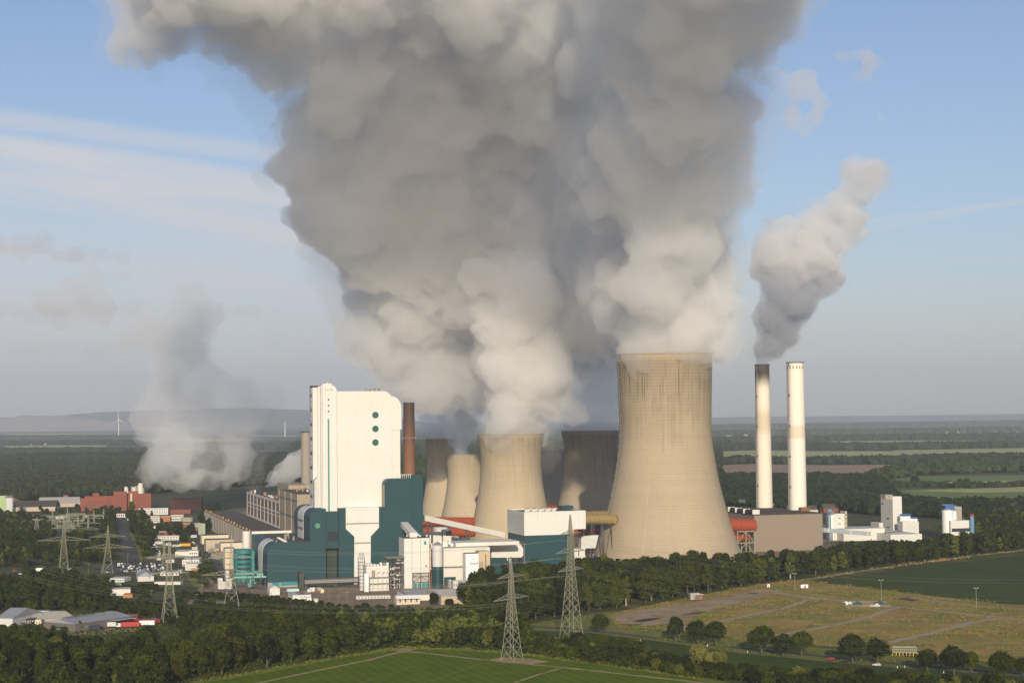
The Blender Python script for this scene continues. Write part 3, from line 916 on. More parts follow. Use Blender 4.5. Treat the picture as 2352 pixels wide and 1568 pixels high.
bh.poly('curved_duct', GREYW, rounded(fa(B1(702, 1000), bW + 8)[0], fa(B1(738, 1000), bW + 8)[0], 36, fa(B1(715, 897), bW + 8)[1], rl=4), bW + 8, bW + 15.5)
# rear hall with white drum corner
aD = fb(Z2(385, 500))[0]
zR = fa(Z2(500, 437), bL + 4)[1]
rear = bh.poly('rear_hall', TEAL, [(.6, 0), (aT0 + 6, 0), (aT0 + 6, zR), (.6, zR)], bL + .05, aD)
bh.box('white_parapet', WHITE, .3, aT0, aD - 3.5, aD - .5, zR, zR + 2.2, rear)
q0 = bh.fa(Z2(320, 500), aD + 3)[0]
dr = MB().tube((q0 / 2, aD + 3, 8), (q0 / 2, aD + 3, zR + 2.2), abs(q0) / 2, n=36).build('corner_drum', WHITE, rear, True)

# turquoise control building beside the drum
tb = Fr('control_building', 'turquoise curved office block with four rows of dark windows', 'office building', D2(612, 570), Y=1500)
tw = tb.fa(D2(345, 400))[0]
zt0, zt1 = tb.fa(D2(480, 572))[1], tb.fa(D2(480, 200))[1]


def curve_plan(off, n=14):
    pts = [(0, -off)]
    for k in range(n + 1):
        t = k / n
        pts.append((tw * t - off * (t > .98), -off - 7 * math.sin(t * PI * .85) + 4 * t))
    return pts + [(tw - off, 16), (0, 16)]


mb = MB().prism(curve_plan(0), 0, zt1, lambda p, h: (p[0], p[1], h))
walls = mb.build('walls', TURQ, tb.root)
tb.box('flat_wing', TURQ, .05, tb.fa(D2(668, 300))[0], 1.5, 16, 0, zt1 - 1.2)
for y0, y1 in ((292, 262), (372, 340), (455, 418), (533, 496)):
    za, zb_ = tb.fa(D2(480, y0))[1], tb.fa(D2(480, y1))[1]
    pts = [(p[0], p[1]) for p in curve_plan(.18)[2:-3]]
    inn = [(p[0], p[1]) for p in curve_plan(-.1)[2:-3]]
    w = MB()
    for i in range(len(pts) - 1):
        p, q, p2, q2 = pts[i], pts[i + 1], inn[i], inn[i + 1]
        f = .93
        q = (p[0] + (q[0] - p[0]) * f, p[1] + (q[1] - p[1]) * f)
        w.prism([p, q, q2, p2], za, zb_, lambda c, h: (c[0], c[1], h))
    w.build('window_band', GLASS, walls)

# mint pipe rack in front of it
mp = Fr('pipe_rack', 'mint green pipes on dark steel legs in front of the turquoise office block', 'pipe rack', D2(860, 840))
rr = 1.0
y0 = 2.0
pts = [mp.fa(D2(x, y), y0) for x, y in ((285, 700), (330, 667), (860, 655))]
tb_ = MB()
for p, q in zip(pts, pts[1:]):
    tb_.tube((p[0], y0, p[1]), (q[0], y0, q[1]), rr, n=10)
tb_.build('main_pipe', MINT, mp.root, True)
for k in range(3):
    a = mp.fa(D2(720 + k * 38, 640), y0)[0]
    zz = mp.fa(D2(720, 640), y0)[1]
    q = mp.fa(D2(650 + k * 38, 560), y0 + 14)
    MB().tube((a, y0, zz - .6), (a, y0 + .4, zz + 1.6), .85, n=10).tube((a, y0 + .4, zz + 1.6), (q[0], y0 + 14, q[1]), .85, n=10).build('branch_pipe', MINT, mp.root, True)
for dy, zo in ((5, 1.2), (7.5, 2.6)):
    p, q = mp.fa(D2(350, 640 - dy * 3), y0 + dy), mp.fa(D2(640, 600), y0 + dy)
    MB().tube((p[0], y0 + dy, q[1]), (q[0], y0 + dy, q[1]), .7, n=8).build('upper_pipe', MINT, mp.root, True)
lg = MB()
ztop = pts[1][1] - 1
for a in np.linspace(pts[2][0] - .5, pts[0][0], 8):
    for b in (0.6, 8):
        lg.bar((a, b, 0), (a, b, ztop), .35)
    lg.bar((a, .6, ztop), (a, 8, ztop), .3).bar((a, .6, 0), (a, 8, ztop), .2)
lg.bar((pts[2][0], .6, ztop), (pts[0][0], .6, ztop), .35).bar((pts[2][0], 8, ztop), (pts[0][0], 8, ztop), .35)
lg.build('steel_legs', DSTEEL, mp.root)
a = mp.fa(D2(600, 740), y0)[0]
MB().tube((a, y0, 4), (a, y0, ztop + .5), .8, n=8).tube((a, y0, 5), (a + 4, y0, 4), .7, n=8).build('drop_pipe', MINT, mp.root, True)
MB().box(a - 2.5, a + 2.5, y0 - 1.5, y0 + 2, 1, 4.6).build('transformer', mat('blue_grey_unit', (.12, .26, .30)), mp.root)

# ------------------------------------------------------------------ old turbine hall and its flat wing
ZR = 20.0
p = gp(Z2(605, 403), ZR)
th = Fr('turbine_hall', 'long old brown turbine hall with white framed bays, steaming vents on its roof', 'industrial hall', Z2(605, 403), Y=p.y)
zt = th.fb(Z2(605, 200))[1]
bF = th.fb(Z2(357, 95))[0]
m_bay = mat('brown_bay_panels', (.19, .135, .105), .9, .1, .08, .2, (3, 3), .12)
th.box('hall_body', m_bay, 0, 46, 0, bF, 0, zt)
pl = MB()
nb = 9
for k in range(nb + 1):
    b = bF * k / nb
    pl.box(-.5, -.01, b - .9, b + .9, ZR - 6, zt)
pl.box(-.55, -.02, -.9, bF + .9, zt - 2.2, zt + .8).box(-.45, -.03, 0, bF, ZR + 16.5, ZR + 18).box(-.45, -.03, 0, bF, ZR + 12.5, ZR + 13.3).box(-.45, -.03, 0, bF, ZR, ZR + 2.5)
pl.build('white_frame', GREYW, th.root)
th.box('roof', ROOFD, .3, 45.5, .3, bF - .3, zt, zt + .4)
c0 = th.fb(B1(575, 1035), 0)
# taller nearer section
b0 = th.fb(B1(575, 1100), 0)[0]
z1 = th.fb(B1(575, 1033), 0)[1]
near = th.box('tall_section', BEIGE, -.8, 60, b0, -1, 0, z1)
th.box('roof', ROOFD, 0, 59, b0 + .8, -2, z1, z1 + .4, near)
for y in (1085, 1215):
    zz = th.fb(B1(560, y), 0)[1]
    th.box('dark_band', STEEL, -1, -.79, b0, -1.2, zz - 1.2, zz + 1.2, near)
for k in range(4):
    b = b0 + (-1 - b0) * k / 3
    th.box('pilaster', BEIGEL, -1.2, -.78, b - .8, b + .8, 0, z1 + .6, near)
zg = th.fb(B1(400, 935), 12)[1]
th.box('roof_house', BEIGE, 10, 34, 4, 90, zt + .4, zg)
rg = random.Random(5)
for k in range(34):
    b = rg.uniform(4, bF - 15) if k < 22 else rg.uniform(b0 + 4, -6)
    a = rg.uniform(1.5, 8) if k < 22 else rg.uniform(4, 40)
    z = zt if k < 22 else z1
    h = rg.uniform(2, 4.5)
    v = MB().tube((a, b, z + .3), (a, b, z + h), rg.uniform(.7, 1.5), n=10)
    v.build('roof_vent', rg.choice([GREYW, WHITE2, RUST, GALV, BRICKO]), th.root)
wg = Fr('turbine_annex', 'flat roofed beige annex along the foot of the old turbine hall', 'industrial hall', Z2(400, 480), Y=gp(Z2(400, 447), ZR).y)
wb = wg.tz(Z2(175, 268), ZR)[1]
wa = wg.tz(Z2(605, 405), ZR)[0]
wl_ = wg.box('walls', BEIGEL, 0, 40, -45, wb, 0, ZR)
wg.box('roof', mat('brown_roof_gravel', (.105, .085, .075), .95, .2, .05), .6, 39.5, -44, wb - .6, ZR, ZR + .3)
for k in range(20):
    b = -40 + (wb + 36) * k / 19
    wg.box('roof_fan', mat('ochre_machine', (.40, .24, .09)), 1.5, 3.2, b, b + 2, ZR + .3, ZR + rg.uniform(1.5, 3.4))
    wg.box('wall_pier', CONC, -.4, -.01, b - .5, b + .5, 0, ZR)

# ------------------------------------------------------------------ hybrid cooling block
hy = Fr('cooling_block', 'big box building, white above and petrol blue below, with fans on its roof', 'industrial building', Z3(945, 735))
ha, hw = hy.fa(Z3(1312, 500))[0], hy.fa(Z3(1402, 350))[0]
hb = hy.fb(Z3(815, 400))[0]
hz, hz1, hzr = hy.fa(Z3(945, 455))[1], hy.fa(Z3(945, 287))[1], hy.fa(Z3(1360, 405))[1]
hy.box('lower_walls', TEAL, 0, ha, 0, hb, 0, hz)
up = MB().prism([(0, -.3)] + [(hw, -.3), (hw, hb)] + [(0, hb)], hz, hz1 - 3, lambda p, h: (p[0], p[1], h))
uw = hy.box('upper_walls', WHITE, -.3, ha, -.3, hb, hz + .002, hz1)
hy.box('overhanging_end', WHITE, ha + .004, hw, -.25, hb, hzr, hz1 - .05, uw)
hy.box('side_face', GREYW, -.6, -.301, -.2, hb, hz + .002, hz1 - 1, uw)  # left face coloured greyer to stand for its weaker light
ds = MB()
ds.box(2, hw - 2, 2, hb - 2, hz1 + .02, hz1 + .25)
ds.build('roof', mat('brown_roof_gravel', (.105, .085, .075)), uw)
pp = MB().box(-.4, hw, -.5, .6, hz1 + .003, hz1 + 1.2).box(-.5, .8, .6, hb, hz1 + .003, hz1 + 1.1).box(hw - .9, hw - .01, .6, hb, hz1 + .003, hz1 + 1.1).box(.8, hw - .9, hb - 1, hb, hz1 + .003, hz1 + 1.15)
pp.build('parapet', WHITE, uw)
for k in range(9):
    a = 6 + k * (ha - 20) / 8
    f = hy.box('roof_fan', GREYW, a, a + 3.4, hb * .35 + (k % 2) * 4, hb * .35 + 3 + (k % 2) * 4, hz1 + .25, hz1 + 2.6)
    MB().tube((a + 1.7, hb * .35 + 1.5 + (k % 2) * 4, hz1 + 2.6), (a + 1.7, hb * .35 + 1.5 + (k % 2) * 4, hz1 + 3.6), 1.1, n=10).build('fan_cowl', GALV, f)
q0, q1 = hy.fa(Z3(1222, 270), hb * .7), hy.fa(Z3(1310, 230), hb * .7)
hy.box('penthouse', TEAL, q0[0], q1[0], hb * .7, hb * .95, hz1 + .2, q1[1])

# ------------------------------------------------------------------ ducts


def duct(label, p0, p1, r, m, name='flue_gas_duct', elbow=None, rings=6, legs=True, lm=DSTEEL, group=None):
    """p0, p1 world points; rings stand a little proud, legs reach the ground"""
    p0, p1 = Vector(p0), Vector(p1)
    t = thing(name, label, 'duct', (p0.x, p0.y, 0), 0, group)
    o = Vector((p0.x, p0.y, 0))
    MB().tube(p0 - o, p1 - o, r, n=24).build('pipe', m, t, True)
    d = (p1 - p0)
    g = MB()
    for k in range(rings):
        c = p0 + d * ((k + .5) / rings) - o
        g.tube(c - d.normalized() * .3, c + d.normalized() * .3, r * 1.05, n=24)
    g.build('flanges', m, t)
    if elbow is not None:
        e = Vector(elbow)
        MB().tube(p1 - o, e - o, r * .98, n=24).build('elbow', m, t, True)
    if legs:
        l = MB()
        for k in range(3):
            c = p0 + d * ((k + .5) / 3) - o
            for s in (-r * .8, r * .8):
                l.bar((c.x + s, c.y, 0), (c.x + s, c.y, c.z - r * .6), .7)
            l.bar((c.x - r * .8, c.y, 0), (c.x + r * .8, c.y, c.z - r), .4)
        l.build('legs', lm, t)
    return t


q = at(Z4(105, 333), 1662)
duct('ochre yellow duct running from the white box building into the side of the huge tower', at(Z3(1380, 330), 1640), at(Z4(95, 333), 1652), 4.7, YELLOW, elbow=(q.x + 6, q.y + 16, q.z), rings=5)
q = at(Z4(40, 300), 1685)
duct('second ochre duct, thinner looking, close behind the first one', at(Z3(1380, 308), 1662), q, 4.4, YELLOW, legs=False, rings=5)
duct('orange red duct glimpsed below the ochre ducts', at(Z3(1290, 430), 1690), at(Z3(1500, 432), 1700), 3.6, ORANGE, rings=4)
duct('upper orange duct crossing behind the long white conveyor', at(Z3(140, 350), 1800), at(Z3(552, 352), 1830), 4.9, ORANGE, rings=7)
duct('lower orange duct crossing behind the long white conveyor', at(Z3(120, 428), 1760), at(Z3(560, 430), 1790), 4.6, ORANGE, rings=7)
duct('short orange duct showing between two far cooling towers', at(B2(1400, 1030), 2350), at(B2(1560, 1030), 2360), 3.8, ORANGE, rings=3)
od = duct('thick orange duct between the huge tower and the brown flue building', at(Z4(930, 372), 1735), at(Z4(1158, 380), 1752), 9.4 * .72, ORANGE, rings=3, legs=False)
od2 = duct('smaller orange duct below the thick one, inside the steel frame', at(Z4(985, 470), 1738), at(Z4(1114, 473), 1750), 3.5, ORANGE, rings=3, legs=False)
sf = Fr('duct_scaffold', 'pale steel frame carrying the orange ducts beside the huge tower', 'steel frame', Z4(1040, 600), Y=1738)
s = MB()
aa = sf.fa(Z4(1165, 500))[0]
zz = [0] + [sf.fa(Z4(1045, y))[1] for y in (510, 425)]
for a in (0, aa / 2, aa):
    for b in (0, 12):
        s.bar((a, b, 0), (a, b, zz[2]), .9)
for z in zz[1:]:
    for b in (0, 12):
        s.bar((0, b, z), (aa, b, z), .9)
    for a in (0, aa):
        s.bar((a, 0, z), (a, 12, z), .7)
for i in range(2):
    s.bar((0, 0, zz[i]), (aa / 2, 0, zz[i + 1]), .55).bar((aa, 0, zz[i]), (aa / 2, 0, zz[i + 1]), .55)
s.build('frame', GALV, sf.root)

# ------------------------------------------------------------------ brown flue gas building
fl = Fr('flue_gas_building', 'large plain brown building with a dark flat roof below the two white chimneys', 'industrial building', Z4(1168, 560), Y=1765)
fz = fl.fa(Z4(1168, 302))[1]
fw = fl.fa(Z5(171, 400))[0]
fd = fl.tz(Z4(940, 195), fz)[1]
fl.box('walls', BROWNC, 0, fw, 0, 118, 0, fz)
fl.box('roof', mat('dark_brown_roof', (.07, .058, .05), .9, .15, .05), -.5, fw + .5, -.5, 118.5, fz + .003, fz + .7)
rd = Fr('roof_duct', 'black and white half round ducts lying on the edge of the brown roof', 'duct', Z4(1168, 560), Y=1765)
for k, (b0_, b1_) in enumerate(((4, 26), (27.5, 47), (48.5, 66), (67.5, 84))):
    MB().tube((3.6, b0_, fz + 2.6), (3.6, b1_, fz + 2.6), 2.6, n=16).build('duct_section', BLACKP, rd.root, True)
    MB().box(-.2, 7.6, b0_ - .6, b0_ + .2, fz + .8, fz + 5.4).build('white_collar', WHITE2, rd.root)
for x, y, w_, m_ in ((1080, 200, 6, WHITE2), (1442, 250, 6, WHITE2), (1285, 230, 10, RUST), (1500, 245, 6, RUST)):
    a, b = fl.tz(Z4(x, y + 10), fz)
    fl.box('roof_box', m_, a - w_ / 2, a + w_ / 2, b, b + 5, fz + .7, fz + 4.2)
a, b = fl.tz(Z5(40, 275), fz)
fl.box('roof_box', RUST, a - 5, a + 5, b, b + 6, fz + .7, fz + 4.6)

# ------------------------------------------------------------------ plain buildings


def wins(fr, parent, a0, a1, z0, z1, rows, cols, fw=.5, fh=.5, b=0.0, m=None, d=.12, name='window', side=None):
    """rows of windows set proud of a front wall (or of the left wall when side is given): one object each, one shared mesh"""
    w, h = (a1 - a0) / cols * fw, (z1 - z0) / rows * fh
    if side is None:
        mb = MB().box(-w / 2, w / 2, -d, -.004, -h / 2, h / 2)
    else:
        mb = MB().box(-d, -.004, -w / 2, w / 2, -h / 2, h / 2)
    first = None
    for j in range(rows):
        for i in range(cols):
            p, q = a0 + (a1 - a0) * (i + .5) / cols, z0 + (z1 - z0) * (j + .5) / rows
            if first is None:
                first = o = mb.build(name, m or GLASS, parent)
            else:
                o = link(first.copy(), parent)
            o.location = (p, b, q) if side is None else (side, p, q)


def house(name, label, cat, base, right, top, depth, wall, roofm, th=16.0, roof='flat', rise=3.0, win=None, lwin=None, group=None, Y=None, wm=None, ridge_along=True):
    """base: pixel at the foot of the near left corner, right: pixel on its right edge, top: pixel at its top"""
    fr = Fr(name, label, cat, base, Y, th, group)
    w = fr.fa(right)[0]
    h = fr.fa(top)[1]
    wl_ = fr.box('walls', wall, 0, w, 0, depth, 0, h)
    if roof == 'flat':
        fr.box('roof', roofm, .25, w - .25, .25, depth - .25, h + .003, h + .25)
    elif roof == 'gable' and ridge_along:
        MB().prism([(-.3, h), (depth + .3, h), (depth / 2, h + rise)], -.3, w + .3, lambda p, q: (q, p[0], p[1] + .003)).build('roof', roofm, fr.root)
    elif roof == 'gable':
        MB().prism([(-.3, h), (w + .3, h), (w / 2, h + rise)], -.3, depth + .3, lambda p, q: (p[0], q, p[1] + .003)).build('roof', roofm, fr.root)
    elif roof == 'shed':
        MB().prism([(-.3, h), (depth + .3, h), (depth + .3, h + rise)], -.3, w + .3, lambda p, q: (q, p[0], p[1] + .003)).build('roof', roofm, fr.root)
    if win:
        wins(fr, wl_, w * .03, w * .97, h * .08, h * .96, win[0], win[1], win[2], win[3], m=wm)
    if lwin:
        wins(fr, wl_, depth * .03, depth * .97, h * .08, h * .96, lwin[0], lwin[1], lwin[2], lwin[3], side=0.0, m=wm)
    return fr, w, h


# ------------------------------------------------------------------ process plant in front of the boiler house
f, w, h = house('white_tower_building', 'white clad tower building with a steel braced opening at its foot', 'industrial building', D1(246, 1275), D1(665, 700), D1(246, 432), 20, WHITE, ROOFD)
f.box('side_face', GREYW, -.25, -.004, .1, 20, 0, h - .05)  # left wall toned down in colour, as if less lit than the front
q0, q1 = f.fa(D1(385, 1300)), f.fa(D1(650, 995))
op = f.box('opening', mat('shadowed_lining', (.42, .40, .36), .8), q0[0], q1[0], -.12, -.004, 0, q1[1])
s = MB()
am = (q0[0] + q1[0]) / 2
for a in (q0[0], am, q1[0]):
    s.box(a - .35, a + .35, -.5, -.125, 0, q1[1])
for z in (q1[1] * .38, q1[1] * .74, q1[1] - .4):
    s.box(q0[0], q1[0], -.48, -.13, z - .25, z + .25)
s.bar((q0[0], -.3, q1[1] * .38), (am, -.3, q1[1] * .74), .3).bar((q1[0], -.3, q1[1] * .38), (am, -.3, q1[1] * .74), .3).bar((q0[0], -.3, q1[1] * .74), (am, -.3, q1[1]), .3)
s.build('steel_bracing', DSTEEL, op)
for x in (400, 470, 540, 600):
    q = f.fa(D1(x, 1200))[0]
    f.box('door', TURQ, q, q + 2.6, -.3, -.125, 0.1, 4.2, op)
q0, q1 = f.fa(D1(573, 532)), f.fa(D1(608, 474))
f.box('window', TURQ, q0[0], q1[0], -.2, -.004, q0[1], q1[1])
q0, q1 = f.fa(D1(592, 905)), f.fa(D1(620, 878))
f.box('vent', STEEL, q0[0], q1[0], -.2, -.004, q0[1], q1[1])
for x, y in ((292, 400), (465, 375), (470, 395), (500, 402)):
    a, b = f.tz(D1(x, y), h)
    f.box('roof_fan', WHITE2, a - .9, a + .9, b - .8, b + .8, h + .25, h + 1.5)
for x in (368, 515):
    a = f.fa(D1(x, 700))[0]
    f.box('cladding_joint', STEEL, a - .12, a + .12, -.03, -.002, f.fa(D1(385, 990))[1] if x > 400 else 0, h - .1)

steel = Fr('steel_process_frame', 'dark steel frame full of pale pipes left of the white tower building', 'process plant', D1(-40, 1290), Y=f.o.y - 3)
sw = steel.fa(D1(240, 900))[0]
sh = steel.fa(D1(100, 765))[1]
lv = [sh * k / 5 for k in range(6)]
g = MB()
xs = np.linspace(0, sw, 5)
for a in xs:
    for b in (0, 7, 14):
        g.bar((a, b, 0), (a, b, sh), .42)
for z in lv[1:]:
    for b in (0, 7, 14):
        g.bar((0, b, z), (sw, b, z), .36)
    for a in xs:
        g.bar((a, 0, z), (a, 14, z), .3)
for i in range(4):
    for k in range(0, 5):
        if (i + k) % 2:
            g.bar((xs[i], 0, lv[k]), (xs[i + 1], 0, lv[k + 1]), .26)
        else:
            g.bar((xs[i + 1], 0, lv[k]), (xs[i], 0, lv[k + 1]), .26)
g.build('frame', DSTEEL, steel.root)
steel.box('roof', mat('grey_green_roof', (.20, .21, .18), .7), -.8, sw + .5, -1, 15, sh + .3, sh + 1.0)
rg = random.Random(8)
for k in range(16):
    a, z = rg.uniform(.5, sw - 4), lv[rg.randrange(0, 5)] + rg.uniform(.8, sh / 5 - .8)
    b = rg.choice((2, 4, 9, 11))
    l = rg.uniform(3, min(9, sw - a))
    MB().tube((a, b, z), (a + l, b, z), rg.uniform(.35, 1.1), n=10).build('pipe', rg.choice((LSTEEL, GALV, LSTEEL, WHITE2)), steel.root, True)
for k in range(5):
    a, b = rg.uniform(1, sw - 1), rg.choice((3, 10))
    MB().tube((a, b, 0), (a, b, rg.uniform(6, sh)), rg.uniform(.4, .9), n=10).build('riser', LSTEEL, steel.root, True)
for k in range(4):
    steel.box('backing_panel', GREYW, sw * k / 4 + .6, sw * (k + 1) / 4 - .6, 12, 13.5, lv[rg.randrange(0, 2)] + .5, lv[rg.randrange(2, 5)])

pw, w, h = house('pipework_building', 'low white building wrapped in pipes below the white chute', 'process plant', Z2(1255, 875), Z2(1425, 800), Z2(1260, 690), 12, WHITE2, GREYW)
for x in (1300, 1335, 1372, 1405):
    a, z = pw.fa(Z2(x, 735))
    MB().tube((a, -2, z), (a, -2, 0), .45, n=8).tube((a, -2, z), (a + 2.2, -2, z + 1.2), .45, n=8).build('outside_pipe', LSTEEL, pw.root, True)
a, z = pw.fa(Z2(1306, 735))
MB().tube((a, -1.5, z - 4), (a, -1.5, z + 2), 1.3, n=16).build('small_vessel', mat('ochre_grey_vessel', (.30, .26, .19)), pw.root, True)
for k in range(7):
    a = w * (k + .4) / 7
    pw.box('roof_unit', rg.choice((WHITE2, GREYW, GALV)), a, a + 1.8, 1, 4, h + .25, h + rg.uniform(1.5, 3.5))
for z in (h * .3, h * .55):
    pw.box('walkway', STEEL, -1, w + 1, -3.2, -2.6, z, z + .5)
tk = gp(Z2(1259, 885))
t = thing('white_tank', 'slim upright white tank with a domed top at the foot of the chute', 'tank', (tk.x, tk.y, 0))
ht = at(Z2(1259, 738), tk.y).z
MB().lathe([(2.2, .8), (2.2, ht - 1), (1.9, ht - .4), (1.2, ht), (.05, ht + .2)], 24).build('vessel', WHITEP, t, True)
m = MB()
for k in range(4):
    m.bar((1.8 * math.cos(k * PI / 2 + .7), 1.8 * math.sin(k * PI / 2 + .7), 0), (1.8 * math.cos(k * PI / 2 + .7), 1.8 * math.sin(k * PI / 2 + .7), 1.2), .5)
m.build('legs', STEEL, t)
tk = gp(Z2(1218, 870))
t = thing('scrubber_column', 'tall narrow column with platforms and a silver head, beside the slim white tank', 'process column', (tk.x, tk.y + 3, 0))
ht = at(Z2(1220, 585), tk.y + 3).z
MB().tube((0, 0, 0), (0, 0, ht * .74), 1.7, n=16).build('column', GREYW, t, True)
MB().tube((0, 0, ht * .74), (0, 0, ht * .9), 1.25, n=16).build('neck', LSTEEL, t, True)
MB().tube((0, 0, ht * .9), (0, 0, ht), 1.9, n=16).build('head', SILVER, t, True)
m = MB()
for k in range(9):
    z = ht * (.1 + .85 * k / 9)
    for s in (-2.6, 2.6):
        m.bar((s, -2, z), (-s, -2, z), .25).bar((s, -2, z), (s, 2, z), .25)
for s in (-2.6, 2.6):
    m.bar((s, -2, 0), (s, -2, ht * .92), .28).bar((s, 2, 0), (s, 2, ht * .8), .28)
m.build('platform_frame', DSTEEL, t)

br = Fr('pipe_bridge', 'long dark trussed pipe bridge standing across the yard', 'pipe bridge', Z2(790, 862))
bw = br.fa(Z2(1212, 800))[0]
z0, z1 = br.fa(Z2(790, 822))[1], br.fa(Z2(790, 786))[1]
g = MB()
for b in (0, 5):
    g.bar((0, b, z0), (bw, b, z0), .4).bar((0, b, z1), (bw, b, z1), .4)
    n = 22
    for k in range(n + 1):
        g.bar((bw * k / n, b, z0), (bw * k / n, b, z1), .22)
        if k < n:
            g.bar((bw * k / n, b, z0), (bw * (k + 1) / n, b, z1), .2)
for a in (1, bw * .55, bw - 1):
    for b in (0, 5):
        g.box(a - .7, a + .7, b - .4, b + .4, 0, z0)
g.build('truss', DSTEEL, br.root)
for z, r in ((z0 + .8, .45), (z0 + 2.0, .5), (z0 + 3.1, .35)):
    MB().tube((0, 2, z), (bw, 2, z), r, n=10).build('pipe', LSTEEL, br.root, True)
br.box('end_tower', DSTEEL, -4.5, -.5, -1, 8, 2, z1 + 6)
g = MB()
for a in (-4.2, -.8):
    for b in (-.6, 7.6):
        g.box(a - .3, a + .3, b - .3, b + .3, 0, 2)
g.build('tower_legs', DSTEEL, br.root)

# small white buildings in the yard
house('gabled_shed', 'small white shed with a gable facing out, at the edge of the works yard', 'shed', D2(918, 965), D2(1090, 950), D2(918, 858), 13, WHITE, GREYW, roof='gable', rise=2.6, ridge_along=False)
f, w, h = house('low_office', 'low white hut with a grey and white striped flat roof in the yard', 'hut', D2(1305, 1035), D2(1615, 1000), D2(1305, 965), 24, WHITE2, ROOFG)
for k in (.08, .5):
    f.box('roof_panel', GREYW if k < .3 else STEEL, w * k, w * (k + .2), .6, 23, h + .26, h + .34)
wins(f, f.root.children[0], w * .35, w * .75, h * .3, h * .9, 1, 2, .15, .5)
house('blue_hut', 'small pale blue and white hut behind the striped roof hut', 'hut', D2(1215, 905), D2(1412, 890), D2(1215, 868), 7, mat('pale_blue_panel', (.45, .60, .68)), WHITE2)
house('kiosk_container', 'white site container with a dark mark on its end, front of the yard', 'container', D2(1548, 1078), D2(1622, 1060), D2(1548, 1010), 5, WHITEP, GREYW, win=(1, 1, .3, .3))
house('kiosk_container', 'pale green site container right of the white one', 'container', D2(1665, 1080), D2(1732, 1060), D2(1665, 1028), 5, mat('pale_green_panel', (.45, .55, .42)), GREYW)
house('cream_cabinet', 'cream coloured equipment cabinet standing alone in the yard', 'cabinet', D2(1778, 925), D2(1832, 920), D2(1778, 868), 4, mat('cream_panel', (.68, .58, .36)), WHITE2)
house('long_hut', 'long flat grey hut near the access road, in front of the pipework', 'hut', Z2(1180, 935), Z2(1437, 935), Z2(1180, 916), 9, GREYW, ROOFL, th=8, win=(1, 10, .4, .45))
for k, (x0, x1, y0, y1, c) in enumerate(((55, 130, 820, 685, WHITE2), (105, 180, 880, 745, WHITE2), (190, 285, 875, 690, GREYW), (180, 240, 640, 560, WHITE2))):
    house('switchgear_block', ('white', 'second white', 'pale grey', 'smaller white')[k] + ' switchgear block behind the pylon, left of the mint pipes', 'equipment block', D2(x0, y0), D2(x1, y0), D2(x0, y1), 8, c, GREYW, win=(1, 4, .3, .8), wm=GALV, Y=gp(D2(x0, 860)).y + (60 if k == 3 else 0))
for k, (x, y, s) in enumerate(((1640, 900, 2.2), (1585, 910, 1.6), (1700, 905, 1.3), (1750, 890, 2.0))):
    p = gp(D2(x, y))
    tag(MB().box(-s, s, -s * .7, s * .7, 0, s * 1.5).box(-s * .9, s * .9, -s * .75, -s * .701, .3, s * 1.2).build('equipment_box', (WHITE2, GREYW, RUST, CONC)[k], None, loc=(p.x, p.y, 0)), ('white', 'pale grey', 'rusty', 'concrete grey')[k] + ' equipment box on the bare yard behind the striped hut', 'equipment box')

# conveyors
def conveyor(label, p0, p1, w, h, m, legs, th=.0):
    p0, p1 = Vector(p0), Vector(p1)
    t = thing('conveyor_gallery', label, 'conveyor', (p0.x, p0.y, 0))
    o = Vector((p0.x, p0.y, 0))
    d = (p1 - p0)
    n = Vector((-d.y, d.x, 0)).normalized() * w / 2
    up = Vector((0, 0, h / 2))
    c = [p + s * n + u * up - o for p in (p0, p1) for s, u in ((-1, -1), (1, -1), (1, 1), (-1, 1))]
    MB().add(c, [(0, 1, 2, 3), (7, 6, 5, 4), (0, 4, 5, 1), (1, 5, 6, 2), (2, 6, 7, 3), (3, 7, 4, 0)]).build('gallery', m, t)
    for k in (.1, .57, .93) if legs else ():
        q = p0 + d * k - o
        c = [q + e + s * n * 1.04 + u * up * 1.06 for e in (-d.normalized() * .9, d.normalized() * .9) for s, u in ((-1, -1), (1, -1), (1, 1), (-1, 1))]
        MB().add(c, [(0, 1, 2, 3), (7, 6, 5, 4), (0, 4, 5, 1), (1, 5, 6, 2), (2, 6, 7, 3), (3, 7, 4, 0)]).build('joint_collar', WHITE, t)
    for k in legs:
        q = p0 + d * k - o
        g = MB()
        for s in (-1.6, 1.6):
            g.bar((q.x + s, q.y, 0), (q.x + s, q.y, q.z - h / 2), .9)
        g.bar((q.x - 1.6, q.y, q.z * .5), (q.x + 1.6, q.y, q.z * .5), .5)
        g.build('trestle', DSTEEL, t)
    return t


conveyor('long white conveyor gallery sloping down from the petrol blue block to the right', at(D1(540, 82), 1545), at(D1(1903, 373), 1610), 5, 5.0, WHITE2, (.09, .55))
conveyor('short steep white conveyor gallery dropping onto the white tower building', at(D1(240, 195), 1472), at(D1(395, 372), 1432), 6.2, 4.2, WHITE, ())

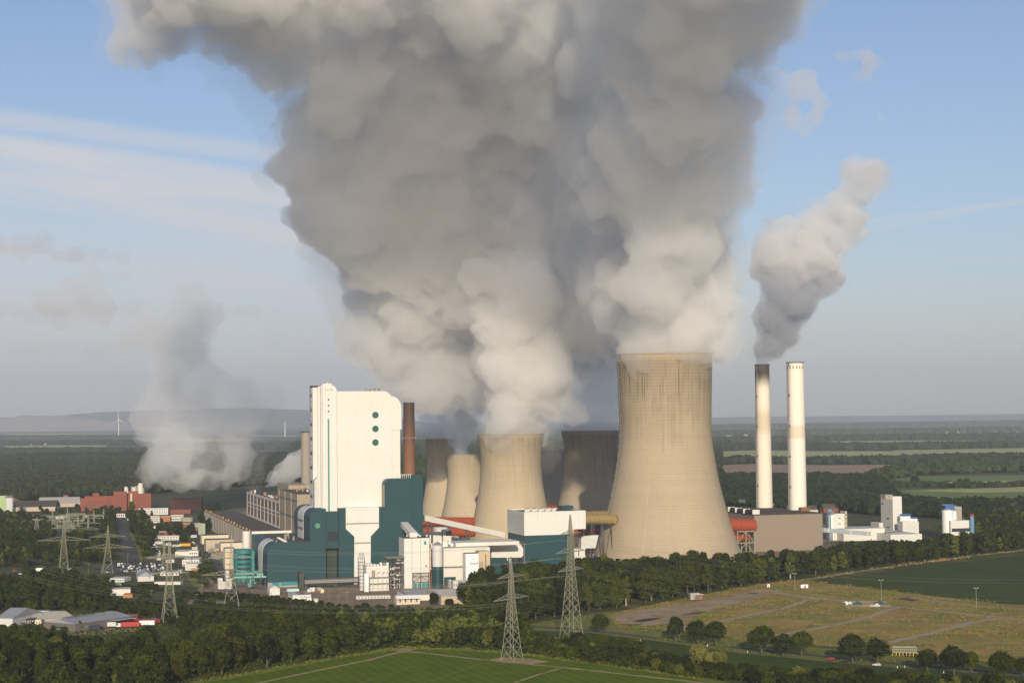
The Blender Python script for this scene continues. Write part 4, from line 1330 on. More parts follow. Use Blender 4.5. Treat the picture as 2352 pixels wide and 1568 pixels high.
p = gp(D1(800, 1278))
t = thing('two_tone_silo', 'round silo, white above and petrol blue below, right of the white tower building', 'silo', (p.x, p.y + 4, 0))
zm, z1 = at(D1(800, 905), p.y).z, at(D1(800, 552), p.y).z
MB().lathe([(4.5, 0), (4.5, zm)], 36).build('lower_shell', TEAL, t, True)
MB().lathe([(4.35, zm), (4.35, z1), (3.6, z1 + .5), (.05, z1 + .7)], 36).build('upper_shell', GREYW, t, True)
g = MB()
for k in range(20):
    a = 2 * PI * k / 20
    g.bar((4.3 * math.cos(a), 4.3 * math.sin(a), z1), (4.3 * math.cos(a), 4.3 * math.sin(a), z1 + 1.4), .2)
g.lathe([(4.2, z1 + 1.3), (4.4, z1 + 1.3), (4.4, z1 + 1.5), (4.2, z1 + 1.5)], 20).box(-2, 2, -2, 2, z1 + .6, z1 + 2.4)
g.build('top_railing', STEEL, t)
sp_ = MB()
for a in (-6.5, -5.2):
    sp_.bar((a, -1, 0), (a, -1, z1 + 4), .35)
for k in range(14):
    sp_.bar((-6.5, -1, z1 * k / 13), (-5.2, -1, z1 * (k + 1) / 13), .22)
sp_.build('stair_frame', RUST, t)

wh, w, h = house('white_process_hall', 'long white clad hall with a petrol blue foot behind the two tone silo', 'industrial hall', D1(903, 1215), D1(1680, 900), D1(903, 600), 40, WHITE2, ROOFL)
wh.box('teal_base', TEAL, .3, w - 30, -.3, -.004, 0, wh.fa(D1(903, 1080))[1])
wh.box('gantry', STEEL, 0, wh.fa(D1(1255, 900))[0], -2, -.31, wh.fa(D1(903, 915))[1], wh.fa(D1(903, 905))[1])
for k in range(5):
    q = wh.fa(D1(925 + k * 62, 880))
    wh.box('gantry_lamp', LSTEEL, q[0], q[0] + 1.2, -1.6, -1, q[1] - 1, q[1] + .6)
wh.box('rear_section', WHITE2, w * .35, w + 30, 14, 42, h + .26, wh.fa(D1(1500, 495), 14)[1])
rgf = random.Random(4)
fu = None
for k in range(22):
    x, y = rgf.uniform(690, 1180), rgf.uniform(420, 560)
    a = wh.fa(D1(x, 560))[0]
    b = 4 + (560 - y) / 140 * 30
    zf = h + .26 if a > 0 else wh.fa(D1(700, 560))[1] - 3
    p = wh.o + wh.e1 * a + wh.e2 * b
    if fu is None:
        fu = thing('filter_unit', 'white dust filter unit crowded on the roof behind the two tone silo', 'filter unit', (p.x, p.y, zf), wh.th, 'filter units on the process hall roof')
        MB().box(-1.6, 1.6, -1.4, 1.4, .9, 3.6).build('housing', WHITEP, fu)
        MB().tube((0, 0, 3.6), (.6, 0, 4.8), .6, n=8).build('outlet', WHITEP, fu)
        MB().tube((0, 0, .9), (0, 0, 0), 1.3, .3, n=8).build('hopper', GREYW, fu)
    else:
        dup(fu, (p.x, p.y, zf), wh.th + rgf.choice((0, PI / 2)), scale=(rgf.uniform(.7, 1.2),) * 3)
kn, w, h = house('logo_tower', 'slim white tower with small dark windows and a blue name near its top', 'industrial building', D1(1275, 1255), D1(1490, 900), D1(1275, 688), 10, mat('bright_white_render', (.84, .83, .80), .7, .05), ROOFD)
for x0, x1, y0, y1 in ((1392, 1414, 787, 773), (1314, 1332, 1058, 1040), (1344, 1380, 1058, 1040), (1394, 1418, 1060, 1042), (1314, 1332, 1148, 1130), (1344, 1380, 1150, 1132), (1394, 1420, 1152, 1136)):
    q0, q1 = kn.fa(D1(x0, y0)), kn.fa(D1(x1, y1))
    kn.box('window', GLASS, q0[0], q1[0], -.15, -.004, q0[1], q1[1])
tx = bpy.data.curves.new('logo_lettering', 'FONT')
tx.body = 'knauf'
tx.size = 3.1
tx.extrude = .05
tx.offset = .03
tx.materials.append(BLUE)
tmp = link(bpy.data.objects.new('lettering_outline', tx))
bpy.context.view_layer.update()
me = bpy.data.meshes.new_from_object(tmp.evaluated_get(bpy.context.evaluated_depsgraph_get()))
bpy.data.objects.remove(tmp)
to = link(bpy.data.objects.new('logo_lettering', me), kn.root)
q = kn.fa(D1(1345, 868))
to.location, to.rotation_euler = (q[0], -.08, q[1]), (PI / 2, 0, 0)
bt = Fr('beige_stair_tower', 'beige tower with one thin red vertical stripe, joined to the slim white tower', 'industrial building', D1(1499, 1250), Y=kn.o.y + 5)
q = bt.fa(D1(1675, 640))
bt.box('walls', mat('beige_render', (.52, .42, .28), .85, .06), 0, q[0], 0, 12, 0, q[1])
q0, q1 = bt.fa(D1(1603, 1105)), bt.fa(D1(1613, 688))
bt.box('red_stripe', RUST, q0[0], q1[0], -.15, -.004, 0, q1[1])
g = MB()
for a in (.3, 2.6):
    g.bar((a, -1.5, 0), (a, -1.5, q[1] * .72), .2)
for k in range(12):
    g.bar((.3, -1.5, q[1] * .06 * k), (2.6, -1.5, q[1] * .06 * (k + 1)), .16)
g.build('spiral_stair', GALV, bt.root)
ch_ = Fr('transfer_station', 'raised white clad transfer station on dark legs beside the beige tower', 'industrial building', D1(1710, 1100), Y=1500)
pts = [ch_.fa(D1(*q)) for q in ((1710, 752), (2205, 748), (2238, 715), (2238, 600), (2190, 522), (2050, 540), (1710, 552))]
ch_.poly('gallery', WHITE2, pts, 0, 12)
zz = pts[0][1]
ch_.box('side_face', GREYW, -.3, -.004, 0, 12, zz, pts[-1][1] - .2)  # dimmer light on the left end put into its greyer colour
ch_.box('blue_hall', TEAL, -1, ch_.fa(D1(1972, 900))[0], 1, 14, 4, zz - .1)
ch_.box('plinth', CONC, -1, ch_.fa(D1(1972, 900))[0], .8, 13.8, 0, 3.99)
g = MB()
for x in (2000, 2110, 2235):
    a = ch_.fa(D1(x, 900))[0]
    for b in (1, 11):
        g.box(a - .5, a + .5, b - .5, b + .5, 0, zz - .1)
g.bar((ch_.fa(D1(1980, 800))[0], 1, zz - 6), (ch_.fa(D1(2235, 800))[0], 1, zz - 1), .7).bar((ch_.fa(D1(2000, 800))[0], 1, zz - .7), (ch_.fa(D1(2235, 800))[0], 1, zz - .7), 1)
g.build('legs', DSTEEL, ch_.root)
g = MB()
for x, y in ((1820, 530), (1900, 528), (2030, 525), (2105, 430), (2210, 480)):
    q = ch_.fa(D1(x, y), 3)
    g.bar((q[0], 3, pts[-1][1]), (q[0], 3, q[1]), .5)
q0, q1 = ch_.fa(D1(2238, 500)), ch_.fa(D1(2262, 1000))
g.box(q0[0] + .6, q0[0] + 1.4, 0, 1, 0, q0[1])
g.build('roof_masts', STEEL, ch_.root)
wl2 = Fr('cream_roof_hall', 'pale flat hall roof with railings running behind the raised transfer station', 'industrial hall', D1(1690, 700), Y=1590)
q0, q1 = wl2.fa(D1(1800, 545)), wl2.fa(D1(2070, 470))
wl2.box('walls', WHITE2, -20, q1[0], 0, 18, 0, q1[1])
g = MB()
for k in range(24):
    a = -18 + (q1[0] + 16) * k / 23
    g.bar((a, .6, q1[1]), (a, .6, q1[1] + 2), .25)
g.bar((-18, .6, q1[1] + 2), (q1[0] - 2, .6, q1[1] + 2), .2)
g.build('railing', STEEL, wl2.root)
p = at(D1(1000, 470), 1640)
t = thing('round_tank', 'squat pale round tank under the long white conveyor', 'tank', (p.x, p.y, 0))
MB().lathe([(9, 0), (9, at(D1(1000, 395), 1640).z), (.05, at(D1(1000, 388), 1640).z)], 32).build('shell', GREYW, t, True)
p = at(D1(850, 300), 1680)
t = thing('round_tank', 'small pale round tank just behind the steel trestle of the conveyor', 'tank', (p.x, p.y, 0))
MB().lathe([(7, 0), (7, at(D1(850, 240), 1680).z), (.05, at(D1(850, 235), 1680).z)], 32).build('shell', GREYW, t, True)
f, w, h = house('fan_house', 'white box with a round fan and a turquoise door under the long conveyor', 'plant room', D1(895, 420), D1(1030, 350), D1(895, 288), 8, WHITE2, GREYW, Y=1600)
q = f.fa(D1(1000, 338))
disc('fan', STEEL, q[0], q[1], 2.2, 0, f.root)
q0, q1 = f.fa(D1(940, 385)), f.fa(D1(972, 312))
f.box('door', TURQ, q0[0], q1[0], -.2, -.004, q0[1], q1[1])
house('white_gallery', 'white box gallery between the petrol blue block and the fan house', 'plant room', D1(530, 500), D1(868, 380), D1(560, 335), 6, WHITE2, GREYW, Y=1596)
house('grey_containers', 'two storey blue grey site cabin with small dark windows below the white hall', 'site cabin', D1(1148, 1280), D1(1270, 1240), D1(1148, 1150), 8, mat('blue_grey_panel', (.20, .25, .30)), GREYW, win=(2, 5, .35, .35))
house('grey_containers', 'small pale grey two storey site cabin, left of the blue grey one', 'site cabin', D1(985, 1262), D1(1050, 1240), D1(985, 1135), 6, mat('mid_grey_panel', (.33, .34, .34)), GREYW, win=(2, 2, .3, .3))
house('pale_cabin', 'light grey end of the two storey site cabin', 'site cabin', D1(1062, 1280), D1(1144, 1250), D1(1062, 1146), 7, GREYW, GREYW, win=(1, 2, .3, .25))
f, w, h = house('low_workshop', 'low workshop with a broad pale roof in front of the silo', 'workshop', D1(860, 1545), D1(1245, 1500), D1(860, 1400), 46, BEIGEL, ROOFL, roof='gable', rise=3)
house('low_workshop', 'second low workshop with a pale grey shallow roof, left of the broad one', 'workshop', D1(300, 1480), D1(850, 1420), D1(300, 1385), 40, WHITE2, ROOFG, roof='gable', rise=2.5)
f, w, h = house('awning_building', 'small white building with a white slanted awning in front of the workshops', 'hut', D1(112, 1545), D1(505, 1540), D1(112, 1405), 9, mat('cream_render', (.62, .54, .40)), ROOFL, win=(1, 4, .25, .55))
MB().prism([(-3.6, h - 1.6), (0, h + .4), (0, h + .7), (-3.6, h - 1.3)], -1, w + 1, lambda p, q: (q, p[0], p[1])).build('awning', WHITEP, f.root)

# ------------------------------------------------------------------ K tower foot and right hand works
f, w, h = house('pump_house', 'small pale pump house with a slanted hopper at the left foot of the huge tower', 'plant room', Z3(1310, 660), Z3(1400, 600), Z3(1310, 555), 14, WHITE2, GREYW, Y=1600)
q = f.fa(Z3(1372, 600))[0]
MB().prism([(q, h), (q + 14, h), (q + 17, h + 12), (q, h + 11)], 1, 9, lambda p, k: (p[0], k, p[1])).build('hopper', GREYW, f.root)
g = MB()
for k in range(9):
    a = w + k * 3
    g.bar((a, 0, 0), (a, 0, 7 - k * .3), .5).bar((a, 0, 6), (a + 3, 0, 3), .3)
g.bar((w, 0, 7), (w + 26, 0, 4), .6).bar((w, 4, 7), (w + 26, 4, 4), .6)
g.build('steel_walkway', DSTEEL, f.root)

f, w, h = house('white_plant_tower', 'tall plain white tower block of the factory right of the chimneys', 'industrial building', Z5(705, 400), Z5(770, 300), Z5(705, 162), 29, WHITE, GREYW, Y=2010)
f.box('side_face', WHITE2, -.25, -.004, .1, 29, 0, h - .1)
for x, y in ((625, 215), (665, 327), (668, 392)):
    b, z = f.fb(Z5(x, y))
    f.box('window', GLASS, -.4, -.251, b - 2, b + 2, z - .9, z + .9)
b = f.tz(Z5(650, 150), h + 5)
f.box('roof_house', CONC, b[0] - 1, b[0] + 8, b[1], b[1] + 12, h + .25, h + 5.5)
def silo(label, uvb, top, r, m=WHITEP, Y=None, cap=BLUE, name='silo', group=None, head=True):
    p = at(uvb, Y) if Y else gp(uvb)
    t = thing(name, label, 'silo', (p.x, p.y, 0), 0, group)
    h = at((uvb[0], top[1]), p.y).z
    MB().lathe([(r, 0), (r, h), (r * .5, h + r * .25), (.05, h + r * .3)], 28).build('shell', m, t, True)
    if head:
        MB().box(-r * .5, r * .5, -r * .5, r * .5, h + .2, h + r * .9).box(-r, r, -r * .15, r * .15, h + r * .9, h + r * 1.1).build('top_platform', cap, t)
        g = MB()
        for k in range(10):
            g.bar((r * math.cos(k * .628), r * math.sin(k * .628), h), (r * math.cos(k * .628), r * math.sin(k * .628), h + 1.5), .2)
        g.lathe([(r - .1, h + 1.4), (r + .1, h + 1.4), (r + .1, h + 1.6), (r - .1, h + 1.6)], 20)
        g.build('railing', cap, t)
    return t
for k, (x, y) in enumerate(((770, 310), (795, 310), (820, 310), (842, 328), (860, 328), (876, 328))):
    silo('small white silo with blue top, ' + ('first', 'second', 'third', 'fourth', 'fifth', 'sixth')[k] + ' in the row right of the white tower block', Z5(x, 400), Z5(x, y), 2.6 if k < 3 else 2.0, Y=2000 - k, group='small white silos with blue tops')
house('white_annex', 'low white box under the row of small silos', 'industrial building', Z5(775, 420), Z5(897, 390), Z5(775, 352), 12, WHITE, GREYW, Y=1985)
house('white_annex', 'low white box with one window left of the tall white tower block', 'industrial building', Z5(598, 420), Z5(627, 390), Z5(598, 360), 20, WHITE, WHITE2, Y=1990)
f, w, h = house('flat_factory', 'wide low white factory hall with skylights behind the dark tree belt', 'industrial hall', Z5(685, 500), Z5(920, 440), Z5(685, 450), 60, WHITE, WHITE2, Y=1880)
for k in range(4):
    f.box('skylight', STEEL, w * (.1 + .22 * k), w * (.22 + .22 * k), 18 + k * 5, 22 + k * 5, h + .25, h + 1.4)
house('flat_factory', 'low pale hall roof stretching left towards the brown flue building', 'industrial hall', Z5(330, 470), Z5(640, 440), Z5(330, 408), 40, WHITE2, ROOFL, Y=1900)
conveyor('pale blue grey conveyor bridge leaving the brown flue building to the right', at(Z5(165, 412), 1800), at(Z5(520, 440), 1850), 5, 4.4, mat('pale_blue_grey', (.40, .45, .47)), (.18,))
silo('stout white silo beside the low white works, left', Z5(242, 430), Z5(242, 300), 4.5, Y=1920, cap=STEEL)
f, w, h = house('white_works', 'white works building with two slot windows next to the stout silo', 'industrial building', Z5(258, 445), Z5(340, 400), Z5(258, 293), 20, WHITE, GREYW, Y=1915, win=(4, 1, .25, .12))
house('beige_stair_tower', 'slim beige stair tower with a column of windows on the white works', 'industrial building', Z5(343, 445), Z5(357, 400), Z5(343, 273), 12, BEIGEL, GREYW, Y=1917, win=(6, 1, .5, .4))
t = Fr('blue_bucket_elevator', 'blue lattice elevator against the left silo of the white works', 'elevator', Z5(217, 440), Y=1914)
hh = t.fa(Z5(217, 275))[1]
g = MB()
for a in (0, 2.6):
    g.bar((a, 0, 0), (a, 0, hh), .5)
for k in range(14):
    g.bar((0, 0, hh * k / 14), (2.6, 0, hh * (k + 1) / 14), .3)
g.build('frame', mat('light_blue_steel', (.12, .28, .42)), t.root)
t.box('head', mat('light_blue_steel', (.12, .28, .42)), -.6, 4, -.5, 1.5, hh, hh + 2.6)
for k, (x, y) in enumerate(((1117, 265), (1147, 268))):
    silo(('front', 'rear')[k] + ' of two big white silos standing right of the factory', Z5(x, 420), Z5(x, y), 6.2 if k == 0 else 5.6, Y=1900 + 8 * k, group='two big white silos')
house('beige_stair_tower', 'broad beige concrete tower behind the two big white silos', 'industrial building', Z5(1170, 420), Z5(1222, 300), Z5(1170, 240), 10, CONC, GREYW, Y=1925)
f, w, h = house('white_works', 'low white building with a dark window band right of the big white silos', 'industrial building', Z5(1138, 410), Z5(1287, 370), Z5(1138, 345), 14, WHITE, GREYW, Y=1890)
f.box('window_band', GLASS, w * .05, w * .95, -.15, -.004, h * .45, h * .62)
silo('small blue and red mixing tower at the end of the low white building', Z5(1300, 400), Z5(1300, 310), 2.2, Y=1893, m=mat('light_blue_steel', (.12, .28, .42)), cap=REDP, name='mixing_tower')
house('brick_house', 'red brick works building with a white upper part, beyond the right chimney', 'building', Z5(365, 252), Z5(455, 250), Z5(365, 205), 14, BRICK, GREYW, Y=gp(Z5(365, 258)).y, win=(1, 3, .4, .4))
house('brick_house', 'red brick tower house next to the brick building beyond the right chimney', 'building', Z5(342, 235), Z5(413, 230), Z5(342, 170), 10, BRICK, RUST, Y=gp(Z5(365, 262)).y + 30, win=(2, 3, .4, .3))
for k, (x0, x1, yb, yt, rm, wmm, lab) in enumerate(((75, 135, 286, 262, ROOFD, WHITE2, 'white gabled house with a dark roof just right of the right chimney'), (180, 290, 280, 250, ROOFD, BRICK, 'long dark roofed brick farmhouse right of the chimneys'), (295, 420, 268, 250, ROOFD, BEIGEL, 'pale farm building with a dark roof beside the long farmhouse'))):
    house('village_house', lab, 'house', Z5(x0, yb), Z5(x1, yb), Z5(x0, yt), 12, wmm, rm, roof='gable', rise=6, win=(1, 5, .3, .3))
house('village_house', 'tiny white gabled house among trees left of the left chimney', 'house', Z4(1003, 166), Z4(1028, 166), Z4(1003, 158), 10, WHITE2, BRICK, roof='gable', rise=6, ridge_along=False)
house('village_house', 'small cream gabled house standing between the two chimneys', 'house', Z4(1370, 242), Z4(1386, 242), Z4(1370, 232), 10, WHITE2, BRICK, roof='gable', rise=6, ridge_along=False)
for k, (x0, x1, yb, yt, wm_, lab) in enumerate(((705, 810, 88, 72, GREYW, 'long pale barn at the edge of the far green field'), (815, 868, 80, 64, WHITE2, 'white barn right of the long pale barn'), (955, 1000, 92, 80, BLUE, 'blue roofed shed in the far field'), (615, 660, 98, 84, BEIGEL, 'beige shed left of the long pale barn'), (1120, 1165, 86, 66, BRICK, 'red house below the far green field'))):
    house('far_barn', lab, 'barn', Z5(x0, yb), Z5(x1, yb), Z5(x0, yt), 16, wm_, ROOFL if k != 2 else BLUE, roof='gable', rise=3)
for k in range(9):
    c = (REDP, REDP, ORANGE, REDP, RUST, YELLOW, YELLOW, YELLOW, YELLOW)[k]
    p = gp(Z5(1300 + k * 33, 80 - k * .8))
    tag(MB().box(-9, 9, -1.5, 1.5, 1, 4).box(-8, -5, -1, 1, 0, 1).box(5, 8, -1, 1, 0, 1).build('goods_wagon', c, None, loc=(p.x, p.y, .3)), ('red', 'yellow')[k > 4] + ' goods wagon in the far train on the right', 'wagon', 'goods wagons of the far train')

# ------------------------------------------------------------------ lattice pylons
def pylon(label, foot, top, arms, base_w, th, kz=1.0, thick=.30, group='high voltage pylons', Y=None, waist=.42):
    """foot: pixel at the middle of the base, top: pixel at the tip; arms: (height fraction, half length)"""
    p = at(foot, Y) if Y else gp(foot)
    H = at(top, p.y).z
    t = thing('lattice_pylon', label, 'pylon', (p.x, p.y, 0), R(th), group)
    top_arm = max(a[0] for a in arms)
    low_arm = min(a[0] for a in arms)

    def half(s):
        if s < low_arm:
            return base_w / 2 + (base_w * .16 - base_w / 2) * (s / low_arm) ** .8
        if s < top_arm:
            return base_w * (.16 - .06 * (s - low_arm) / max(.01, top_arm - low_arm))
        return base_w * .10 * max(.06, 1 - (s - top_arm) / (1 - top_arm))
    g = MB()
    lv, s = [0.0], 0.0
    while s < .97:
        s += max(.022, half(s) * 2.1 / H * .8)
        lv.append(min(s, 1.0))
    for s0, s1 in zip(lv, lv[1:]):
        w0, w1, z0, z1 = half(s0), half(s1), s0 * H, s1 * H
        cs = [(-1, -1), (1, -1), (1, 1), (-1, 1)]
        for k in range(4):
            (x, y), (x2, y2) = cs[k], cs[(k + 1) % 4]
            g.bar((x * w0, y * w0, z0), (x * w1, y * w1, z1), thick)
            g.bar((x * w0, y * w0, z0), (x2 * w1, y2 * w1, z1), thick * .62)
            g.bar((x2 * w0, y2 * w0, z0), (x * w1, y * w1, z1), thick * .62)
            if s1 < .2 or s1 > .3:
                g.bar((x * w1, y * w1, z1), (x2 * w1, y2 * w1, z1), thick * .5)
    g.build('lattice_body', GALV, t)
    for s, L in arms:
        z, w = s * H, half(s)
        g = MB()
        d = min(3.4, L * .16)
        for sg in (-1, 1):
            for y in (-w, w):
                g.bar((sg * w, y, z), (sg * L, 0, z), thick * .8)
                g.bar((sg * w, y, z + d), (sg * L, 0, z), thick * .7)
            n = 6
            for k in range(n):
                f0, f1 = k / n, (k + 1) / n
                x0, x1 = w + (L - w) * f0, w + (L - w) * f1
                for y in (-w, w):
                    g.bar((sg * x0, y * (1 - f0), z), (sg * x1, y * (1 - f1), z + d * (1 - f1)), thick * .5)
                g.bar((sg * x0, -w * (1 - f0), z), (sg * x1, w * (1 - f1), z), thick * .5)
        arm = g.build('crossarm', GALV, t)
        ins = MB()
        for x in (-L, -L * .55, L * .55, L):
            ins.bar((x, 0, z - .2), (x, 0, z - 3.2), .34)
        ins.build('insulators', DSTEEL, arm)
    return t, H


TH = 55
pa, HA = pylon('big lattice pylon at the edge of the bright green field, nearest of all', Z3(845, 1396), Z3(838, 600), [(.79, 13.5), (.585, 17.5)], 9.3, TH, thick=.24)
pb, HB = pylon('tallest lattice pylon with three crossarms, in the shrubs right of the nearest pylon', Z3(1296, 1254), Z3(1283, 275), [(.83, 12.5), (.69, 17), (.55, 14.5)], 11.5, TH, thick=.26)
pc, HC_ = pylon('lattice pylon standing right behind the grey warehouse and its red lorries', Z1(1279, 1112), Z1(1280, 480), [(.775, 15.5), (.59, 13.5)], 10.5, 20, thick=.25)
pd, HD = pylon('lattice pylon beside the main road on the left, with wide lower arms', Z1(482, 768), Z1(487, 290), [(.77, 11), (.58, 23.5)], 10.2, 8, thick=.20)
pe, HE = pylon('lattice pylon at the left end of the car park', Z1(815, 737), Z1(817, 365), [(.735, 17), (.51, 22.5)], 11, 5, thick=.20)
pf, HF = pylon('lattice pylon in front of the turquoise office block', Z2(238, 985), Z2(230, 435), [(.66, 17), (.43, 22)], 11.5, 8, thick=.24)
pylon('thin lattice pylon just behind the pylon by the warehouse', Z1(1240, 722), Z1(1243, 470), [(.72, 12), (.42, 18)], 6.5, 10, thick=.24)
for k, (x, yb, yt, L) in enumerate(((278, 487, 312, 4.5), (397, 470, 262, 12), (510, 482, 230, 22), (666, 487, 288, 24), (710, 428, 262, 16), (783, 335, 252, 12))):
    pylon('small distant pylon of the switchyard, ' + ('leftmost and narrow', 'second from the left', 'third and tallest', 'fourth, with wide arms', 'fifth, near the brick works', 'farthest right and smallest')[k], Z1(x, yb), Z1(x + 1, yt), [(.62, L * .6), (.38, L * .8)] if k else [(.85, 3)], 8, 5, thick=.24)


def cables(label, A, B, offs, sag, r=.034):
    t = thing('power_line', label, 'power line', A)
    for k, (a, b) in enumerate(offs):
        p, q = Vector(A) + Vector(a), Vector(B) + Vector(b)
        mb = MB()
        n = 20
        pt = [p.lerp(q, i / n) - Vector((0, 0, sag * 4 * (i / n) * (1 - i / n))) - Vector(A) for i in range(n + 1)]
        for i in range(n):
            mb.tube(pt[i], pt[i + 1], r, n=3, cap=False)
        mb.build('cable', GALV, t)
    return t


def arm_pts(th, arms, H):
    c, s = math.cos(R(th)), math.sin(R(th))
    return [Vector((x * c, x * s, f * H - 3.2)) for f, L in arms for x in (-L, -L * .55, L * .55, L)]


def span(label, t, H, th, arms, d, length, dz=0):
    A = Vector(t.location)
    B = A + Vector(d).normalized() * length
    o = arm_pts(th, arms, H)
    cables(label, A, B, [(v, v + Vector((0, 0, dz))) for v in o], length * .03)


armsA, armsB, armsC, armsF = [(.79, 13.5), (.585, 17.5)], [(.83, 12.5), (.69, 17), (.55, 14.5)], [(.775, 15.5), (.59, 13.5)], [(.66, 17), (.43, 22)]
dA = (math.sin(R(TH)), -math.cos(R(TH)), 0)
span('power line leaving the nearest pylon to the right', pa, HA, TH, armsA, dA, 340)
span('power line leaving the nearest pylon to the left, past the works', pa, HA, TH, armsA, (-dA[0], -dA[1], 0), 420)
span('power line leaving the tallest pylon to the right over the road trees', pb, HB, TH, armsB, dA, 360, -8)
span('power line leaving the tallest pylon to the left, past the petrol blue walls', pb, HB, TH, armsB, (-dA[0], -dA[1], 0), 430, -8)


# ------------------------------------------------------------------ road vehicles, masts and lamps
def car(name, label, uv, paint, th, cat='car', group=None, L=4.4, tall=1.45):
    p = gp(uv)
    t = thing(name, label, cat, (p.x, p.y, .13), R(th), group)
    prof = [(-L / 2, .35), (L / 2, .35), (L / 2, .75), (L * .28, .92), (L * .10, tall), (-L * .33, tall), (-L * .46, .95), (-L / 2, .85)]
    MB().prism(prof, -.86, .86, lambda q, h: (q[0], h, q[1])).build('body', paint, t)
    gl = [(L * .25, .95), (L * .10, tall - .08), (-L * .31, tall - .08), (-L * .42, .98)]
    MB().prism(gl, -.88, .88, lambda q, h: (q[0], h, q[1])).build('windows', GLASS, t)
    for x in (-L * .31, L * .31):
        for y in (-.8, .8):
            MB().tube((x, y - .11, .32), (x, y + .11, .32), .33, n=12).build('wheel', RUBBER, t)
    return t


car('parked_car', 'red car on the country road, under the roadside trees', Z5(233, 1393), REDP, 158)
car('parked_car', 'black car on the country road just right of the red one', Z5(333, 1411), BLACKP, 158)
car('parked_car', 'white car on the country road below a large roadside tree', Z5(578, 1438), WHITEP, 160)
car('parked_car', 'yellow car on the access road near the pylon in front of the turquoise block', Z2(95, 932), YELP, 170)
for k, (x, y, m_, lab) in enumerate(((113, 728, REDP, 'dark red car on the main road, far left'), (145, 752, WHITEP, 'white car on the main road, left lane'), (172, 744, SILVER, 'silver car on the main road close to the white one'), (428, 720, BLACKP, 'dark car on the main road left of the car park'), (530, 713, WHITEP, 'white car on the main road between the two road pylons'), (740, 712, BLACKP, 'black car at the entrance of the car park'))):
    car('car', lab, Z1(x, y), m_, 172)


def truck(label, uv, box_m, cab_m, th, L=11.0, cab=True, cat='lorry', name='lorry'):
    p = gp(uv)
    t = thing(name, label, cat, (p.x, p.y, .12), R(th))
    MB().box(-L / 2, L / 2 - 2.6, -1.25, 1.25, 1.1, 3.9).build('cargo_box', box_m, t)
    MB().box(-L / 2, L / 2 - (.3 if cab else 2.6), -1.1, 1.1, .7, 1.08).build('chassis', DSTEEL, t)
    if cab:
        MB().prism([(L / 2 - 2.4, 1.09), (L / 2, 1.09), (L / 2, 2.0), (L / 2 - .35, 3.3), (L / 2 - 2.4, 3.4)], -1.2, 1.2, lambda q, h: (q[0], h, q[1])).build('cab', cab_m, t)
        MB().prism([(L / 2 - .1, 2.05), (L / 2 - .38, 3.1), (L / 2 - 1.2, 3.1), (L / 2 - 1.2, 2.05)], -1.22, 1.22, lambda q, h: (q[0], h, q[1])).build('windscreen', GLASS, t)
    for x in (-L / 2 + 1, -L / 2 + 2.4, L / 2 - 1.4 if cab else -L / 2 + 3.8):
        for y in (-1.05, 1.05):
            MB().tube((x, y - .15, .5), (x, y + .15, .5), .5, n=12).build('wheel', RUBBER, t)
    return t


truck('red and white lorry with a white cab in the warehouse yard', Z1(968, 1152), REDP, WHITEP, 187, 15)
truck('grey box trailer beside the wall of the grey warehouse', Z1(805, 1152), GREYW, GREYW, 182, 13, cab=False, cat='trailer', name='box_trailer')
truck('white box trailer at the right end of the warehouse yard', Z1(1096, 1140), WHITEP, GREYW, 182, 13, cab=False, cat='trailer', name='box_trailer')
truck('dark blue van parked against the warehouse wall', Z1(712, 1172), mat('dark_blue_paint', (.02, .03, .06), .4), mat('dark_blue_paint', (.02, .03, .06)), 180, 8, cat='van', name='van')
truck('bright orange covered lorry on the works access road in the town', Z1(1395, 541), ORP, WHITEP, 180, 13)
truck('white motor home on the main road at the left', Z1(292, 731), WHITEP, WHITEP, 172, 8, cat='van', name='van')
truck('white lorry with a white cab beside the long white depot', Z1(880, 892), WHITEP, WHITEP, 175, 12)
truck('white delivery van in the car park near the pylon', Z1(903, 692), WHITEP, WHITEP, 90, 7, cat='van', name='van')
for k, (x, y, m_, l, lab) in enumerate(((1095, 1117, mat('dark_red_paint', (.20, .02, .02), .6), 22, 'long dark red container row behind the lorries in the warehouse yard'), (868, 1150, GREENP, 5, 'dark green skip container beside the grey trailer'), (990, 1100, WHITEP, 9, 'white container on end behind the timber heap'), (1165, 1110, BLUE, 4, 'blue container end right of the dark red containers'))):
    p = gp(Z1(x, y))
    t = thing('container', lab, 'container', (p.x, p.y, 0), R(-4))
    MB().box(-l / 2, l / 2, -1.3, 1.3, .1, 3.2).build('body', m_, t)
    g = MB()
    for i in range(int(l / .7)):
        g.box(-l / 2 + .3 + i * .7, -l / 2 + .5 + i * .7, -1.36, -1.302, .3, 3.0)
    g.build('side_corrugation', m_, t)
tp = gp(Z1(905, 1118))
g = MB()
rg = random.Random(21)
for k in range(70):
    a = rg.uniform(0, 2 * PI)
    q = Vector((rg.gauss(0, 3.4), rg.gauss(0, 1.6), 0))
    q.z = max(.3, 3.6 - q.length * .75) * rg.uniform(.4, 1)
    e = Vector((math.cos(a), math.sin(a) * .5, rg.uniform(-.2, .2))) * rg.uniform(.8, 2.0)
    g.bar(q - e, q + e, rg.uniform(.25, .5))
tag(g.build('timber_heap', mat('sawn_timber', (.36, .25, .13), .9, .3, .5), None, loc=(tp.x, tp.y, 0)), 'heap of broken timber and scrap beside the warehouse wall', 'timber heap')

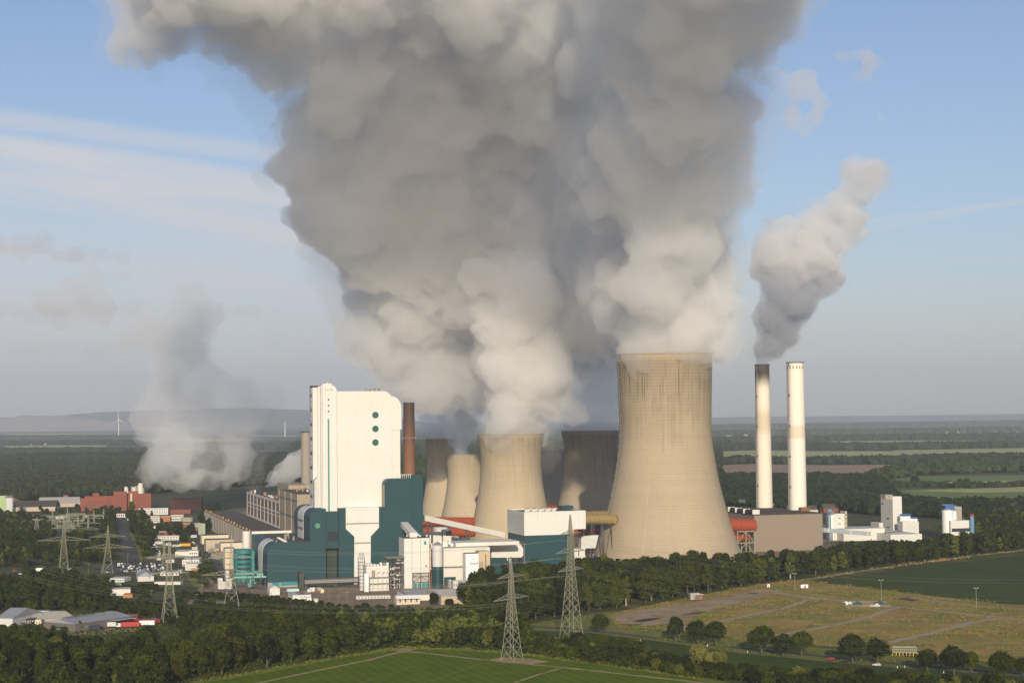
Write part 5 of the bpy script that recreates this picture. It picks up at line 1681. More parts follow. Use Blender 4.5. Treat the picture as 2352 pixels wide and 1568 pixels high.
# rows of cars in the car park
pc0 = None
rg = random.Random(12)
paints = [BLACKP, SILVER, BLACKP, BLACKP, mat('dark_blue_paint', (.02, .03, .06), .4), STEEL, BLACKP, WHITEP, SILVER, STEEL]
lots = []
for r_ in range(7):
    for k in range(17):
        if rg.random() < .86:
            lots.append((905 + k * 20 + rg.uniform(-2, 2) + r_ * 3, 672 + r_ * 9.5 + rg.uniform(-.6, .6)))
for k in range(9):
    lots.append((700 + k * 22 + rg.uniform(-3, 3), 738 + rg.uniform(-2, 2)))
protos = {}
for i, (x, y) in enumerate(lots):
    m_ = paints[rg.randrange(len(paints))]
    cname = {BLACKP.name: 'black', SILVER.name: 'silver', WHITEP.name: 'white', STEEL.name: 'grey', REDP.name: 'red'}.get(m_.name, 'dark blue')
    p = gp(Z1(x, y))
    if m_.name not in protos:
        protos[m_.name] = MB().prism([(-2.1, .3), (2.1, .3), (2.1, .8), (1.1, .95), (.45, 1.45), (-1.4, 1.45), (-1.95, .95), (-2.1, .9)], -.86, .86, lambda q, h: (q[0], h, q[1])).build('parked_car', m_, None)
        o = protos[m_.name]
    else:
        o = link(protos[m_.name].copy())
    o.location, o.rotation_euler = (p.x, p.y, .1), (0, 0, R(90 + rg.uniform(-4, 4)))
    tag(o, cname + ' car parked in the rows of the big car park', 'car', cname + ' cars in the car park')
# a few cars on the works road
for k, (x, y) in enumerate(((590, 540), (615, 560), (885, 885), (650, 610))):
    p = gp(D4(x, y))
    o = link(protos[SILVER.name].copy() if k % 2 else protos[WHITEP.name].copy())
    o.location, o.rotation_euler = (p.x, p.y, .1), (0, 0, R(110))
    tag(o, ('white car on the works road, farther one', 'silver car on the works road, farther one', 'white car on the works road near the blue huts', 'silver car on the works road, second one')[k], 'car', None)


def mast(name, label, cat, foot, top, r, heads, group=None, m=GALV, Y=None):
    p = at(foot, Y) if Y else gp(foot)
    H = at(top, p.y).z
    t = thing(name, label, cat, (p.x, p.y, 0), 0, group)
    MB().tube((0, 0, 0), (0, 0, H), r, r * .6, n=8).build('pole', m, t, True)
    g = MB()
    if heads == 1:
        g.box(-.1, 1.5, -.2, .2, H - .1, H + .15)
    else:
        g.box(-1.6, 1.6, -.15, .15, H - .25, H).box(-1.7, -.8, -.5, .3, H + .01, H + .7).box(.8, 1.7, -.5, .3, H + .01, H + .7)
    g.build('lamp_head', GALV, t)
    return t


for (Zf, x, yb, yt, lab) in ((Z4, 1472, 880, 742, 'tall floodlight mast at the back left of the dry grass site'), (Z5, 615, 947, 792, 'tall floodlight mast in the middle of the site edge, before the dark field'), (Z5, 1332, 1007, 852, 'tall floodlight mast farthest right beside the dark green field')):
    mast('floodlight_mast', lab, 'floodlight mast', Zf(x, yb), Zf(x, yt), .22, 2)
mast('line_post', 'pale wooden post with a crossbar at the end of the tree belt', 'post', Z4(977, 726), Z4(977, 668), .25, 2)
lamp_xy = [(Z2, 1043, 965, 908), (Z2, 1115, 960, 882), (Z2, 1192, 1010, 940), (Z2, 1422, 1032, 952), (Z2, 1175, 1120, 1020), (Z2, 975, 950, 868), (Z2, 1102, 945, 880), (Z2, 617, 960, 915), (Z2, 780, 960, 912), (Z3, 5, 1070, 975), (Z3, 160, 1060, 985), (Z1, 645, 1200, 1140), (Z1, 1335, 1115, 1065), (Z1, 1140, 930, 868), (Z1, 1480, 945, 898), (Z1, 330, 742, 690), (Z1, 282, 772, 720), (Z1, 668, 742, 668), (Z1, 963, 650, 590), (Z1, 100, 750, 705), (Z1, 460, 878, 820), (Z1, 948, 960, 905), (D4, 675, 690, 595), (D4, 718, 740, 645), (D4, 760, 780, 688), (D4, 820, 840, 758), (D4, 862, 885, 800), (D4, 742, 1390, 1290), (D4, 400, 1300, 1190), (D4, 368, 1260, 1130), (D4, 985, 1410, 1290), (D4, 1640, 1450, 1375)]
lp = None
for Zf, x, yb, yt in lamp_xy:
    mast('street_lamp', 'slender grey street lamp beside a road or yard of the works and town', 'street lamp', Zf(x, yb), Zf(x, yt), .13, 1, 'street lamps of the works and town')
for k, (x, y) in enumerate(((1497, 895), (1345, 1030))):
    pass
for Zf, x, y, lab, sz, m_ in ((Z5, 30, 852, 'white site hut with a red edged roof at the corner of the dark field', (6, 3, 3.2), WHITEP), (Z4, 1270, 848, 'small white and orange site toilet at the end of the tree belt', (2.2, 2, 2.8), WHITEP), (Z4, 710, 942, 'weathered shed on stilts at the foot of the tree belt', (7, 5, 5), CONC), (Z4, 748, 942, 'brown hopper frame next to the shed on stilts', (5, 4, 4.4), RUST)):
    p = gp(Zf(x, y))
    t = thing('site_hut', lab, 'hut', (p.x, p.y, 0), R(12))
    a, b, c = sz
    MB().box(-a / 2, a / 2, -b / 2, b / 2, c * .12, c).build('walls', m_, t)
    MB().box(-a / 2 - .2, a / 2 + .2, -b / 2 - .2, b / 2 + .2, c + .003, c + .3).build('roof', REDP if 'red edged' in lab else GREYW, t)
    MB().box(-a * .1, a * .15, -b / 2 - .1, -b / 2 - .004, c * .14, c * .75).build('door', ORANGE if 'orange' in lab else STEEL, t)
# fenced compound with stored material on the site, and the pale frame by the road
cp = Fr('fenced_compound', 'small fenced compound of stored white sacks and machines on the dry site', 'compound', Z5(340, 1000), th=-6)
cw = cp.fa(Z5(680, 1000))[0]
g = MB()
for k in range(26):
    for b in (0, 26):
        a = cw * k / 25
        g.bar((a, b, 0), (a, b, 2.2), .2)
for b in (0, 26):
    g.bar((0, b, 2.1), (cw, b, 2.1), .16).bar((0, b, 1), (cw, b, 1), .14)
for a in (0, cw):
    g.bar((a, 0, 2.1), (a, 26, 2.1), .16)
g.build('fence', GALV, cp.root)
rg = random.Random(2)
for k, (n_, m_, s) in enumerate((('white sack pile', WHITEP, 2.6), ('white sack pile', WHITE2, 2.2), ('dark green tank', DTEAL, 3), ('grey pump', STEEL, 2), ('rusty machine', RUST, 1.6), ('beige crate', BEIGEL, 1.8), ('grey skip', GREYW, 2.4), ('dark container', DTEAL, 3.2))):
    a, b = cw * (.12 + .1 * k), rg.uniform(4, 20)
    p = cp.o + cp.e1 * a + cp.e2 * b
    mb = MB()
    if 'sack' in n_:
        for i in range(14):
            q = (rg.uniform(-s, s), rg.uniform(-s * .6, s * .6), rg.uniform(0, s * .6))
            mb.tube((q[0] - .6, q[1], q[2] + .45), (q[0] + .6, q[1], q[2] + .45), .5, .38, n=8)
    else:
        mb.box(-s, s, -s * .45, s * .45, .2, s * .7).box(-s * .3, s * .5, -s * .3, s * .3, s * .7, s).box(-s * .9, s * .9, -s * .5, s * .5, 0, .2)
    tag(mb.build(n_.replace(' ', '_'), m_, None, loc=(p.x, p.y, 0)), n_ + (' at the left of' if k == 0 else ' inside') + ' the fenced compound on the dry site', n_.split()[-1])
sc_ = Fr('pipe_trestle', 'long pale pipe trestle with yellow legs behind the roadside trees', 'pipe rack', Z5(700, 1362), th=-8)
a1 = sc_.fa(Z5(882, 1345))[0]
g = MB()
for z in (2.2, 3.6, 5.0):
    for b in (0, 3):
        g.bar((0, b, z), (a1, b, z), .4)
for k in range(13):
    g.bar((a1 * k / 12, 0, 1.5), (a1 * k / 12, 0, 5.4), .25)
g.build('frame', GALV, sc_.root)
g = MB()
for k in range(8):
    g.bar((a1 * k / 7, 0, 0), (a1 * k / 7, 0, 2), .22).bar((a1 * k / 7, 3, 0), (a1 * k / 7 + 1, 3, 2), .2)
g.build('yellow_legs', YELP, sc_.root)
mp_ = None
for Zf, x, y in ((Z4, 810, 1290), (Z4, 1115, 1338), (Z4, 305, 1252), (Z5, 790, 1450), (Z5, 1085, 1492), (Z5, 735, 1455)):
    p = gp(Zf(x, y))
    t = thing('marker_post', 'small white marker post at the edge of the country road', 'marker post', (p.x, p.y, 0), 0, 'marker posts along the country road')
    MB().prism([(-.1, 0), (.1, 0), (.1, 1.1), (0, 1.25), (-.1, 1.1)], -.08, .08, lambda q, h: (q[0] * 1.6, h, q[1])).build('post', WHITEP, t)
    MB().box(-.17, .17, -.09, .09, .8, .95).build('black_band', BLACKP, t)

# ------------------------------------------------------------------ warehouse and sheds, lower left
whs = Fr('grey_warehouse', 'long grey warehouse with a pale grey metal roof, lower left', 'warehouse', D3(1105, 478), th=39)
# left front edge runs to the left, long wall runs to the back right
p0, p1, p2 = gp(D3(1105, 478)), gp(D3(640, 440)), None
hwh = at(D3(1115, 348), p0.y).z
d1 = Vector((p1.x - p0.x, p1.y - p0.y, 0))
pr = gp(D3(1925, 232), hwh)
d2 = Vector((pr.x - p0.x, pr.y - p0.y, 0))
wx = d2.normalized()
wy = Vector((-wx.y, wx.x, 0))
W_ = max(d1.length, 20)
whs.root.location = (p0.x, p0.y, 0)
whs.root.rotation_euler = (0, 0, math.atan2(wx.y, wx.x))
Lw = d2.length
MB().box(0, Lw, 0, W_, 0, hwh).build('walls', mat('grey_brown_cladding', (.15, .135, .12), .7, .05, .03, 0, (2, 400), .1), whs.root)
MB().prism([(-.6, hwh), (W_ + .6, hwh), (W_ / 2, hwh + 2.6)], -.8, Lw + 1, lambda p, q: (q, p[0], p[1] + .003)).build('roof', ROOFG, whs.root)
g = MB()
for a in np.linspace(Lw * .18, Lw * .85, 5):
    MB().box(a - 5, a + 5, W_ * .44, W_ * .56, hwh + 2.2, hwh + 3.2).build('skylight', STEEL if a < Lw * .6 else GALV, whs.root)
MB().box(-3, -.004, W_ * .35, W_ * .62, hwh * .62, hwh * .68).build('canopy', STEEL, whs.root)
for b in (.12, .22, .78):
    MB().box(-.15, -.004, W_ * b, W_ * b + 1.6, 0, 2.4).build('door', STEEL, whs.root)
MB().box(Lw * .62, Lw * .93, -7, -.01, hwh * .88, hwh * .95).build('lean_to_roof', ROOFG, whs.root)
f, w, h = house('cream_roof_hall', 'hall with a cream metal roof joined behind the grey warehouse', 'warehouse', D3(515, 345), D3(1105, 345), D3(515, 290), 52, BEIGEL, mat('cream_metal_roof', (.62, .56, .42), .6, .05, .04, 0, (2, 400), .08), th=30, roof='gable', rise=2.2)
house('beige_office', 'small cream block with one dark window next to the black office', 'office building', D3(512, 370), D3(606, 360), D3(512, 292), 8, mat('cream_render', (.62, .54, .40)), GREYW, th=6, win=(1, 2, .18, .5))
f, w, h = house('black_office', 'flat black office block with a row of eight white framed windows', 'office building', D3(205, 350), D3(510, 350), D3(205, 280), 9, BLACKP, BLACKP, th=4)
wins(f, f.root.children[0], w * .04, w * .96, h * .1, h * .75, 1, 8, .42, .85, m=WHITEP, d=.10, name='window_frame')
wins(f, f.root.children[0], w * .04, w * .96, h * .1, h * .75, 1, 8, .25, .6, m=GLASS, d=.16, name='window')
house('grey_hall', 'pale grey hall with a grey pitched roof at the left picture edge', 'warehouse', D3(-60, 390), D3(185, 370), D3(0, 262), 42, GREYW, ROOFG, th=-12, roof='gable', rise=5, win=None)
for k, (x0, x1, yb, yt, m_, lab) in enumerate(((422, 495, 200, 150, BLUE, 'blue fronted lock up container in the row behind the grey hall'), (496, 560, 200, 152, WHITE2, 'dirty white lock up container beside the blue one'), (561, 635, 200, 153, mat('pale_blue_panel', (.45, .60, .68)), 'pale blue lock up container in the row behind the grey hall'), (636, 718, 200, 155, WHITEP, 'white lock up container at the right end of the row'), (325, 392, 205, 160, WHITE2, 'white lock up container left of the row, seen end on'), (232, 320, 195, 160, WHITEP, 'white lorry trailer farthest left behind the grey hall'), (483, 560, 262, 212, YELLOW, 'ochre container beside the cream roofed hall'), (562, 610, 255, 215, RUST, 'rusty container right of the ochre one'), (612, 700, 250, 208, BEIGEL, 'beige shed right of the rusty container'), (705, 790, 235, 195, REDP, 'dark red container stacked near the cream roof'))):
    house('container', lab, 'container', D3(x0, yb), D3(x1, yb), D3(x0, yt), 6, m_, STEEL, th=3, win=None)
house('timber_shed', 'white and brown shed at the right end of the grey warehouse', 'shed', D3(1845, 335), D3(2005, 330), D3(1845, 262), 12, WHITE2, RUST, th=6, roof='shed', rise=1.6)
# depots and halls between the roads
house('white_depot', 'long white depot with a flat white roof among the trees, left of centre', 'warehouse', Z1(640, 880), Z1(815, 880), Z1(640, 832), 24, WHITE, WHITE2, th=-14, win=(1, 5, .5, .4))
house('white_depot', 'lower white depot behind the lorry, right of the long white one', 'warehouse', Z1(735, 912), Z1(985, 880), Z1(735, 866), 16, WHITE2, ROOFL, th=12)
house('brick_shed', 'orange brick shed below the white depots', 'shed', Z1(930, 925), Z1(1000, 920), Z1(930, 898), 8, BRICKO, BRICK, th=4)
house('grey_roof_hall', 'grey hall with an arched pale roof in front of the car park', 'warehouse', Z1(1040, 802), Z1(1162, 795), Z1(1040, 765), 40, GREYW, ROOFG, th=14, roof='gable', rise=4, ridge_along=False)
house('white_kiosk', 'low white building with turquoise windows left of the arched grey hall', 'shop', Z1(822, 806), Z1(938, 806), Z1(822, 780), 18, WHITE2, GREYW, th=-6, win=(1, 6, .6, .4), wm=TURQ)
house('white_kiosk', 'small white building among dark trees, left of the arched grey hall', 'shop', Z1(655, 795), Z1(697, 795), Z1(655, 768), 10, WHITE2, GREYW, th=-6)
house('long_low_wall', 'long low pale building at the edge of the hedge, right of the arched hall', 'shed', Z1(1165, 825), Z1(1362, 828), Z1(1165, 806), 8, WHITE2, ROOFL, th=-4)
house('orange_house', 'orange brick building with two windows at the left picture edge by the road', 'house', Z1(-20, 795), Z1(125, 785), Z1(0, 765), 14, BRICKO, GREYW, th=-4, win=(1, 6, .3, .4))
# the town behind the car park
tl = [('pale office block', 'white flat office building with long roof behind the car park', 1145, 1350, 492, 462, WHITE2, GREYW, 14, (2, 9, .6, .4)),
      ('brick', 'low brown brick row with white roof machines in the town', 1190, 1360, 455, 428, BRICK, GREYW, 16, (1, 12, .5, .4)),
      ('white', 'white flat roofed workshop right of the car park, upper one', 1322, 1445, 610, 578, WHITE2, ROOFL, 30, None),
      ('white', 'white step roofed building at the works road', 1425, 1497, 610, 572, WHITE, WHITE2, 14, (1, 4, .6, .3)),
      ('white', 'large white office with grey roof near the works road', 1375, 1505, 690, 640, WHITE2, GREYW, 30, (2, 6, .6, .25)),
      ('grey', 'pale grey office with two yellow stripes, nearest the works road', 1398, 1512, 718, 672, GREYW, WHITE2, 20, (2, 4, .3, .2)),
      ('orange', 'orange brick hut with a white roof below the striped office', 1442, 1512, 738, 706, BRICKO, WHITE2, 9, None),
      ('white', 'white gatehouse behind the thin pylon', 1210, 1350, 758, 735, WHITE2, GREYW, 10, (1, 5, .3, .6)),
      ('orange', 'orange office block with a grey roof in the town centre', 1210, 1285, 350, 312, BRICKO, GREYW, 14, (2, 4, .3, .5)),
      ('striped', 'white and orange striped office block left of the orange one', 1058, 1205, 362, 310, WHITE2, BRICKO, 14, (3, 10, .8, .4)),
      ('striped', 'white and orange striped office block right of the orange one', 1290, 1385, 345, 300, WHITE2, BRICKO, 14, (2, 8, .8, .4)),
      ('brick', 'small red brick works house below the striped offices', 1368, 1432, 402, 368, BRICK, WHITE2, 12, (2, 4, .3, .4)),
      ('white', 'pale office block with many small windows under the brick works', 1046, 1268, 300, 252, WHITE, GREYW, 14, (4, 16, .5, .5)),
      ('brick', 'dark brick boiler house behind the pale office block', 1290, 1520, 262, 176, BRICKD, ROOFD, 40, (4, 18, .4, .3)),
      ('brick', 'low orange brown brick range right of the pale office block', 1250, 1440, 292, 262, BRICK, ROOFD, 16, (2, 14, .4, .4)),
      ('brick', 'brick gate block left of the town road, with white awning', 880, 955, 318, 290, WHITE2, ROOFD, 12, (1, 5, .5, .6)),
      ('white', 'white flat shed at the left beside the switchyard', 100, 160, 328, 312, WHITE2, GREYW, 14, None),
      ('white', 'small white house on the left among trees', 350, 385, 462, 448, WHITE2, BRICK, 10, None)]
for nm, lab, x0, x1, yb, yt, wm_, rm, dp, wn_ in tl:
    house({'brick': 'brick_building', 'orange': 'brick_office'}.get(nm, 'office_block'), lab, 'building', Z1(x0, yb), Z1(x1, yb), Z1(x0, yt), dp, wm_, rm, th=6, win=wn_)
for k, (x, y) in enumerate(((1400, 318), (1428, 318), (1490, 360))):
    p = gp(Z1(x, y + 60))
    t = thing('conical_silo', ('left', 'right', 'single')[k] + ' grey concrete silo with a tapered foot near the striped offices', 'silo', (p.x, p.y, 0))
    H = at(Z1(x, y), p.y).z
    MB().lathe([(2.5, H * .3), (5.2, H * .5), (5.6, H), (.1, H + .6)], 24).build('shell', CONC, t, True)
    MB().box(-2.5, 2.5, -2.5, 2.5, 0, H * .34).build('base', BRICK, t)
# works blocks along the works road, in front of the annex
for lab, x0, x1, yb, yt, wm_, dp, wn_ in (('long pale cream switch house behind the works road', 750, 1228, 560, 408, mat('pale_cream_wall', (.62, .55, .42), .8), 20, None), ('beige switch house with a dark loading bay', 825, 1320, 690, 488, BEIGEL, 20, None), ('cream block right of the loading bay', 1088, 1478, 720, 545, mat('pale_cream_wall', (.62, .55, .42)), 16, None), ('white lattice fronted block beside the turquoise office', 1165, 1350, 1010, 640, mat('pale_cream_wall', (.62, .55, .42)), 14, (3, 5, .8, .1))):
    f, w, h = house('switch_house', lab, 'industrial building', D4(x0, yb), D4(x1, yb), D4(x0, yt), dp, wm_, ROOFD, win=wn_)
    if 'loading' in lab:
        q0, q1 = f.fa(D4(985, 640)), f.fa(D4(1082, 550))
        f.box('loading_bay', STEEL, q0[0], q1[0], -.15, -.004, q0[1], q1[1])
f = Fr('slatted_cooler', 'pale green slatted cooling tower block beside dark trees in the works', 'cooling unit', D4(695, 395))
w, h = f.fa(D4(802, 395))[0], f.fa(D4(695, 205))[1]
f.box('casing', DSTEEL, .3, w - .3, .3, 10, 0, h)
g = MB()
for k in range(6):
    g.box(w * k / 5 - .4, w * k / 5 + .4, -.3, .29, 0, h + 1)
for k in range(7):
    g.box(0, w, -.15, .28, h * k / 6 - .25, h * k / 6 + .25)
g.build('slats', mat('pale_green_panel', (.45, .55, .42)), f.root)
# transformers and switchgear by the works road
rg = random.Random(31)
tr = None
for k in range(14):
    x, y = rg.uniform(900, 1180), rg.uniform(700, 900)
    p = gp(D4(x, y))
    if tr is None:
        tr = thing('transformer', 'grey green transformer standing among the pylons by the works road', 'transformer', (p.x, p.y, 0), R(16), 'transformers by the works road')
        MB().box(-2.2, 2.2, -1.6, 1.6, .4, 3.6).build('tank', mat('grey_green_unit', (.30, .33, .26)), tr)
        g = MB()
        for a in (-1.5, 0, 1.5):
            g.tube((a, 0, 3.6), (a, 0, 5.4), .28, .15, n=8)
        g.build('bushings', RUST, tr)
        g = MB()
        for a in np.linspace(-2, 2, 9):
            g.box(a - .1, a + .1, -2.3, -1.61, .6, 3.2)
        g.build('cooling_fins', GALV, tr)
    else:
        dup(tr, (p.x, p.y, 0), R(16 + rg.choice((0, 90))), scale=(rg.uniform(.8, 1.3),) * 3)
# switchyard gantries on the left
gn = None
for k in range(11):
    x, y = 262 + k * 44 + rg.uniform(-12, 12), 395 + rg.uniform(-22, 18)
    p = gp(Z1(x, y))
    if gn is None:
        gn = thing('switchyard_gantry', 'pale steel gantry of the open switchyard in front of the brick works', 'gantry', (p.x, p.y, 0), R(6), 'gantries of the open switchyard')
        g = MB()
        for a in (-11, 11):
            for s in (-1.3, 1.3):
                g.bar((a + s, -1, 0), (a, 0, 14), .45).bar((a + s, 1, 0), (a, 0, 14), .45)
            for q in range(5):
                g.bar((a - 1.3 * (1 - q / 5), 0, 2.8 * q), (a + 1.3 * (1 - (q + 1) / 5), 0, 2.8 * (q + 1)), .3)
        g.build('legs', GALV, gn)
        g = MB()
        for z in (12.4, 14):
            g.bar((-11, -.6, z), (11, -.6, z), .4).bar((-11, .6, z), (11, .6, z), .4)
        for q in range(14):
            g.bar((-11 + q * 1.57, -.6, 12.4 + 1.6 * (q % 2)), (-11 + (q + 1) * 1.57, -.6, 14 - 1.6 * (q % 2)), .3)
        g.build('beam', GALV, gn)
    else:
        dup(gn, (p.x, p.y, 0), R(6 + rg.choice((0, 0, 84))), scale=(rg.uniform(.8, 1.2),) * 3)

# brick works on the left
bw_ = Fr('brick_works', 'large red brick works with a tower and white machines on its roof, far left', 'factory', Z1(606, 272), th=14)
q = bw_.fa
w1, wA, wB, w2 = q(Z1(860, 270))[0], q(Z1(858, 270))[0], q(Z1(955, 285))[0], q(Z1(1140, 240))[0]
h1, h2, h3, h4, h5 = q(Z1(620, 178))[1], q(Z1(720, 138))[1], q(Z1(900, 124))[1], q(Z1(1000, 122))[1], q(Z1(800, 158))[1]
lo = bw_.box('long_range', BRICK, 0, wA, 0, 34, 0, h1)
wins(bw_, lo, 2, wA - 2, 3, h1 - 3, 5, 12, .35, .6)
bw_.box('attic', BRICK, q(Z1(640, 178))[0], wA, 6, 28, h1 + .003, h5)
bw_.box('stair_head', BRICK, q(Z1(700, 170))[0], q(Z1(748, 170))[0], 4, 26, h5 + .003, h2)
to_ = bw_.box('tower_block', BRICK, wA + .01, wB, -8, 30, 0, h3)
wins(bw_, to_, wA + 2, wB - 2, 4, h3 - 4, 7, 4, .3, .6, b=-8)
rt = bw_.box('furnace_block', BRICK, wB + .01, w2, 2, 40, 0, h4 - 4)
wins(bw_, rt, wB + 2, w2 - 3, 3, h4 - 8, 5, 9, .25, .5, b=2)
bw_.box('upper_step', BRICK, wB + 3, q(Z1(1040, 200))[0], 6, 36, h4 - 3.99, h4)
for x, yt, r, m_ in ((952, 88, 3, LSTEEL), (962, 96, 2, WHITE2), (1000, 86, 2.4, CONC), (1014, 92, 3, LSTEEL), (1028, 84, 2, CONC), (1058, 98, 4.5, LSTEEL), (1064, 62, 4.4, WHITE2), (1048, 78, 2, LSTEEL), (1085, 96, 2.2, GALV)):
    a, z = q(Z1(x, yt))
    MB().tube((a, 16, h4 - 5), (a, 16, z), r, r * .8, n=14).build('roof_machine', m_, bw_.root, True)
bw_.poly('external_chute', LSTEEL, [q(Z1(*p_)) for p_ in ((985, 200), (996, 200), (996, 135), (985, 140))], 1.2, 1.99)
for k, (pts, m_, rm, lab) in enumerate((((95, 420, 275, 242), BEIGEL, ROOFD, 'low shed with a dark shallow roof left of the brick works'), ((290, 470, 240, 214), BEIGEL, ROOFL, 'pale roofed shed behind the dark roofed one'), ((440, 605, 240, 212), BEIGEL, ROOFL, 'pale ribbed shed roof touching the brick works'))):
    x0, x1, yb, yt = pts
    house('storage_shed', lab, 'shed', Z1(x0, yb), Z1(x1, yb), Z1(x0, yt), 60, m_, rm, th=8 + 4 * k, roof='gable', rise=9)
house('green_tower', 'light green clad block at the left picture edge', 'industrial building', Z1(-30, 292), Z1(42, 292), Z1(10, 158), 16, LGREEN, WHITE2, th=10)
for k, x in enumerate((62, 80)):
    silo(('left', 'right')[k] + ' of two slim grey silos beside the light green block', Z1(x, 285), Z1(x, 172), 4.2, m=GREYW, Y=gp(Z1(42, 295)).y, cap=STEEL, group='two slim grey silos')
conveyor('rusty inclined conveyor left of the brick works', at(Z1(92, 182), 2950), at(Z1(260, 235), 2900), 4, 5, RUST, (.5,))
conveyor('long rusty conveyor bridge behind the pale sheds', at(Z1(480, 168), 3050), at(Z1(605, 190), 3050), 5, 6, BRICKD, (.1,))
house('conveyor_tower', 'small brick transfer tower on the rusty conveyor', 'tower', Z1(478, 200), Z1(514, 200), Z1(478, 154), 12, BRICK, GREYW, th=6, Y=3040)

# wind turbine far behind
p = at(B4(1145, 525), 15000)
t = thing('wind_turbine', 'white wind turbine with three blades far away on the left', 'wind turbine', (p.x, p.y, 0))
H = at(B4(1145, 432), 15000).z
MB().tube((0, 0, 0), (0, 0, H), 4.6, 3, n=12).build('tower', WHITEP, t, True)
MB().box(-3, 3, -5, 8, H - 1, H + 5).build('nacelle', WHITEP, t)
for a in (93, 213, 333):
    MB().tube((0, -6, H + 2), (math.cos(R(a)) * 85, -6, H + 2 + math.sin(R(a)) * 85), 3.2, .9, n=6).build('blade', WHITEP, t)
p = at(B1(470, 500), 15000)
t = thing('radio_mast', 'faint pale mast far away just left of the boiler house', 'mast', (p.x, p.y, 0))
H = at(B1(470, 460), 15000).z
MB().tube((0, 0, 0), (0, 0, H), 5, 3.5, n=10).build('shaft', WHITEP, t, True)
MB().tube((0, 0, H * .7), (0, 0, H * .74), 6, n=12).build('platform', GREYW, t)
# specks of far villages
rg = random.Random(77)
v, f_ = MB(), 0
for u0, u1, v0, v1, n in ((1660, 1760, 996, 1003, 16), (2150, 2352, 978, 992, 40), (1900, 2100, 966, 972, 40), (2200, 2350, 962, 968, 30), (60, 110, 1016, 1020, 4), (780, 860, 1000, 1012, 14), (1640, 1700, 972, 980, 12)):
    for k in range(n):
        p = gp((rg.uniform(u0, u1), rg.uniform(v0, v1) + 4))
        s = rg.uniform(3, 6)
        v.box(p.x - s, p.x + s, p.y - 5, p.y + 5, 0, 7 + s * rg.uniform(.3, 1.2))
tag(v.build('far_village_houses', mat('far_house_walls', (.34, .31, .28))), kind='stuff')

rg = random.Random(64)
for k, (x, y, w_, h_) in enumerate(((1170, 520, 60, 18), (1250, 530, 40, 14), (1300, 540, 50, 16), (1180, 640, 36, 12), (1255, 660, 60, 20), (1330, 740, 40, 18), (1450, 560, 40, 18), (1440, 470, 44, 16), (1470, 420, 50, 22), (1160, 400, 44, 16), (1080, 420, 40, 14), (1040, 375, 40, 16), (960, 340, 30, 14), (700, 300, 60, 16), (640, 320, 40, 14), (420, 330, 60, 18), (230, 320, 60, 18), (160, 305, 40, 14), (560, 440, 36, 14), (600, 455, 30, 10))):
    house('workshop', 'small flat roofed workshop among the trees and offices of the works town', 'workshop', Z1(x, y), Z1(x + w_, y), Z1(x, y - h_), rg.uniform(9, 18), rg.choice((WHITE2, GREYW, BEIGEL, BRICK, WHITE2)), rg.choice((GREYW, ROOFL, ROOFD)), th=rg.choice((4, 8, 14)), win=(1, 5, .4, .35), group='small workshops of the works town')
for k in range(26):
    x, y = 1150 + k * 2.2 + rg.uniform(-4, 14), 500 + k * 4.4
    p = gp(Z1(x, y))
    m_ = rg.choice((BLACKP.name, SILVER.name, WHITEP.name))
    o = link(protos[m_].copy())
    o.location, o.rotation_euler = (p.x, p.y, .1), (0, 0, R(100))
    tag(o, {BLACKP.name: 'black', SILVER.name: 'silver', WHITEP.name: 'white'}[m_] + ' car parked along the side street right of the town road', 'car', 'cars along the side street')

# ------------------------------------------------------------------ trees
def crown_mesh(name, seed, h, w, m, blobs, quads, size, shape='round', foot=.16):
    """a crown of many leaf sprays spread over uneven clumps"""
    r = np.random.default_rng(seed)
    C_, S_ = [], []
    for k in range(blobs):
        while True:
            p = r.uniform(-1, 1, 3)
            d = np.linalg.norm(p)
            if .35 < d < 1:
                break
        p = p / d * d ** .5
        zf = (p[2] + 1) / 2
        if shape == 'round':
            wid = 1.0 if zf > .25 else .72 + zf
        elif shape == 'cone':
            wid = 1.15 - zf * .95
        elif shape == 'column':
            wid = 1.05 - abs(zf - .35) * .7
        else:
            wid = 1.0 - zf * .25
        rad = (.17 + .13 * r.random()) * w * (1 if shape in ('round', 'bush') else .8)
        C_.append((p[0] * (w / 2 - rad) * wid, p[1] * (w / 2 - rad) * wid, h * foot + rad * .7 + zf * (h * (1 - foot) - rad * 1.6)))
        S_.append(rad)
    C_, S_ = np.array(C_), np.array(S_)
    idx = r.choice(blobs, quads, p=S_ ** 2 / (S_ ** 2).sum())
    d = r.normal(size=(quads, 3))
    d /= np.linalg.norm(d, axis=1)[:, None]
    d[:, 2] = np.where(d[:, 2] < -.35, -d[:, 2], d[:, 2])
    c = C_[idx] + d * (S_[idx] * r.uniform(.72, 1.1, quads))[:, None]
    n = d + r.normal(size=(quads, 3)) * .55
    n /= np.linalg.norm(n, axis=1)[:, None]
    t = np.cross(n, r.normal(size=(quads, 3)))
    t /= np.linalg.norm(t, axis=1)[:, None]
    b = np.cross(n, t)
    s = (size * r.uniform(.55, 1.15, quads))[:, None]
    q = r.uniform(.55, 1, (quads, 1))
    V = np.stack([c - t * s, c - b * s * q, c + t * s * .9, c + b * s * q * .8], 1)
    return V.reshape(-1, 3)


def quad_mesh(name, V, m):
    me = bpy.data.meshes.new(name)
    n = len(V) // 4
    me.vertices.add(len(V))
    me.vertices.foreach_set('co', V.astype(np.float32).ravel())
    me.loops.add(n * 4)
    me.loops.foreach_set('vertex_index', np.arange(n * 4, dtype=np.int32))
    me.polygons.add(n)
    me.polygons.foreach_set('loop_start', np.arange(0, n * 4, 4, dtype=np.int32))
    me.update(calc_edges=True)
    me.materials.append(m)
    return me


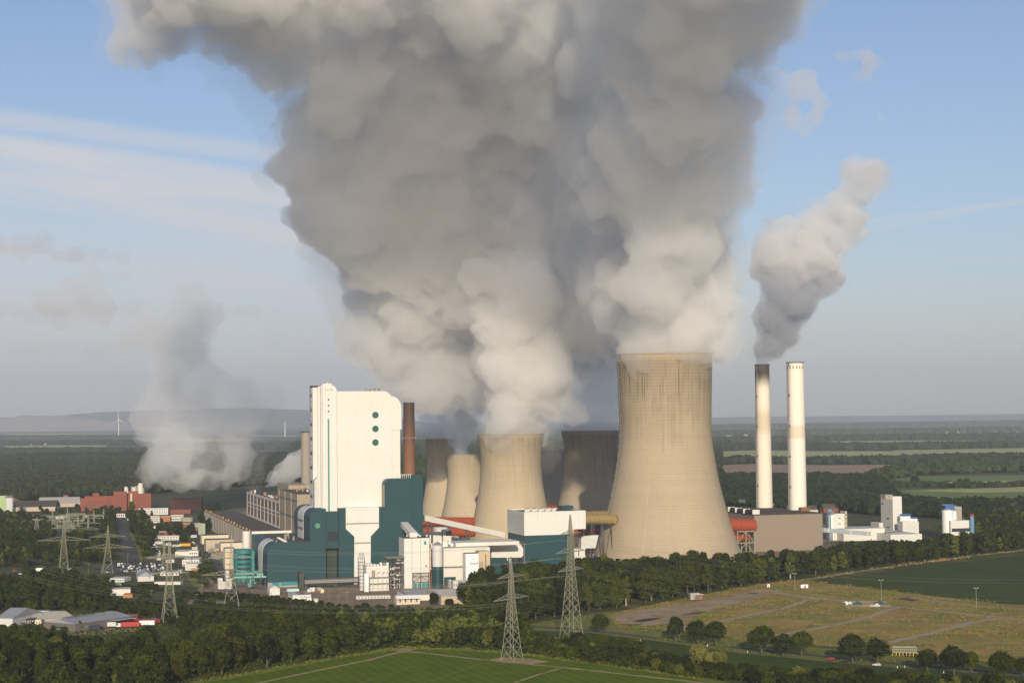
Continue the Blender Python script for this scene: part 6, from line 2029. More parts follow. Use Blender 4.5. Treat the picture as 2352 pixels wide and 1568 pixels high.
def trunk_mesh(seed, h, w, foot, m=BARK):
    rg = random.Random(seed)
    g = MB()
    g.tube((0, 0, 0), (.2, .1, h * .45), h * .022 + .12, h * .014 + .06, n=8)
    for k in range(6):
        a = rg.uniform(0, 2 * PI)
        z = h * rg.uniform(max(foot * .8, .12), .45)
        g.tube((.1, 0, z), (math.cos(a) * w * .32, math.sin(a) * w * .32, z + h * rg.uniform(.14, .3)), h * .009 + .05, .04, n=6)
    g.tube((.2, .1, h * .45), (rg.uniform(-.5, .5), rg.uniform(-.5, .5), h * .85), h * .012 + .05, .05, n=6)
    me = bpy.data.meshes.new('trunk')
    me.from_pydata(g.v, [], g.f)
    me.materials.append(m)
    return me


KINDS = {}
for nm, seed, h, w, m, bl, qd, sz, shp, ft in (
        ('oak1', 1, 20, 15, LEAF, 30, 3000, .80, 'round', .03), ('oak2', 2, 21, 14, LEAF, 28, 2900, .80, 'round', .03), ('oak3', 3, 19, 16, LEAFD, 32, 3000, .82, 'round', .03), ('oak4', 4, 22, 13, LEAFD, 26, 2700, .78, 'column', .03),
        ('pop1', 5, 24, 9, LEAFD, 24, 2300, .72, 'column', .06), ('con1', 6, 20, 9, LEAFD, 26, 2300, .68, 'cone', .05),
        ('lone1', 7, 14, 14.2, LEAFD, 26, 3400, .62, 'round', .09), ('lone2', 8, 15, 16, LEAFD, 30, 3700, .64, 'round', .08), ('lone3', 9, 15, 11.5, LEAF, 24, 2900, .60, 'column', .06),
        ('bush1', 10, 6, 8, LEAF, 16, 1400, .45, 'bush', .02), ('bush2', 11, 5, 9, LEAFD, 16, 1500, .45, 'bush', .02), ('bush3', 12, 6, 7, LEAFY, 14, 1300, .42, 'bush', .02), ('pale', 13, 8, 9, LEAFP, 22, 2200, .42, 'round', .02), ('birch', 14, 15, 7, LEAFY, 18, 1700, .50, 'column', .12)):
    V = crown_mesh(nm, seed, h, w, m, bl, qd, sz, shp, ft)
    KINDS[nm] = (h, w, quad_mesh('crown', V, m), trunk_mesh(seed, h, w, ft, BARKL if nm == 'birch' else BARK), V, m)


def in_poly(P_, x, y):
    return inside2([(p.x, p.y) for p in P_], x, y)


def inside2(poly, u, v):
    c, j = False, len(poly) - 1
    for i in range(len(poly)):
        (a, b), (d, e) = poly[i], poly[j]
        if (b > v) != (e > v) and u < (d - a) * (v - b) / (e - b) + a:
            c = not c
        j = i
    return c


TREES = []      # (size in view, x, y, kind, scale, label, group, name, category)
rt_ = random.Random(99)


def wood(uvs, spacing, hmin, hmax, kinds, label, group, name='broadleaf_tree', cat='tree', keep=1.0):
    P_ = [gp(q) for q in uvs]
    xs, ys = [p.x for p in P_], [p.y for p in P_]
    got = []
    poly = [(p.x, p.y) for p in P_]
    tries = int((max(xs) - min(xs)) * (max(ys) - min(ys)) / spacing ** 2 * 9)
    cell = {}
    for _ in range(tries):
        x, y = rt_.uniform(min(xs), max(xs)), rt_.uniform(min(ys), max(ys))
        if not inside2(poly, x, y):
            continue
        ci, cj = int(x // spacing), int(y // spacing)
        if any((x - a) ** 2 + (y - b) ** 2 < spacing ** 2 for i in (-1, 0, 1) for j in (-1, 0, 1) for a, b in cell.get((ci + i, cj + j), ())):
            continue
        cell.setdefault((ci, cj), []).append((x, y))
        if rt_.random() > keep:
            continue
        k = rt_.choice(kinds)
        h = rt_.triangular(hmin * .85, hmax * 1.06, (hmin + hmax) / 2)
        TREES.append((h / y, x, y, k, h / KINDS[k][0], label, group, name, cat))


def tree(x, y, k, s, label, group=None, name='broadleaf_tree', cat='tree', sx=1.0):
    h, w, cm, tm, _, m = KINDS[k]
    t = thing(name, label, cat, (x, y, 0), rt_.uniform(0, 6.28), group)
    t.scale = (s * sx, s * sx, s)
    link(bpy.data.objects.new('crown', cm), t)
    if s * h > 3:
        link(bpy.data.objects.new('trunk', tm), t)
    return t


OAKS = ['oak1', 'oak2', 'oak3', 'oak4', 'oak1', 'oak2', 'oak3', 'pop1', 'birch']
wood([(-60, 1640), (-60, 1522), (210, 1520), (330, 1512), (460, 1500), (610, 1470), (700, 1456), (780, 1452), (800, 1492), (760, 1508), (610, 1534), (459, 1556), (380, 1590), (300, 1640)], 10.5, 12, 21, OAKS, 'dark green broadleaf tree in the thick wood bordering the bright green field', 'trees of the lower left wood')
wood([(-30, 1488), (-30, 1466), (110, 1464), (150, 1472), (140, 1482)], 7, 9, 11, ['oak1', 'oak2', 'oak4'], 'small broadleaf tree in the row in front of the black office and grey hall', 'small trees before the black office')
wood([(790, 1440), (850, 1437), (900, 1442), (1000, 1424), (1080, 1416), (1180, 1425), (1215, 1470), (1215, 1492), (1165, 1494), (1060, 1484), (925, 1481), (800, 1494)], 8.5, 9, 15, ['oak1', 'oak2', 'oak3', 'bush1', 'oak2', 'bush3', 'birch'], 'mid sized tree in the mixed shrubbery around the nearest pylon', 'trees around the nearest pylon')
wood([(1225, 1478), (1320, 1478), (1420, 1484), (1600, 1534), (1800, 1550), (2000, 1560), (2400, 1578), (2400, 1620), (1900, 1590), (1600, 1556), (1400, 1526), (1225, 1503)], 6.5, 4, 8, ['bush1', 'bush2', 'bush1', 'bush3', 'bush2'], 'leafy shrub in the long strip along the bright green field', 'shrubs along the bright green field', 'shrub', 'shrub')
wood([(1085, 1398), (1130, 1410), (1200, 1428), (1260, 1420), (1378, 1402), (1560, 1371), (1682, 1352), (1700, 1334), (1600, 1326), (1500, 1332), (1400, 1334), (1330, 1338), (1200, 1350), (1120, 1362), (1085, 1378)], 11, 19, 26, OAKS, 'dark green tree in the belt at the foot of the huge cooling tower', 'trees of the belt below the huge tower')
wood([(1690, 1348), (1760, 1338), (1838, 1328), (1960, 1311), (2060, 1298), (2200, 1280), (2352, 1261), (2420, 1252), (2420, 1240), (2200, 1266), (2060, 1283), (1950, 1296), (1850, 1310), (1760, 1316), (1700, 1325)], 10.5, 17, 23, OAKS, 'dark green tree in the belt right of the huge tower, behind the dark field', 'trees of the right hand belt')
wood([(1085, 1400), (1060, 1385), (1075, 1372), (1100, 1380)], 8, 12, 16, OAKS, 'broadleaf tree at the tip of the belt, before the pale workshops', 'trees before the workshops')
wood([(-20, 1348), (60, 1332), (110, 1328), (200, 1345), (262, 1355), (250, 1384), (180, 1402), (90, 1410), (-20, 1408)], 10, 9, 14, ['oak1', 'oak2', 'oak3', 'oak4', 'bush1'], 'tree in the wood between the main road and the grey warehouse', 'trees between road and warehouse')
wood([(180, 1402), (240, 1392), (370, 1392), (450, 1388), (560, 1400), (760, 1410), (780, 1430), (700, 1440), (600, 1446), (480, 1456), (420, 1450), (370, 1428), (260, 1408)], 8.5, 5, 9, ['oak2', 'oak3', 'bush1', 'bush2', 'oak1'], 'low tree in the thicket between the warehouse and the access road', 'trees of the thicket by the access road')
wood([(250, 1352), (350, 1350), (380, 1358), (330, 1364), (255, 1360)], 5.5, 3.5, 5, ['bush1', 'bush2'], 'clipped dark shrub in the hedge before the arched grey hall', 'shrubs of the hedge by the grey hall', 'shrub', 'shrub')
wood([(400, 1366), (520, 1368), (640, 1376), (720, 1388), (800, 1396), (1000, 1404), (1000, 1412), (800, 1402), (640, 1388), (400, 1374)], 5.5, 2.5, 4.5, ['bush1', 'bush2', 'bush2'], 'low dark shrub in the hedge along the access road of the works', 'shrubs of the access road hedge', 'shrub', 'shrub')
wood([(-20, 1265), (130, 1265), (262, 1258), (262, 1270), (262, 1290), (230, 1296), (140, 1303), (-20, 1308)], 12, 11, 16, OAKS, 'broadleaf tree in the park wood along the main road on the left', 'trees along the main road')
wood([(-20, 1190), (60, 1195), (110, 1215), (130, 1240), (80, 1255), (-20, 1262)], 14, 13, 18, OAKS, 'broadleaf tree left of the switchyard', 'trees left of the switchyard')
wood([(215, 1190), (256, 1190), (258, 1230), (262, 1258), (250, 1262), (200, 1250), (150, 1252), (200, 1220)], 13, 13, 19, OAKS + ['con1'], 'broadleaf tree between the switchyard and the town road', 'trees left of the town road')
wood([(294, 1195), (330, 1195), (345, 1225), (348, 1250), (335, 1284), (324, 1270), (312, 1235)], 14, 14, 20, OAKS + ['con1', 'con1'], 'broadleaf tree right of the town road', 'trees right of the town road')
wood([(345, 1218), (430, 1216), (452, 1226), (440, 1232), (360, 1234)], 17, 11, 15, ['oak3', 'oak1', 'con1', 'pop1'], 'tree among the striped offices of the town', 'trees among the striped offices')
wood([(455, 1195), (500, 1180), (510, 1210), (470, 1222)], 14, 15, 20, ['con1', 'pop1', 'oak3'], 'dark tree beside the pale green slatted cooler', 'trees beside the slatted cooler')
wood([(440, 1325), (480, 1300), (500, 1340), (470, 1352)], 16, 7, 10, ['oak1', 'bush1'], 'small tree beside the works road offices', 'small trees by the works road')
wood([(0, 1170), (110, 1168), (240, 1166), (330, 1168), (330, 1178), (180, 1182), (0, 1186)], 17, 8, 11, OAKS, 'tree in front of the sheds and the brick works', 'trees before the brick works', keep=.4)
wood([(2170, 1215), (2230, 1200), (2352, 1185), (2400, 1180), (2400, 1225), (2230, 1240)], 15, 15, 20, OAKS, 'broadleaf tree around the white factory on the right', 'trees around the white factory')
# trees standing by themselves
road = [(Z4, 0, 1188, 1040, 'lone1'), (Z4, 570, 1256, 1058, 'lone3'), (Z4, 737, 1270, 1088, 'lone2'), (Z4, 877, 1275, 1093, 'lone1'), (Z4, 1220, 1348, 1128, 'lone2'), (Z4, 1383, 1368, 1188, 'lone1'), (Z4, 1520, 1360, 1168, 'lone2'), (Z5, 398, 1418, 1188, 'lone1'), (Z5, 585, 1422, 1220, 'lone2'), (Z5, 962, 1480, 1303, 'lone1'), (Z5, 1163, 1503, 1278, 'lone2'), (Z5, 1295, 1490, 1320, 'lone3'), (Z5, 1530, 1530, 1318, 'lone2'), (Z5, 1690, 1520, 1365, 'lone1')]
labs = ['round dark tree alone on the grass between the tallest pylon and the bare site', 'slim upright roadside tree, first of the three close together', 'broad roadside tree in the middle of the three close together', 'roadside tree, last of the three close together', 'big round roadside tree after the gap, first of the second cluster', 'smaller roadside tree in the middle of the second cluster', 'roadside tree at the right end of the second cluster', 'roadside tree with a visible pale trunk above the red and black cars', 'large roadside tree above the white car', 'roadside tree right of the pale pipe trestle', 'big roadside tree, second right of the pale pipe trestle', 'lighter looser roadside tree beside the big one', 'broad roadside tree near the right picture edge', 'last roadside tree, cut by the right picture edge']
for (Zf, x, yb, yt, k), lab in zip(road, labs):
    p = gp(Zf(x, yb))
    h = at(Zf(x, yt), p.y).z
    tree(p.x, p.y, k, h / KINDS[k][0], lab, 'trees along the country road', name='roadside_tree', sx=1.0)
for (Zf, x, yb, yt, k, lab) in ((Z4, 745, 1420, 1272, 'pale', 'pale yellow green tree in the shrub strip, left and taller of the two'), (Z4, 905, 1440, 1318, 'pale', 'pale yellow green bush in the shrub strip, right one of the two'), (Z4, 835, 1430, 1325, 'pale', 'pale bush between the two pale yellow green ones'), (Z3, 965, 1350, 1135, 'oak2', 'rounded light green tree right behind the foot of the nearest pylon'), (Z2, 865, 1400, 1260, 'con1', 'bright pointed young tree at the edge of the lower left wood'), (Z1, 605, 1182, 1092, 'birch', 'loose willow like tree before the front wall of the grey warehouse'), (Z3, 255, 985, 880, 'oak3', 'dark tree in front of the awning building'), (Z3, 370, 985, 932, 'bush2', 'dark bush right of the awning building tree'), (Z1, 1038, 1545, 1370, 'birch', 'yellow green tree standing out at the front of the lower left wood'), (Z1, 432, 1580, 1380, 'birch', 'tree with a bare pale trunk at the front of the lower left wood'), (Z1, 1100, 945, 895, 'bush1', 'round bush right of the orange brick shed'), (Z1, 1390, 530, 440, 'oak3', 'dark round tree behind the orange lorry'), (Z1, 845, 275, 218, 'oak1', 'round tree before the right end of the brick works'), (Z1, 995, 280, 195, 'oak2', 'tall tree before the brick works tower'), (Z1, 1145, 330, 262, 'con1', 'tall pointed tree before the striped offices'), (Z5, 868, 75, 0, 'lone2', 'single dark tree in the far green field on the right'), (Z5, 1210, 78, 20, 'lone1', 'left of two round trees by the far train'), (Z5, 1258, 78, 22, 'lone1', 'right of two round trees by the far train'), (Z5, 1300, 260, 192, 'pop1', 'row poplar left of the far dark grove'), (Z5, 1335, 262, 195, 'pop1', 'second row poplar at the far dark grove'), (Z5, 1105, 250, 195, 'lone2', 'round tree above the two big white silos')):
    p = gp(Zf(x, yb))
    h = at(Zf(x, yt), p.y).z
    tree(p.x, p.y, k, h / KINDS[k][0], lab)

TREES.sort(key=lambda q: -q[0])
n_tree = {'tree': 0, 'shrub': 0}
rest = []
for q in TREES:
    sz, x, y, k, s, lab, grp, nm, cat = q
    ok = abs(x / y) < .31 and y > 880
    if ok and n_tree[cat] < {'tree': 272, 'shrub': 150}[cat]:
        n_tree[cat] += 1
        tree(x, y, k, s, lab, grp, nm, cat, rt_.uniform(.9, 1.12))
    else:
        rest.append(q)
# what is left over of those woods, as one mass
if rest:
    by = {}
    for sz, x, y, k, s, *_ in rest:
        V = KINDS[k][4]
        nq = len(V) // 4
        pick = np.random.default_rng(abs(int(x * 7 + y))).choice(nq, nq // 4, replace=False)
        Q = V.reshape(-1, 4, 3)[pick]
        cc = Q.mean(1, keepdims=True)
        Q = (cc + (Q - cc) * 1.9).reshape(-1, 3) * s
        a = rt_.uniform(0, 6.28)
        c_, s_ = math.cos(a), math.sin(a)
        Q = Q @ np.array([[c_, s_, 0], [-s_, c_, 0], [0, 0, 1]]) + np.array([x, y, 0])
        by.setdefault(KINDS[k][5].name, []).append(Q)
    for mn, qs in by.items():
        tag(link(bpy.data.objects.new('woodland', quad_mesh('woodland', np.concatenate(qs), MATS[mn]))), kind='stuff')


# far woods: masses nobody could count
def far_wood(uvs, spacing, h, m, seed, name='forest', qn=26, z0=0.0):
    r = np.random.default_rng(seed)
    P_ = [gp(q) for q in uvs]
    poly = [(p.x, p.y) for p in P_]
    xs, ys = [p[0] for p in poly], [p[1] for p in poly]
    n = int((max(xs) - min(xs)) * (max(ys) - min(ys)) / spacing ** 2)
    pts = np.stack([r.uniform(min(xs), max(xs), n), r.uniform(min(ys), max(ys), n)], 1)
    pts = np.array([p for p in pts if inside2(poly, p[0], p[1])])
    if not len(pts):
        return
    n = len(pts)
    hh = h * r.uniform(.7, 1.15, n)
    w = spacing * r.uniform(.55, .85, n)
    d = r.normal(size=(n, qn, 3))
    d /= np.linalg.norm(d, axis=2)[:, :, None]
    d[:, :, 2] = np.where(d[:, :, 2] < -.2, -d[:, :, 2], d[:, :, 2])
    c = np.zeros((n, qn, 3))
    c[:, :, 0] = pts[:, None, 0] + d[:, :, 0] * w[:, None]
    c[:, :, 1] = pts[:, None, 1] + d[:, :, 1] * w[:, None]
    c[:, :, 2] = hh[:, None] * (.55 + .45 * d[:, :, 2])
    c = c.reshape(-1, 3)
    nn = d.reshape(-1, 3) + r.normal(size=(n * qn, 3)) * .45
    nn /= np.linalg.norm(nn, axis=1)[:, None]
    t = np.cross(nn, r.normal(size=nn.shape))
    t /= np.linalg.norm(t, axis=1)[:, None]
    b = np.cross(nn, t)
    s = (np.repeat(w, qn) * r.uniform(.35, .62, n * qn))[:, None]
    V = np.stack([c - t * s, c - b * s, c + t * s, c + b * s], 1).reshape(-1, 3)
    o = link(bpy.data.objects.new(name, quad_mesh(name, V, m)))
    return tag(o, kind='stuff')


far_wood([(-80, 1150), (-80, 1060), (100, 1052), (250, 1056), (345, 1064), (520, 1068), (560, 1060), (700, 1058), (700, 1110), (500, 1120), (340, 1135), (200, 1142), (60, 1150)], 15, 18, LEAFF, 1, 'forest', 34)
far_wood([(-80, 1060), (100, 1052), (320, 1049), (520, 1053), (700, 1050), (700, 1060), (520, 1070), (345, 1064), (200, 1058)], 26, 18, LEAFF, 2)
far_wood([(-80, 1038), (200, 1035), (330, 1038), (330, 1040), (100, 1042), (-80, 1043)], 30, 13, LEAFF, 3)
far_wood([(-80, 1019), (300, 1016), (330, 1018), (330, 1021), (100, 1022), (-80, 1023)], 38, 14, LEAFF, 4)
far_wood([(-80, 1006), (200, 1004), (330, 1004), (560, 1005), (560, 1007), (330, 1007), (100, 1008), (-80, 1009)], 50, 14, LEAFF, 5)
far_wood([(480, 1024), (720, 1022), (720, 1031), (560, 1034), (480, 1032)], 36, 17, LEAFF, 6)
far_wood([(1600, 1160), (1620, 1104), (1750, 1102), (1900, 1103), (2020, 1106), (2040, 1130), (2060, 1160), (2180, 1170), (2240, 1168), (2400, 1166), (2400, 1186), (2200, 1192), (2050, 1186), (1900, 1172), (1750, 1165)], 15, 15, LEAFF, 7, 'forest', 40)
far_wood([(1990, 1104), (2060, 1086), (2200, 1078), (2400, 1072), (2400, 1084), (2250, 1086), (2100, 1092), (2020, 1108)], 22, 18, LEAFF, 8)
far_wood([(1600, 1067), (1700, 1063), (1900, 1064), (2060, 1062), (2150, 1058), (2400, 1054), (2400, 1064), (2200, 1066), (2060, 1066), (1900, 1067), (1700, 1066), (1600, 1070)], 26, 17, LEAFF, 9)
far_wood([(1600, 1030), (1750, 1028), (1900, 1029), (2070, 1029), (2200, 1026), (2400, 1023), (2400, 1026), (2100, 1033), (1900, 1034), (1750, 1032), (1600, 1036)], 38, 17, LEAFF, 10)
far_wood([(1600, 1015), (1800, 1011), (2100, 1006), (2400, 1003), (2400, 1007), (2100, 1010), (1800, 1015), (1600, 1019)], 46, 17, LEAFF, 11)
far_wood([(1600, 999), (1800, 995), (2100, 992), (2400, 987), (2400, 990), (2100, 995), (1800, 998), (1600, 1002)], 62, 17, LEAFF, 12)
far_wood([(1600, 984), (1900, 979), (2400, 971), (2400, 974), (1900, 982), (1600, 987)], 90, 18, LEAFF, 13)
far_wood([(2030, 1112), (2100, 1114), (2250, 1117), (2400, 1113), (2400, 1117), (2240, 1121), (2060, 1119)], 18, 5, LEAFF, 15)
far_wood([(1420, 1012), (1640, 1012), (1640, 1150), (1420, 1160)], 40, 17, LEAFF, 16)
far_wood([(940, 1020), (1300, 1020), (1300, 1080), (940, 1090)], 40, 17, LEAFF, 17)
# rough ground cover under and between the trees
def cover(name, uvs, n, hs, m, seed):
    r = np.random.default_rng(seed)
    P_ = [gp(q) for q in uvs]
    poly = [(p.x, p.y) for p in P_]
    xs, ys = [p[0] for p in poly], [p[1] for p in poly]
    pts = np.stack([r.uniform(min(xs), max(xs), n), r.uniform(min(ys), max(ys), n)], 1)
    pts = np.array([p for p in pts if inside2(poly, p[0], p[1])])
    n = len(pts)
    c = np.concatenate([pts, (hs * r.uniform(.1, 1, n))[:, None]], 1)
    nn = r.normal(size=(n, 3)) * .6 + np.array([0, -.4, .8])
    nn /= np.linalg.norm(nn, axis=1)[:, None]
    t = np.cross(nn, r.normal(size=nn.shape))
    t /= np.linalg.norm(t, axis=1)[:, None]
    b = np.cross(nn, t)
    s = r.uniform(.3, .8, n)[:, None]
    V = np.stack([c - t * s, c - b * s, c + t * s, c + b * s], 1).reshape(-1, 3)
    return tag(link(bpy.data.objects.new(name, quad_mesh(name, V, m))), kind='stuff')


cover('undergrowth', [(-40, 1620), (-40, 1400), (200, 1395), (600, 1395), (790, 1415), (1080, 1410), (1220, 1435), (1215, 1498), (925, 1484), (765, 1507), (610, 1534), (400, 1575)], 60000, 1.6, LEAF, 3)
cover('undergrowth', [(1222, 1478), (1420, 1482), (1600, 1532), (1800, 1548), (2400, 1576), (2400, 1610), (1600, 1557), (1222, 1504)], 40000, 1.8, LEAF, 4)
cover('undergrowth', [(1085, 1402), (1260, 1424), (1400, 1402), (1690, 1350), (1840, 1330), (2400, 1256), (2400, 1245), (1700, 1330), (1200, 1360)], 50000, 2.0, LEAFF, 5)


# weeds and tufts of grass on the dry site and along the verges
PATHS = [[gp(q) for q in l] for l in ([(1530, 1447), (1580, 1437), (1640, 1428), (1690, 1419), (1760, 1404), (1810, 1393), (1850, 1378), (1890, 1372)], [(1790, 1457), (1860, 1446), (1930, 1432), (2000, 1414), (2040, 1400), (2070, 1394)], [(2040, 1475), (2100, 1462), (2180, 1443), (2240, 1427), (2300, 1420), (2360, 1421)], [(1780, 1360), (1850, 1371), (1930, 1378), (2040, 1391), (2150, 1402), (2250, 1412), (2380, 1424)], [(2090, 1372), (2170, 1382), (2260, 1392), (2390, 1402)])]
BARE = [(p.x, p.y) for p in map(gp, [(1405, 1412), (1460, 1402), (1560, 1388), (1650, 1372), (1745, 1352), (1800, 1354), (1770, 1366), (1700, 1385), (1640, 1398), (1600, 1412), (1570, 1430), (1480, 1437), (1420, 1428)])]


def on_path(x, y):
    for l in PATHS:
        for a, b in zip(l, l[1:]):
            dx_, dy_ = b.x - a.x, b.y - a.y
            k = max(0, min(1, ((x - a.x) * dx_ + (y - a.y) * dy_) / (dx_ * dx_ + dy_ * dy_)))
            if (x - a.x - dx_ * k) ** 2 + (y - a.y - dy_ * k) ** 2 < 16:
                return True
    return inside2(BARE, x, y)


def tufts(name, uvs, groups, per, spread, hs, m, seed, smin=.25, smax=.8):
    r = np.random.default_rng(seed)
    P_ = [gp(q) for q in uvs]
    poly = [(p.x, p.y) for p in P_]
    xs, ys = [p[0] for p in poly], [p[1] for p in poly]
    g = np.stack([r.uniform(min(xs), max(xs), groups), r.uniform(min(ys), max(ys), groups)], 1)
    pts = np.repeat(g, per, 0) + r.normal(size=(groups * per, 2)) * np.repeat(r.uniform(.3, 1.6, groups), per)[:, None] * spread * np.array([1.6, .8])
    pts = np.array([p for p in pts if inside2(poly, p[0], p[1]) and not on_path(p[0], p[1])])
    n = len(pts)
    c = np.concatenate([pts, (.1 + hs * r.uniform(.1, 1, n))[:, None]], 1)
    nn = r.normal(size=(n, 3)) * .5 + np.array([0, -.7, .6])
    nn /= np.linalg.norm(nn, axis=1)[:, None]
    t = np.cross(nn, r.normal(size=nn.shape))
    t /= np.linalg.norm(t, axis=1)[:, None]
    b = np.cross(nn, t)
    s = r.uniform(smin, smax, n)[:, None]
    V = np.stack([c - t * s, c - b * s, c + t * s, c + b * s], 1).reshape(-1, 3)
    return tag(link(bpy.data.objects.new(name, quad_mesh(name, V, m))), kind='stuff')


site = [(1395, 1409), (1470, 1394), (1580, 1372), (1690, 1350), (1780, 1335), (1860, 1333), (1990, 1347), (2150, 1366), (2400, 1392), (2400, 1536), (2150, 1505), (2000, 1490), (1850, 1480), (1700, 1468), (1560, 1445), (1420, 1440)]
DRYTUFT = leaf_mat('dry_weeds', (.26, .19, .055), (.32, .235, .07), (.28, .185, .07))
GREENTUFT = leaf_mat('green_weeds', (.075, .095, .014), (.12, .13, .02), (.10, .11, .02))
tufts('dry_grass', site, 260, 50, 5, .35, DRYTUFT, 11)
tufts('weeds', site, 190, 50, 4, .5, GREENTUFT, 12)
tufts('verge_grass', [(1215, 1432), (1390, 1404), (1480, 1400), (1600, 1450), (2400, 1540), (2400, 1552), (2000, 1526), (1700, 1497), (1500, 1468), (1225, 1445)], 220, 50, 4, .5, GREENTUFT, 13)
tufts('margin_grass', [(450, 1562), (610, 1537), (765, 1509), (925, 1484), (1060, 1487), (1200, 1499), (1400, 1523), (1620, 1555), (1600, 1560), (1400, 1530), (1200, 1505), (1060, 1494), (925, 1490), (770, 1513), (620, 1543), (470, 1567)], 900, 14, 2, .6, GREENTUFT, 14)
tufts('path_weeds', [(1790, 1341), (1870, 1331), (2100, 1297), (2400, 1260), (2400, 1254), (2100, 1289), (1870, 1324), (1790, 1333)], 160, 30, 5, .5, DRYTUFT, 15)

# ------------------------------------------------------------------ steam and smoke: lumpy bodies of real scattering vapour
rs = random.Random(3)
_b = bmesh.new()
bmesh.ops.create_icosphere(_b, subdivisions=2, radius=1)
_b.verts.ensure_lookup_table()
IV = np.array([v.co[:] for v in _b.verts])
IF = np.array([[v.index for v in f.verts] for f in _b.faces])
_b.free()


def inside(poly, u, v):
    c, j = False, len(poly) - 1
    for i in range(len(poly)):
        (a, b), (d, e) = poly[i], poly[j]
        if (b > v) != (e > v) and u < (d - a) * (v - b) / (e - b) + a:
            c = not c
        j = i
    return c


def edge_dist(poly, u, v):
    m, p = 1e9, Vector((u, v))
    for i in range(len(poly)):
        a, b = Vector(poly[i - 1]), Vector(poly[i])
        ab = b - a
        k = max(0, min(1, (p - a).dot(ab) / ab.length_squared))
        m = min(m, (p - a - ab * k).length)
    return m


def vapour(name, m, sph, vox, disp, grow=0.0, parent=None):
    V = np.concatenate([IV * max(r + grow, 1) + np.array(c[:]) for c, r in sph])
    Q = np.concatenate([IF + i * len(IV) for i in range(len(sph))])
    me = bpy.data.meshes.new(name)
    me.vertices.add(len(V))
    me.vertices.foreach_set('co', V.ravel())
    me.loops.add(Q.size)
    me.loops.foreach_set('vertex_index', Q.ravel())
    me.polygons.add(len(Q))
    me.polygons.foreach_set('loop_start', np.arange(0, Q.size, 3))
    me.update(calc_edges=True)
    me.materials.append(m)
    o = link(bpy.data.objects.new(name, me), parent)
    r = o.modifiers.new('remesh', 'REMESH')
    r.mode, r.voxel_size, r.use_smooth_shade = 'VOXEL', vox, True
    for sz, st in disp:
        tx = bpy.data.textures.new('billow', 'CLOUDS')
        tx.noise_scale, tx.noise_depth = sz, 2
        d = o.modifiers.new('billow', 'DISPLACE')
        d.texture, d.texture_coords, d.strength, d.mid_level = tx, 'GLOBAL', st, .5
    r = o.modifiers.new('merge', 'REMESH')          # joins folds that crossed each other into one closed skin
    r.mode, r.voxel_size, r.use_smooth_shade = 'VOXEL', vox * .85, True
    return o


def fill(poly, n, Yf, rmin, rmax, depth, vlo, vhi, keep=.85):
    """balls of vapour filling an outline seen from the air, as deep as it is wide"""
    us = [p[0] for p in poly]
    out = []
    while len(out) < n:
        u, v = rs.uniform(min(us), max(us)), rs.uniform(vlo, vhi)
        if not inside(poly, u, v):
            continue
        e = edge_dist(poly, u, v)
        r = min(e * rs.uniform(.75, 1), rs.uniform(rmin, rmax))
        if r < rmin * .3:
            if rs.random() < keep:
                continue
        Y = Yf(u, v) + rs.uniform(-1, 1) * max(0, min(e, depth) - r * .5) * .55
        out.append((at((u, v), Y), max(r, 3) * Y / F))
    return out


def chain(pts, n, spread=.35, rk=.75):
    """vapour rising along a path of (u, v, radius, Y)"""
    out = []
    for k in range(n):
        s = rs.random() * (len(pts) - 1)
        i = min(int(s), len(pts) - 2)
        s -= i
        u, v, r, Y = [pts[i][j] + (pts[i + 1][j] - pts[i][j]) * s for j in range(4)]
        a, q = rs.random() * 2 * PI, math.sqrt(rs.random())
        out.append((at((u + math.cos(a) * q * r * spread * 1.6, v + math.sin(a) * q * r * spread), Y + rs.uniform(-1, 1) * r * spread * Y / F * 1.3), r * rk * rs.uniform(.55, 1) * Y / F))
    return out


STEAM = (.992, .992, .992)
plume_poly = [(250, -260), (240, 0), (275, 120), (330, 165), (400, 140), (470, 130), (520, 180), (600, 205), (600, 300), (625, 400), (655, 430), (652, 530), (700, 565), (745, 640), (782, 690), (742, 755), (760, 795), (805, 815), (850, 840), (880, 890), (935, 915), (1010, 930), (1120, 930), (1250, 900), (1330, 880), (1400, 840), (1420, 818), (1630, 812), (1685, 800), (1710, 720), (1682, 600), (1690, 480), (1730, 380), (1740, 220), (1765, 130), (1850, 110), (1880, 60), (1890, -260)]


def plume_Y(u, v):
    t = max(0, (800 - v) / 800)
    base = 2080 - max(0, min(1, (u - 1330) / 130)) * 360
    if v > 770 and 1290 < u < 1425:
        return 2230
    return base - 170 * t - 110 * t * t


sp = fill(plume_poly, 980, plume_Y, 26, 105, 190, -260, 930) + chain([(760, 40, 90, 1850), (900, 50, 110, 1830), (1040, 30, 110, 1800)], 30, .5)
# single columns over each tower
n0 = len(sp)
sp += chain([(1528, 822, 92, 1690), (1530, 780, 100, 1690), (1560, 730, 110, 1690), (1540, 660, 120, 1700), (1480, 560, 140, 1750)], 110, .42)
sp += chain([(1660, 805, 32, 1690), (1668, 760, 44, 1690), (1640, 690, 60, 1690), (1650, 620, 60, 1700)], 40)
sp += chain([(1176, 1003, 62, 1975), (1185, 965, 66, 1970), (1205, 925, 84, 1960), (1210, 860, 95, 1950), (1190, 760, 95, 1940), (1180, 640, 120, 1930)], 130, .42)
sp += chain([(1285, 950, 32, 1965), (1300, 935, 34, 1960), (1270, 890, 50, 1955), (1240, 830, 60, 1950)], 30)
sp += chain([(1068, 1046, 26, 2300), (1068, 1015, 30, 2295), (1062, 960, 32, 2280), (1070, 890, 44, 2260), (1060, 800, 70, 2220)], 70, .4)
sp += chain([(1300, 740, 70, 2060), (1380, 770, 60, 2060), (1330, 690, 90, 2060)], 40)
low_sp = sp[n0:]
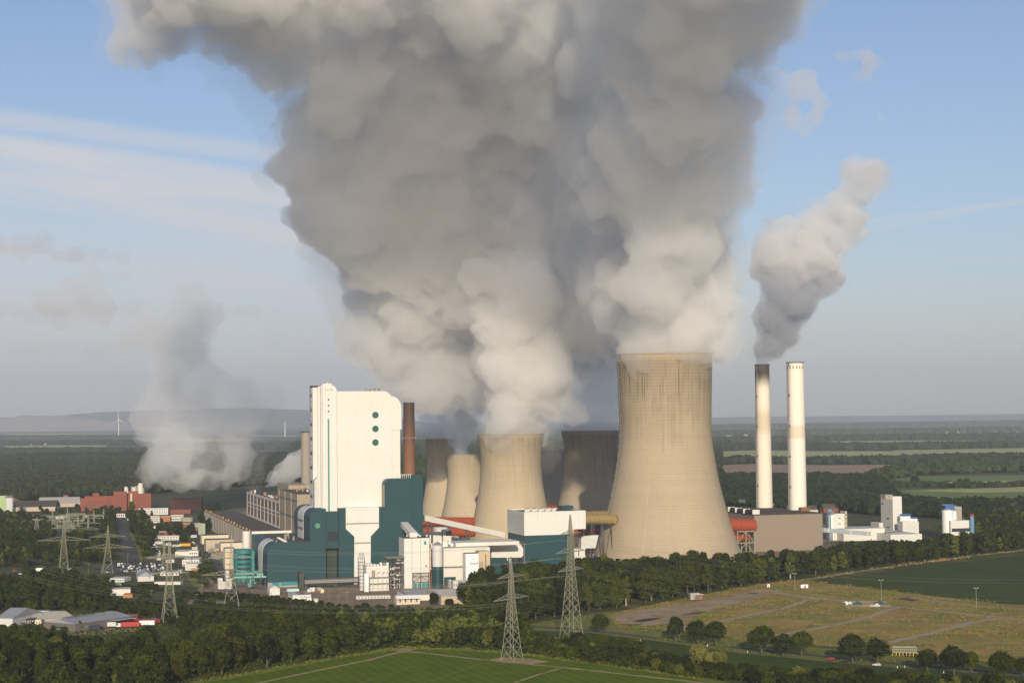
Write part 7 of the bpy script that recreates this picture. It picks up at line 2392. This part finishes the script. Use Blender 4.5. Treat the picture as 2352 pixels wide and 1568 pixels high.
# thin unseen steam put above the frame and shaped to shade the plume's body
over = []
for k in range(330):
    Y = rs.uniform(700, 1300)
    r = rs.uniform(45, 85)
    x = rs.uniform(-390, 215) + (Y - 1300) * .05
    zl = max(HC + .243 * Y + 34, 306 - 95 * max(0, min(1, (x + 30) / 110)) + .30 * (1850 - Y))
    over.append((Vector((x, Y, zl + r + rs.uniform(0, 60))), r))
pl = vapour('steam_plume', vol_mat('steam_core', STEAM, .028), sp, 3.6, [(110, 72), (40, 38), (16, 19), (8, 10), (5, 4)])
tag(pl, 'vast grey steam plume rising from the cooling towers and filling the sky above them', 'steam plume')
vapour('thin_fringe', vol_mat('steam_fringe', STEAM, .0036), sp, 5, [(120, 100), (45, 54), (17, 28), (8, 11)], 10, pl)
vapour('column_core', vol_mat('steam_columns', STEAM, .045), [(c, r * .90) for c, r in low_sp if c.z < 300], 3.2, [(46, 28), (18, 18), (9, 11), (5, 5)], -3, pl)
vapour('shading_overhang', vol_mat('shading_steam', STEAM, .0020), over, 12, [(90, 60), (30, 30)], 0, pl)

# blue grey steam standing in the shade behind
dk = chain([(1352, 985, 56, 2290), (1360, 950, 60, 2290), (1380, 890, 70, 2280), (1390, 820, 70, 2270)], 70, .42)
tag(vapour('steam_column', vol_mat('steam_shade', STEAM, .016), dk, 5, [(50, 30), (18, 14)]), 'dim grey steam column over the half shaded tower, close left of the huge tower', 'steam plume')
dk = chain([(1012, 1006, 34, 2810), (1000, 960, 40, 2800), (965, 920, 46, 2780), (930, 880, 60, 2740)], 50, .4)
tag(vapour('steam_column', vol_mat('steam_shade2', STEAM, .010), dk, 6, [(60, 34), (22, 18)]), 'blue grey steam column right of the brown chimney, over the farthest left tower', 'steam plume')
# wisps breaking off the plume
wp = chain([(1760, 170, 40, 1650), (1830, 190, 46, 1650), (1880, 230, 40, 1650), (1830, 280, 46, 1650), (1890, 290, 36, 1650)], 46, .6, .5)
tag(vapour('steam_wisp', vol_mat('wisp', STEAM, .026), wp, 5, [(40, 40), (16, 22), (7, 8)]), 'torn grey wisp of steam against the blue sky right of the big plume', 'steam wisp')
wp = chain([(1925, 140, 22, 1650), (1985, 110, 30, 1650), (2005, 150, 26, 1650), (1975, 190, 16, 1650)], 26, .6, .5)
tag(vapour('steam_wisp', vol_mat('wisp2', STEAM, .028), wp, 4, [(36, 34), (14, 18), (6, 7)]), 'small torn wisp of steam, topmost at the right of the plume', 'steam wisp')
wp = chain([(2010, 262, 10, 1650), (2030, 280, 13, 1650)], 8, .6, .7)
tag(vapour('steam_wisp', vol_mat('wisp3', STEAM, .03), wp, 3, [(20, 10), (8, 5)]), 'tiny wisp of steam alone in the blue sky', 'steam wisp')
# smoke of the sooty chimney, its lower part coloured darker to stand for shade
smoke_poly = [(1738, 836), (1726, 790), (1722, 715), (1745, 650), (1712, 610), (1706, 570), (1730, 535), (1760, 500), (1815, 488), (1885, 465), (1930, 425), (1925, 380), (1960, 350), (2025, 362), (2052, 400), (2046, 438), (1992, 478), (2006, 512), (1985, 562), (1938, 600), (1948, 645), (1892, 690), (1860, 735), (1850, 772), (1815, 802), (1786, 836)]
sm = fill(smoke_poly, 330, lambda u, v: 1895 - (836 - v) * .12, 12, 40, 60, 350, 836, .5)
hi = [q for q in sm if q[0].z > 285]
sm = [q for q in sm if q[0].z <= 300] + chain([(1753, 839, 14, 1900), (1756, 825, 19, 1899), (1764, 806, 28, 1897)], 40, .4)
cs = vapour('smoke_plume', vol_mat('smoke_shade_tint', (.70, .73, .80), .06), sm, 2.6, [(30, 16), (12, 11), (5, 6)])
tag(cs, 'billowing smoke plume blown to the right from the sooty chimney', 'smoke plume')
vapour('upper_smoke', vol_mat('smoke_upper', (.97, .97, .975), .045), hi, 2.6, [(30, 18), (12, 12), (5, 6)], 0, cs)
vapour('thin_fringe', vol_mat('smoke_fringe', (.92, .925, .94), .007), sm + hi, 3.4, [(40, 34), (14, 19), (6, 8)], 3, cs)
# steam of the briquette works on the far left
works_poly = [(330, 1120), (326, 1092), (352, 1062), (346, 1000), (322, 900), (330, 800), (300, 740), (330, 690), (400, 660), (470, 690), (505, 760), (530, 840), (610, 850), (625, 940), (600, 1050), (560, 1125), (480, 1108), (420, 1125)]
ws = fill(works_poly, 260, lambda u, v: 2520, 20, 62, 110, 660, 1125, .6)
ws += [(at((u, v), 2560), r) for u, v, r in ((250, 700, 24), (200, 690, 20), (150, 700, 18), (280, 640, 22), (220, 660, 16), (290, 780, 26))]
ws2 = chain([(338, 1116, 9, 2500), (344, 1096, 20, 2500), (362, 1076, 30, 2500), (390, 1050, 40, 2505), (410, 1010, 48, 2510)], 110, .5) + chain([(380, 1116, 16, 2500), (430, 1106, 24, 2510), (490, 1094, 30, 2515)], 40, .5) + chain([(520, 1110, 26, 2540), (545, 1070, 34, 2540), (530, 1020, 36, 2540)], 40, .5)
fs = vapour('steam_plume', vol_mat('works_steam', STEAM, .0100), ws, 6, [(120, 120), (50, 64), (20, 28), (9, 10)])
tag(fs, 'soft grey steam drifting up from the red brick works on the left', 'steam plume')
vapour('dense_core', vol_mat('works_steam_core', STEAM, .015), ws2, 3.4, [(36, 26), (14, 15), (6, 6)], 0, fs)
ws3 = chain([(560, 1090, 44, 2600), (600, 1000, 60, 2600), (580, 900, 60, 2600)], 50, .55)
tag(vapour('steam_plume', vol_mat('works_steam_thin', STEAM, .0030), ws3, 7, [(60, 50), (24, 26)]), 'thin bluish steam veil between the brick works and the turbine hall', 'steam plume')
ts = chain([(618, 1118, 10, 2080), (640, 1100, 20, 2080), (670, 1080, 26, 2090), (686, 1045, 22, 2100)], 60, .5) + chain([(600, 1112, 7, 2200), (640, 1085, 16, 2200)], 16, .5)
tag(vapour('steam_puff', vol_mat('hall_steam', STEAM, .05), ts, 3, [(24, 14), (10, 8)]), 'white steam puffing from the roof of the old turbine hall', 'steam plume')
dr_ = [(at((u, v), 4200), r) for u, v, r in ((30, 560, 60), (110, 575, 46), (200, 585, 40), (60, 715, 50), (180, 712, 40), (270, 708, 36), (500, 712, 30), (560, 716, 24), (90, 800, 40), (260, 800, 44))]
dr_ = [(c + Vector((dx_, rs.uniform(-40, 40), rs.uniform(-6, 6))), r * .5) for c, r in dr_ for dx_ in (-60, -25, 10, 45, 80)]
tag(vapour('drifting_smoke', vol_mat('drift', (.93, .93, .95), .006), dr_, 8, [(50, 40), (20, 20)]), kind='stuff')
lw = chain([(2245, 1194, 5, 1900), (2275, 1182, 9, 1900), (2310, 1165, 10, 1905), (2345, 1150, 9, 1910)], 26, .6)
tag(vapour('steam_puff', vol_mat('small_steam', STEAM, .012), lw, 2, [(16, 9), (7, 5)]), 'small puff of steam beside the white silo on the right, above the trees', 'steam plume')

# ------------------------------------------------------------------ the hazy morning air
hz_ = MB().box(-26000, 26000, -300, 45000, -1, 1300).build('haze', vol_mat('haze_air', (.80, .88, 1.0), 3.8e-5, .0))
tag(hz_, kind='stuff')
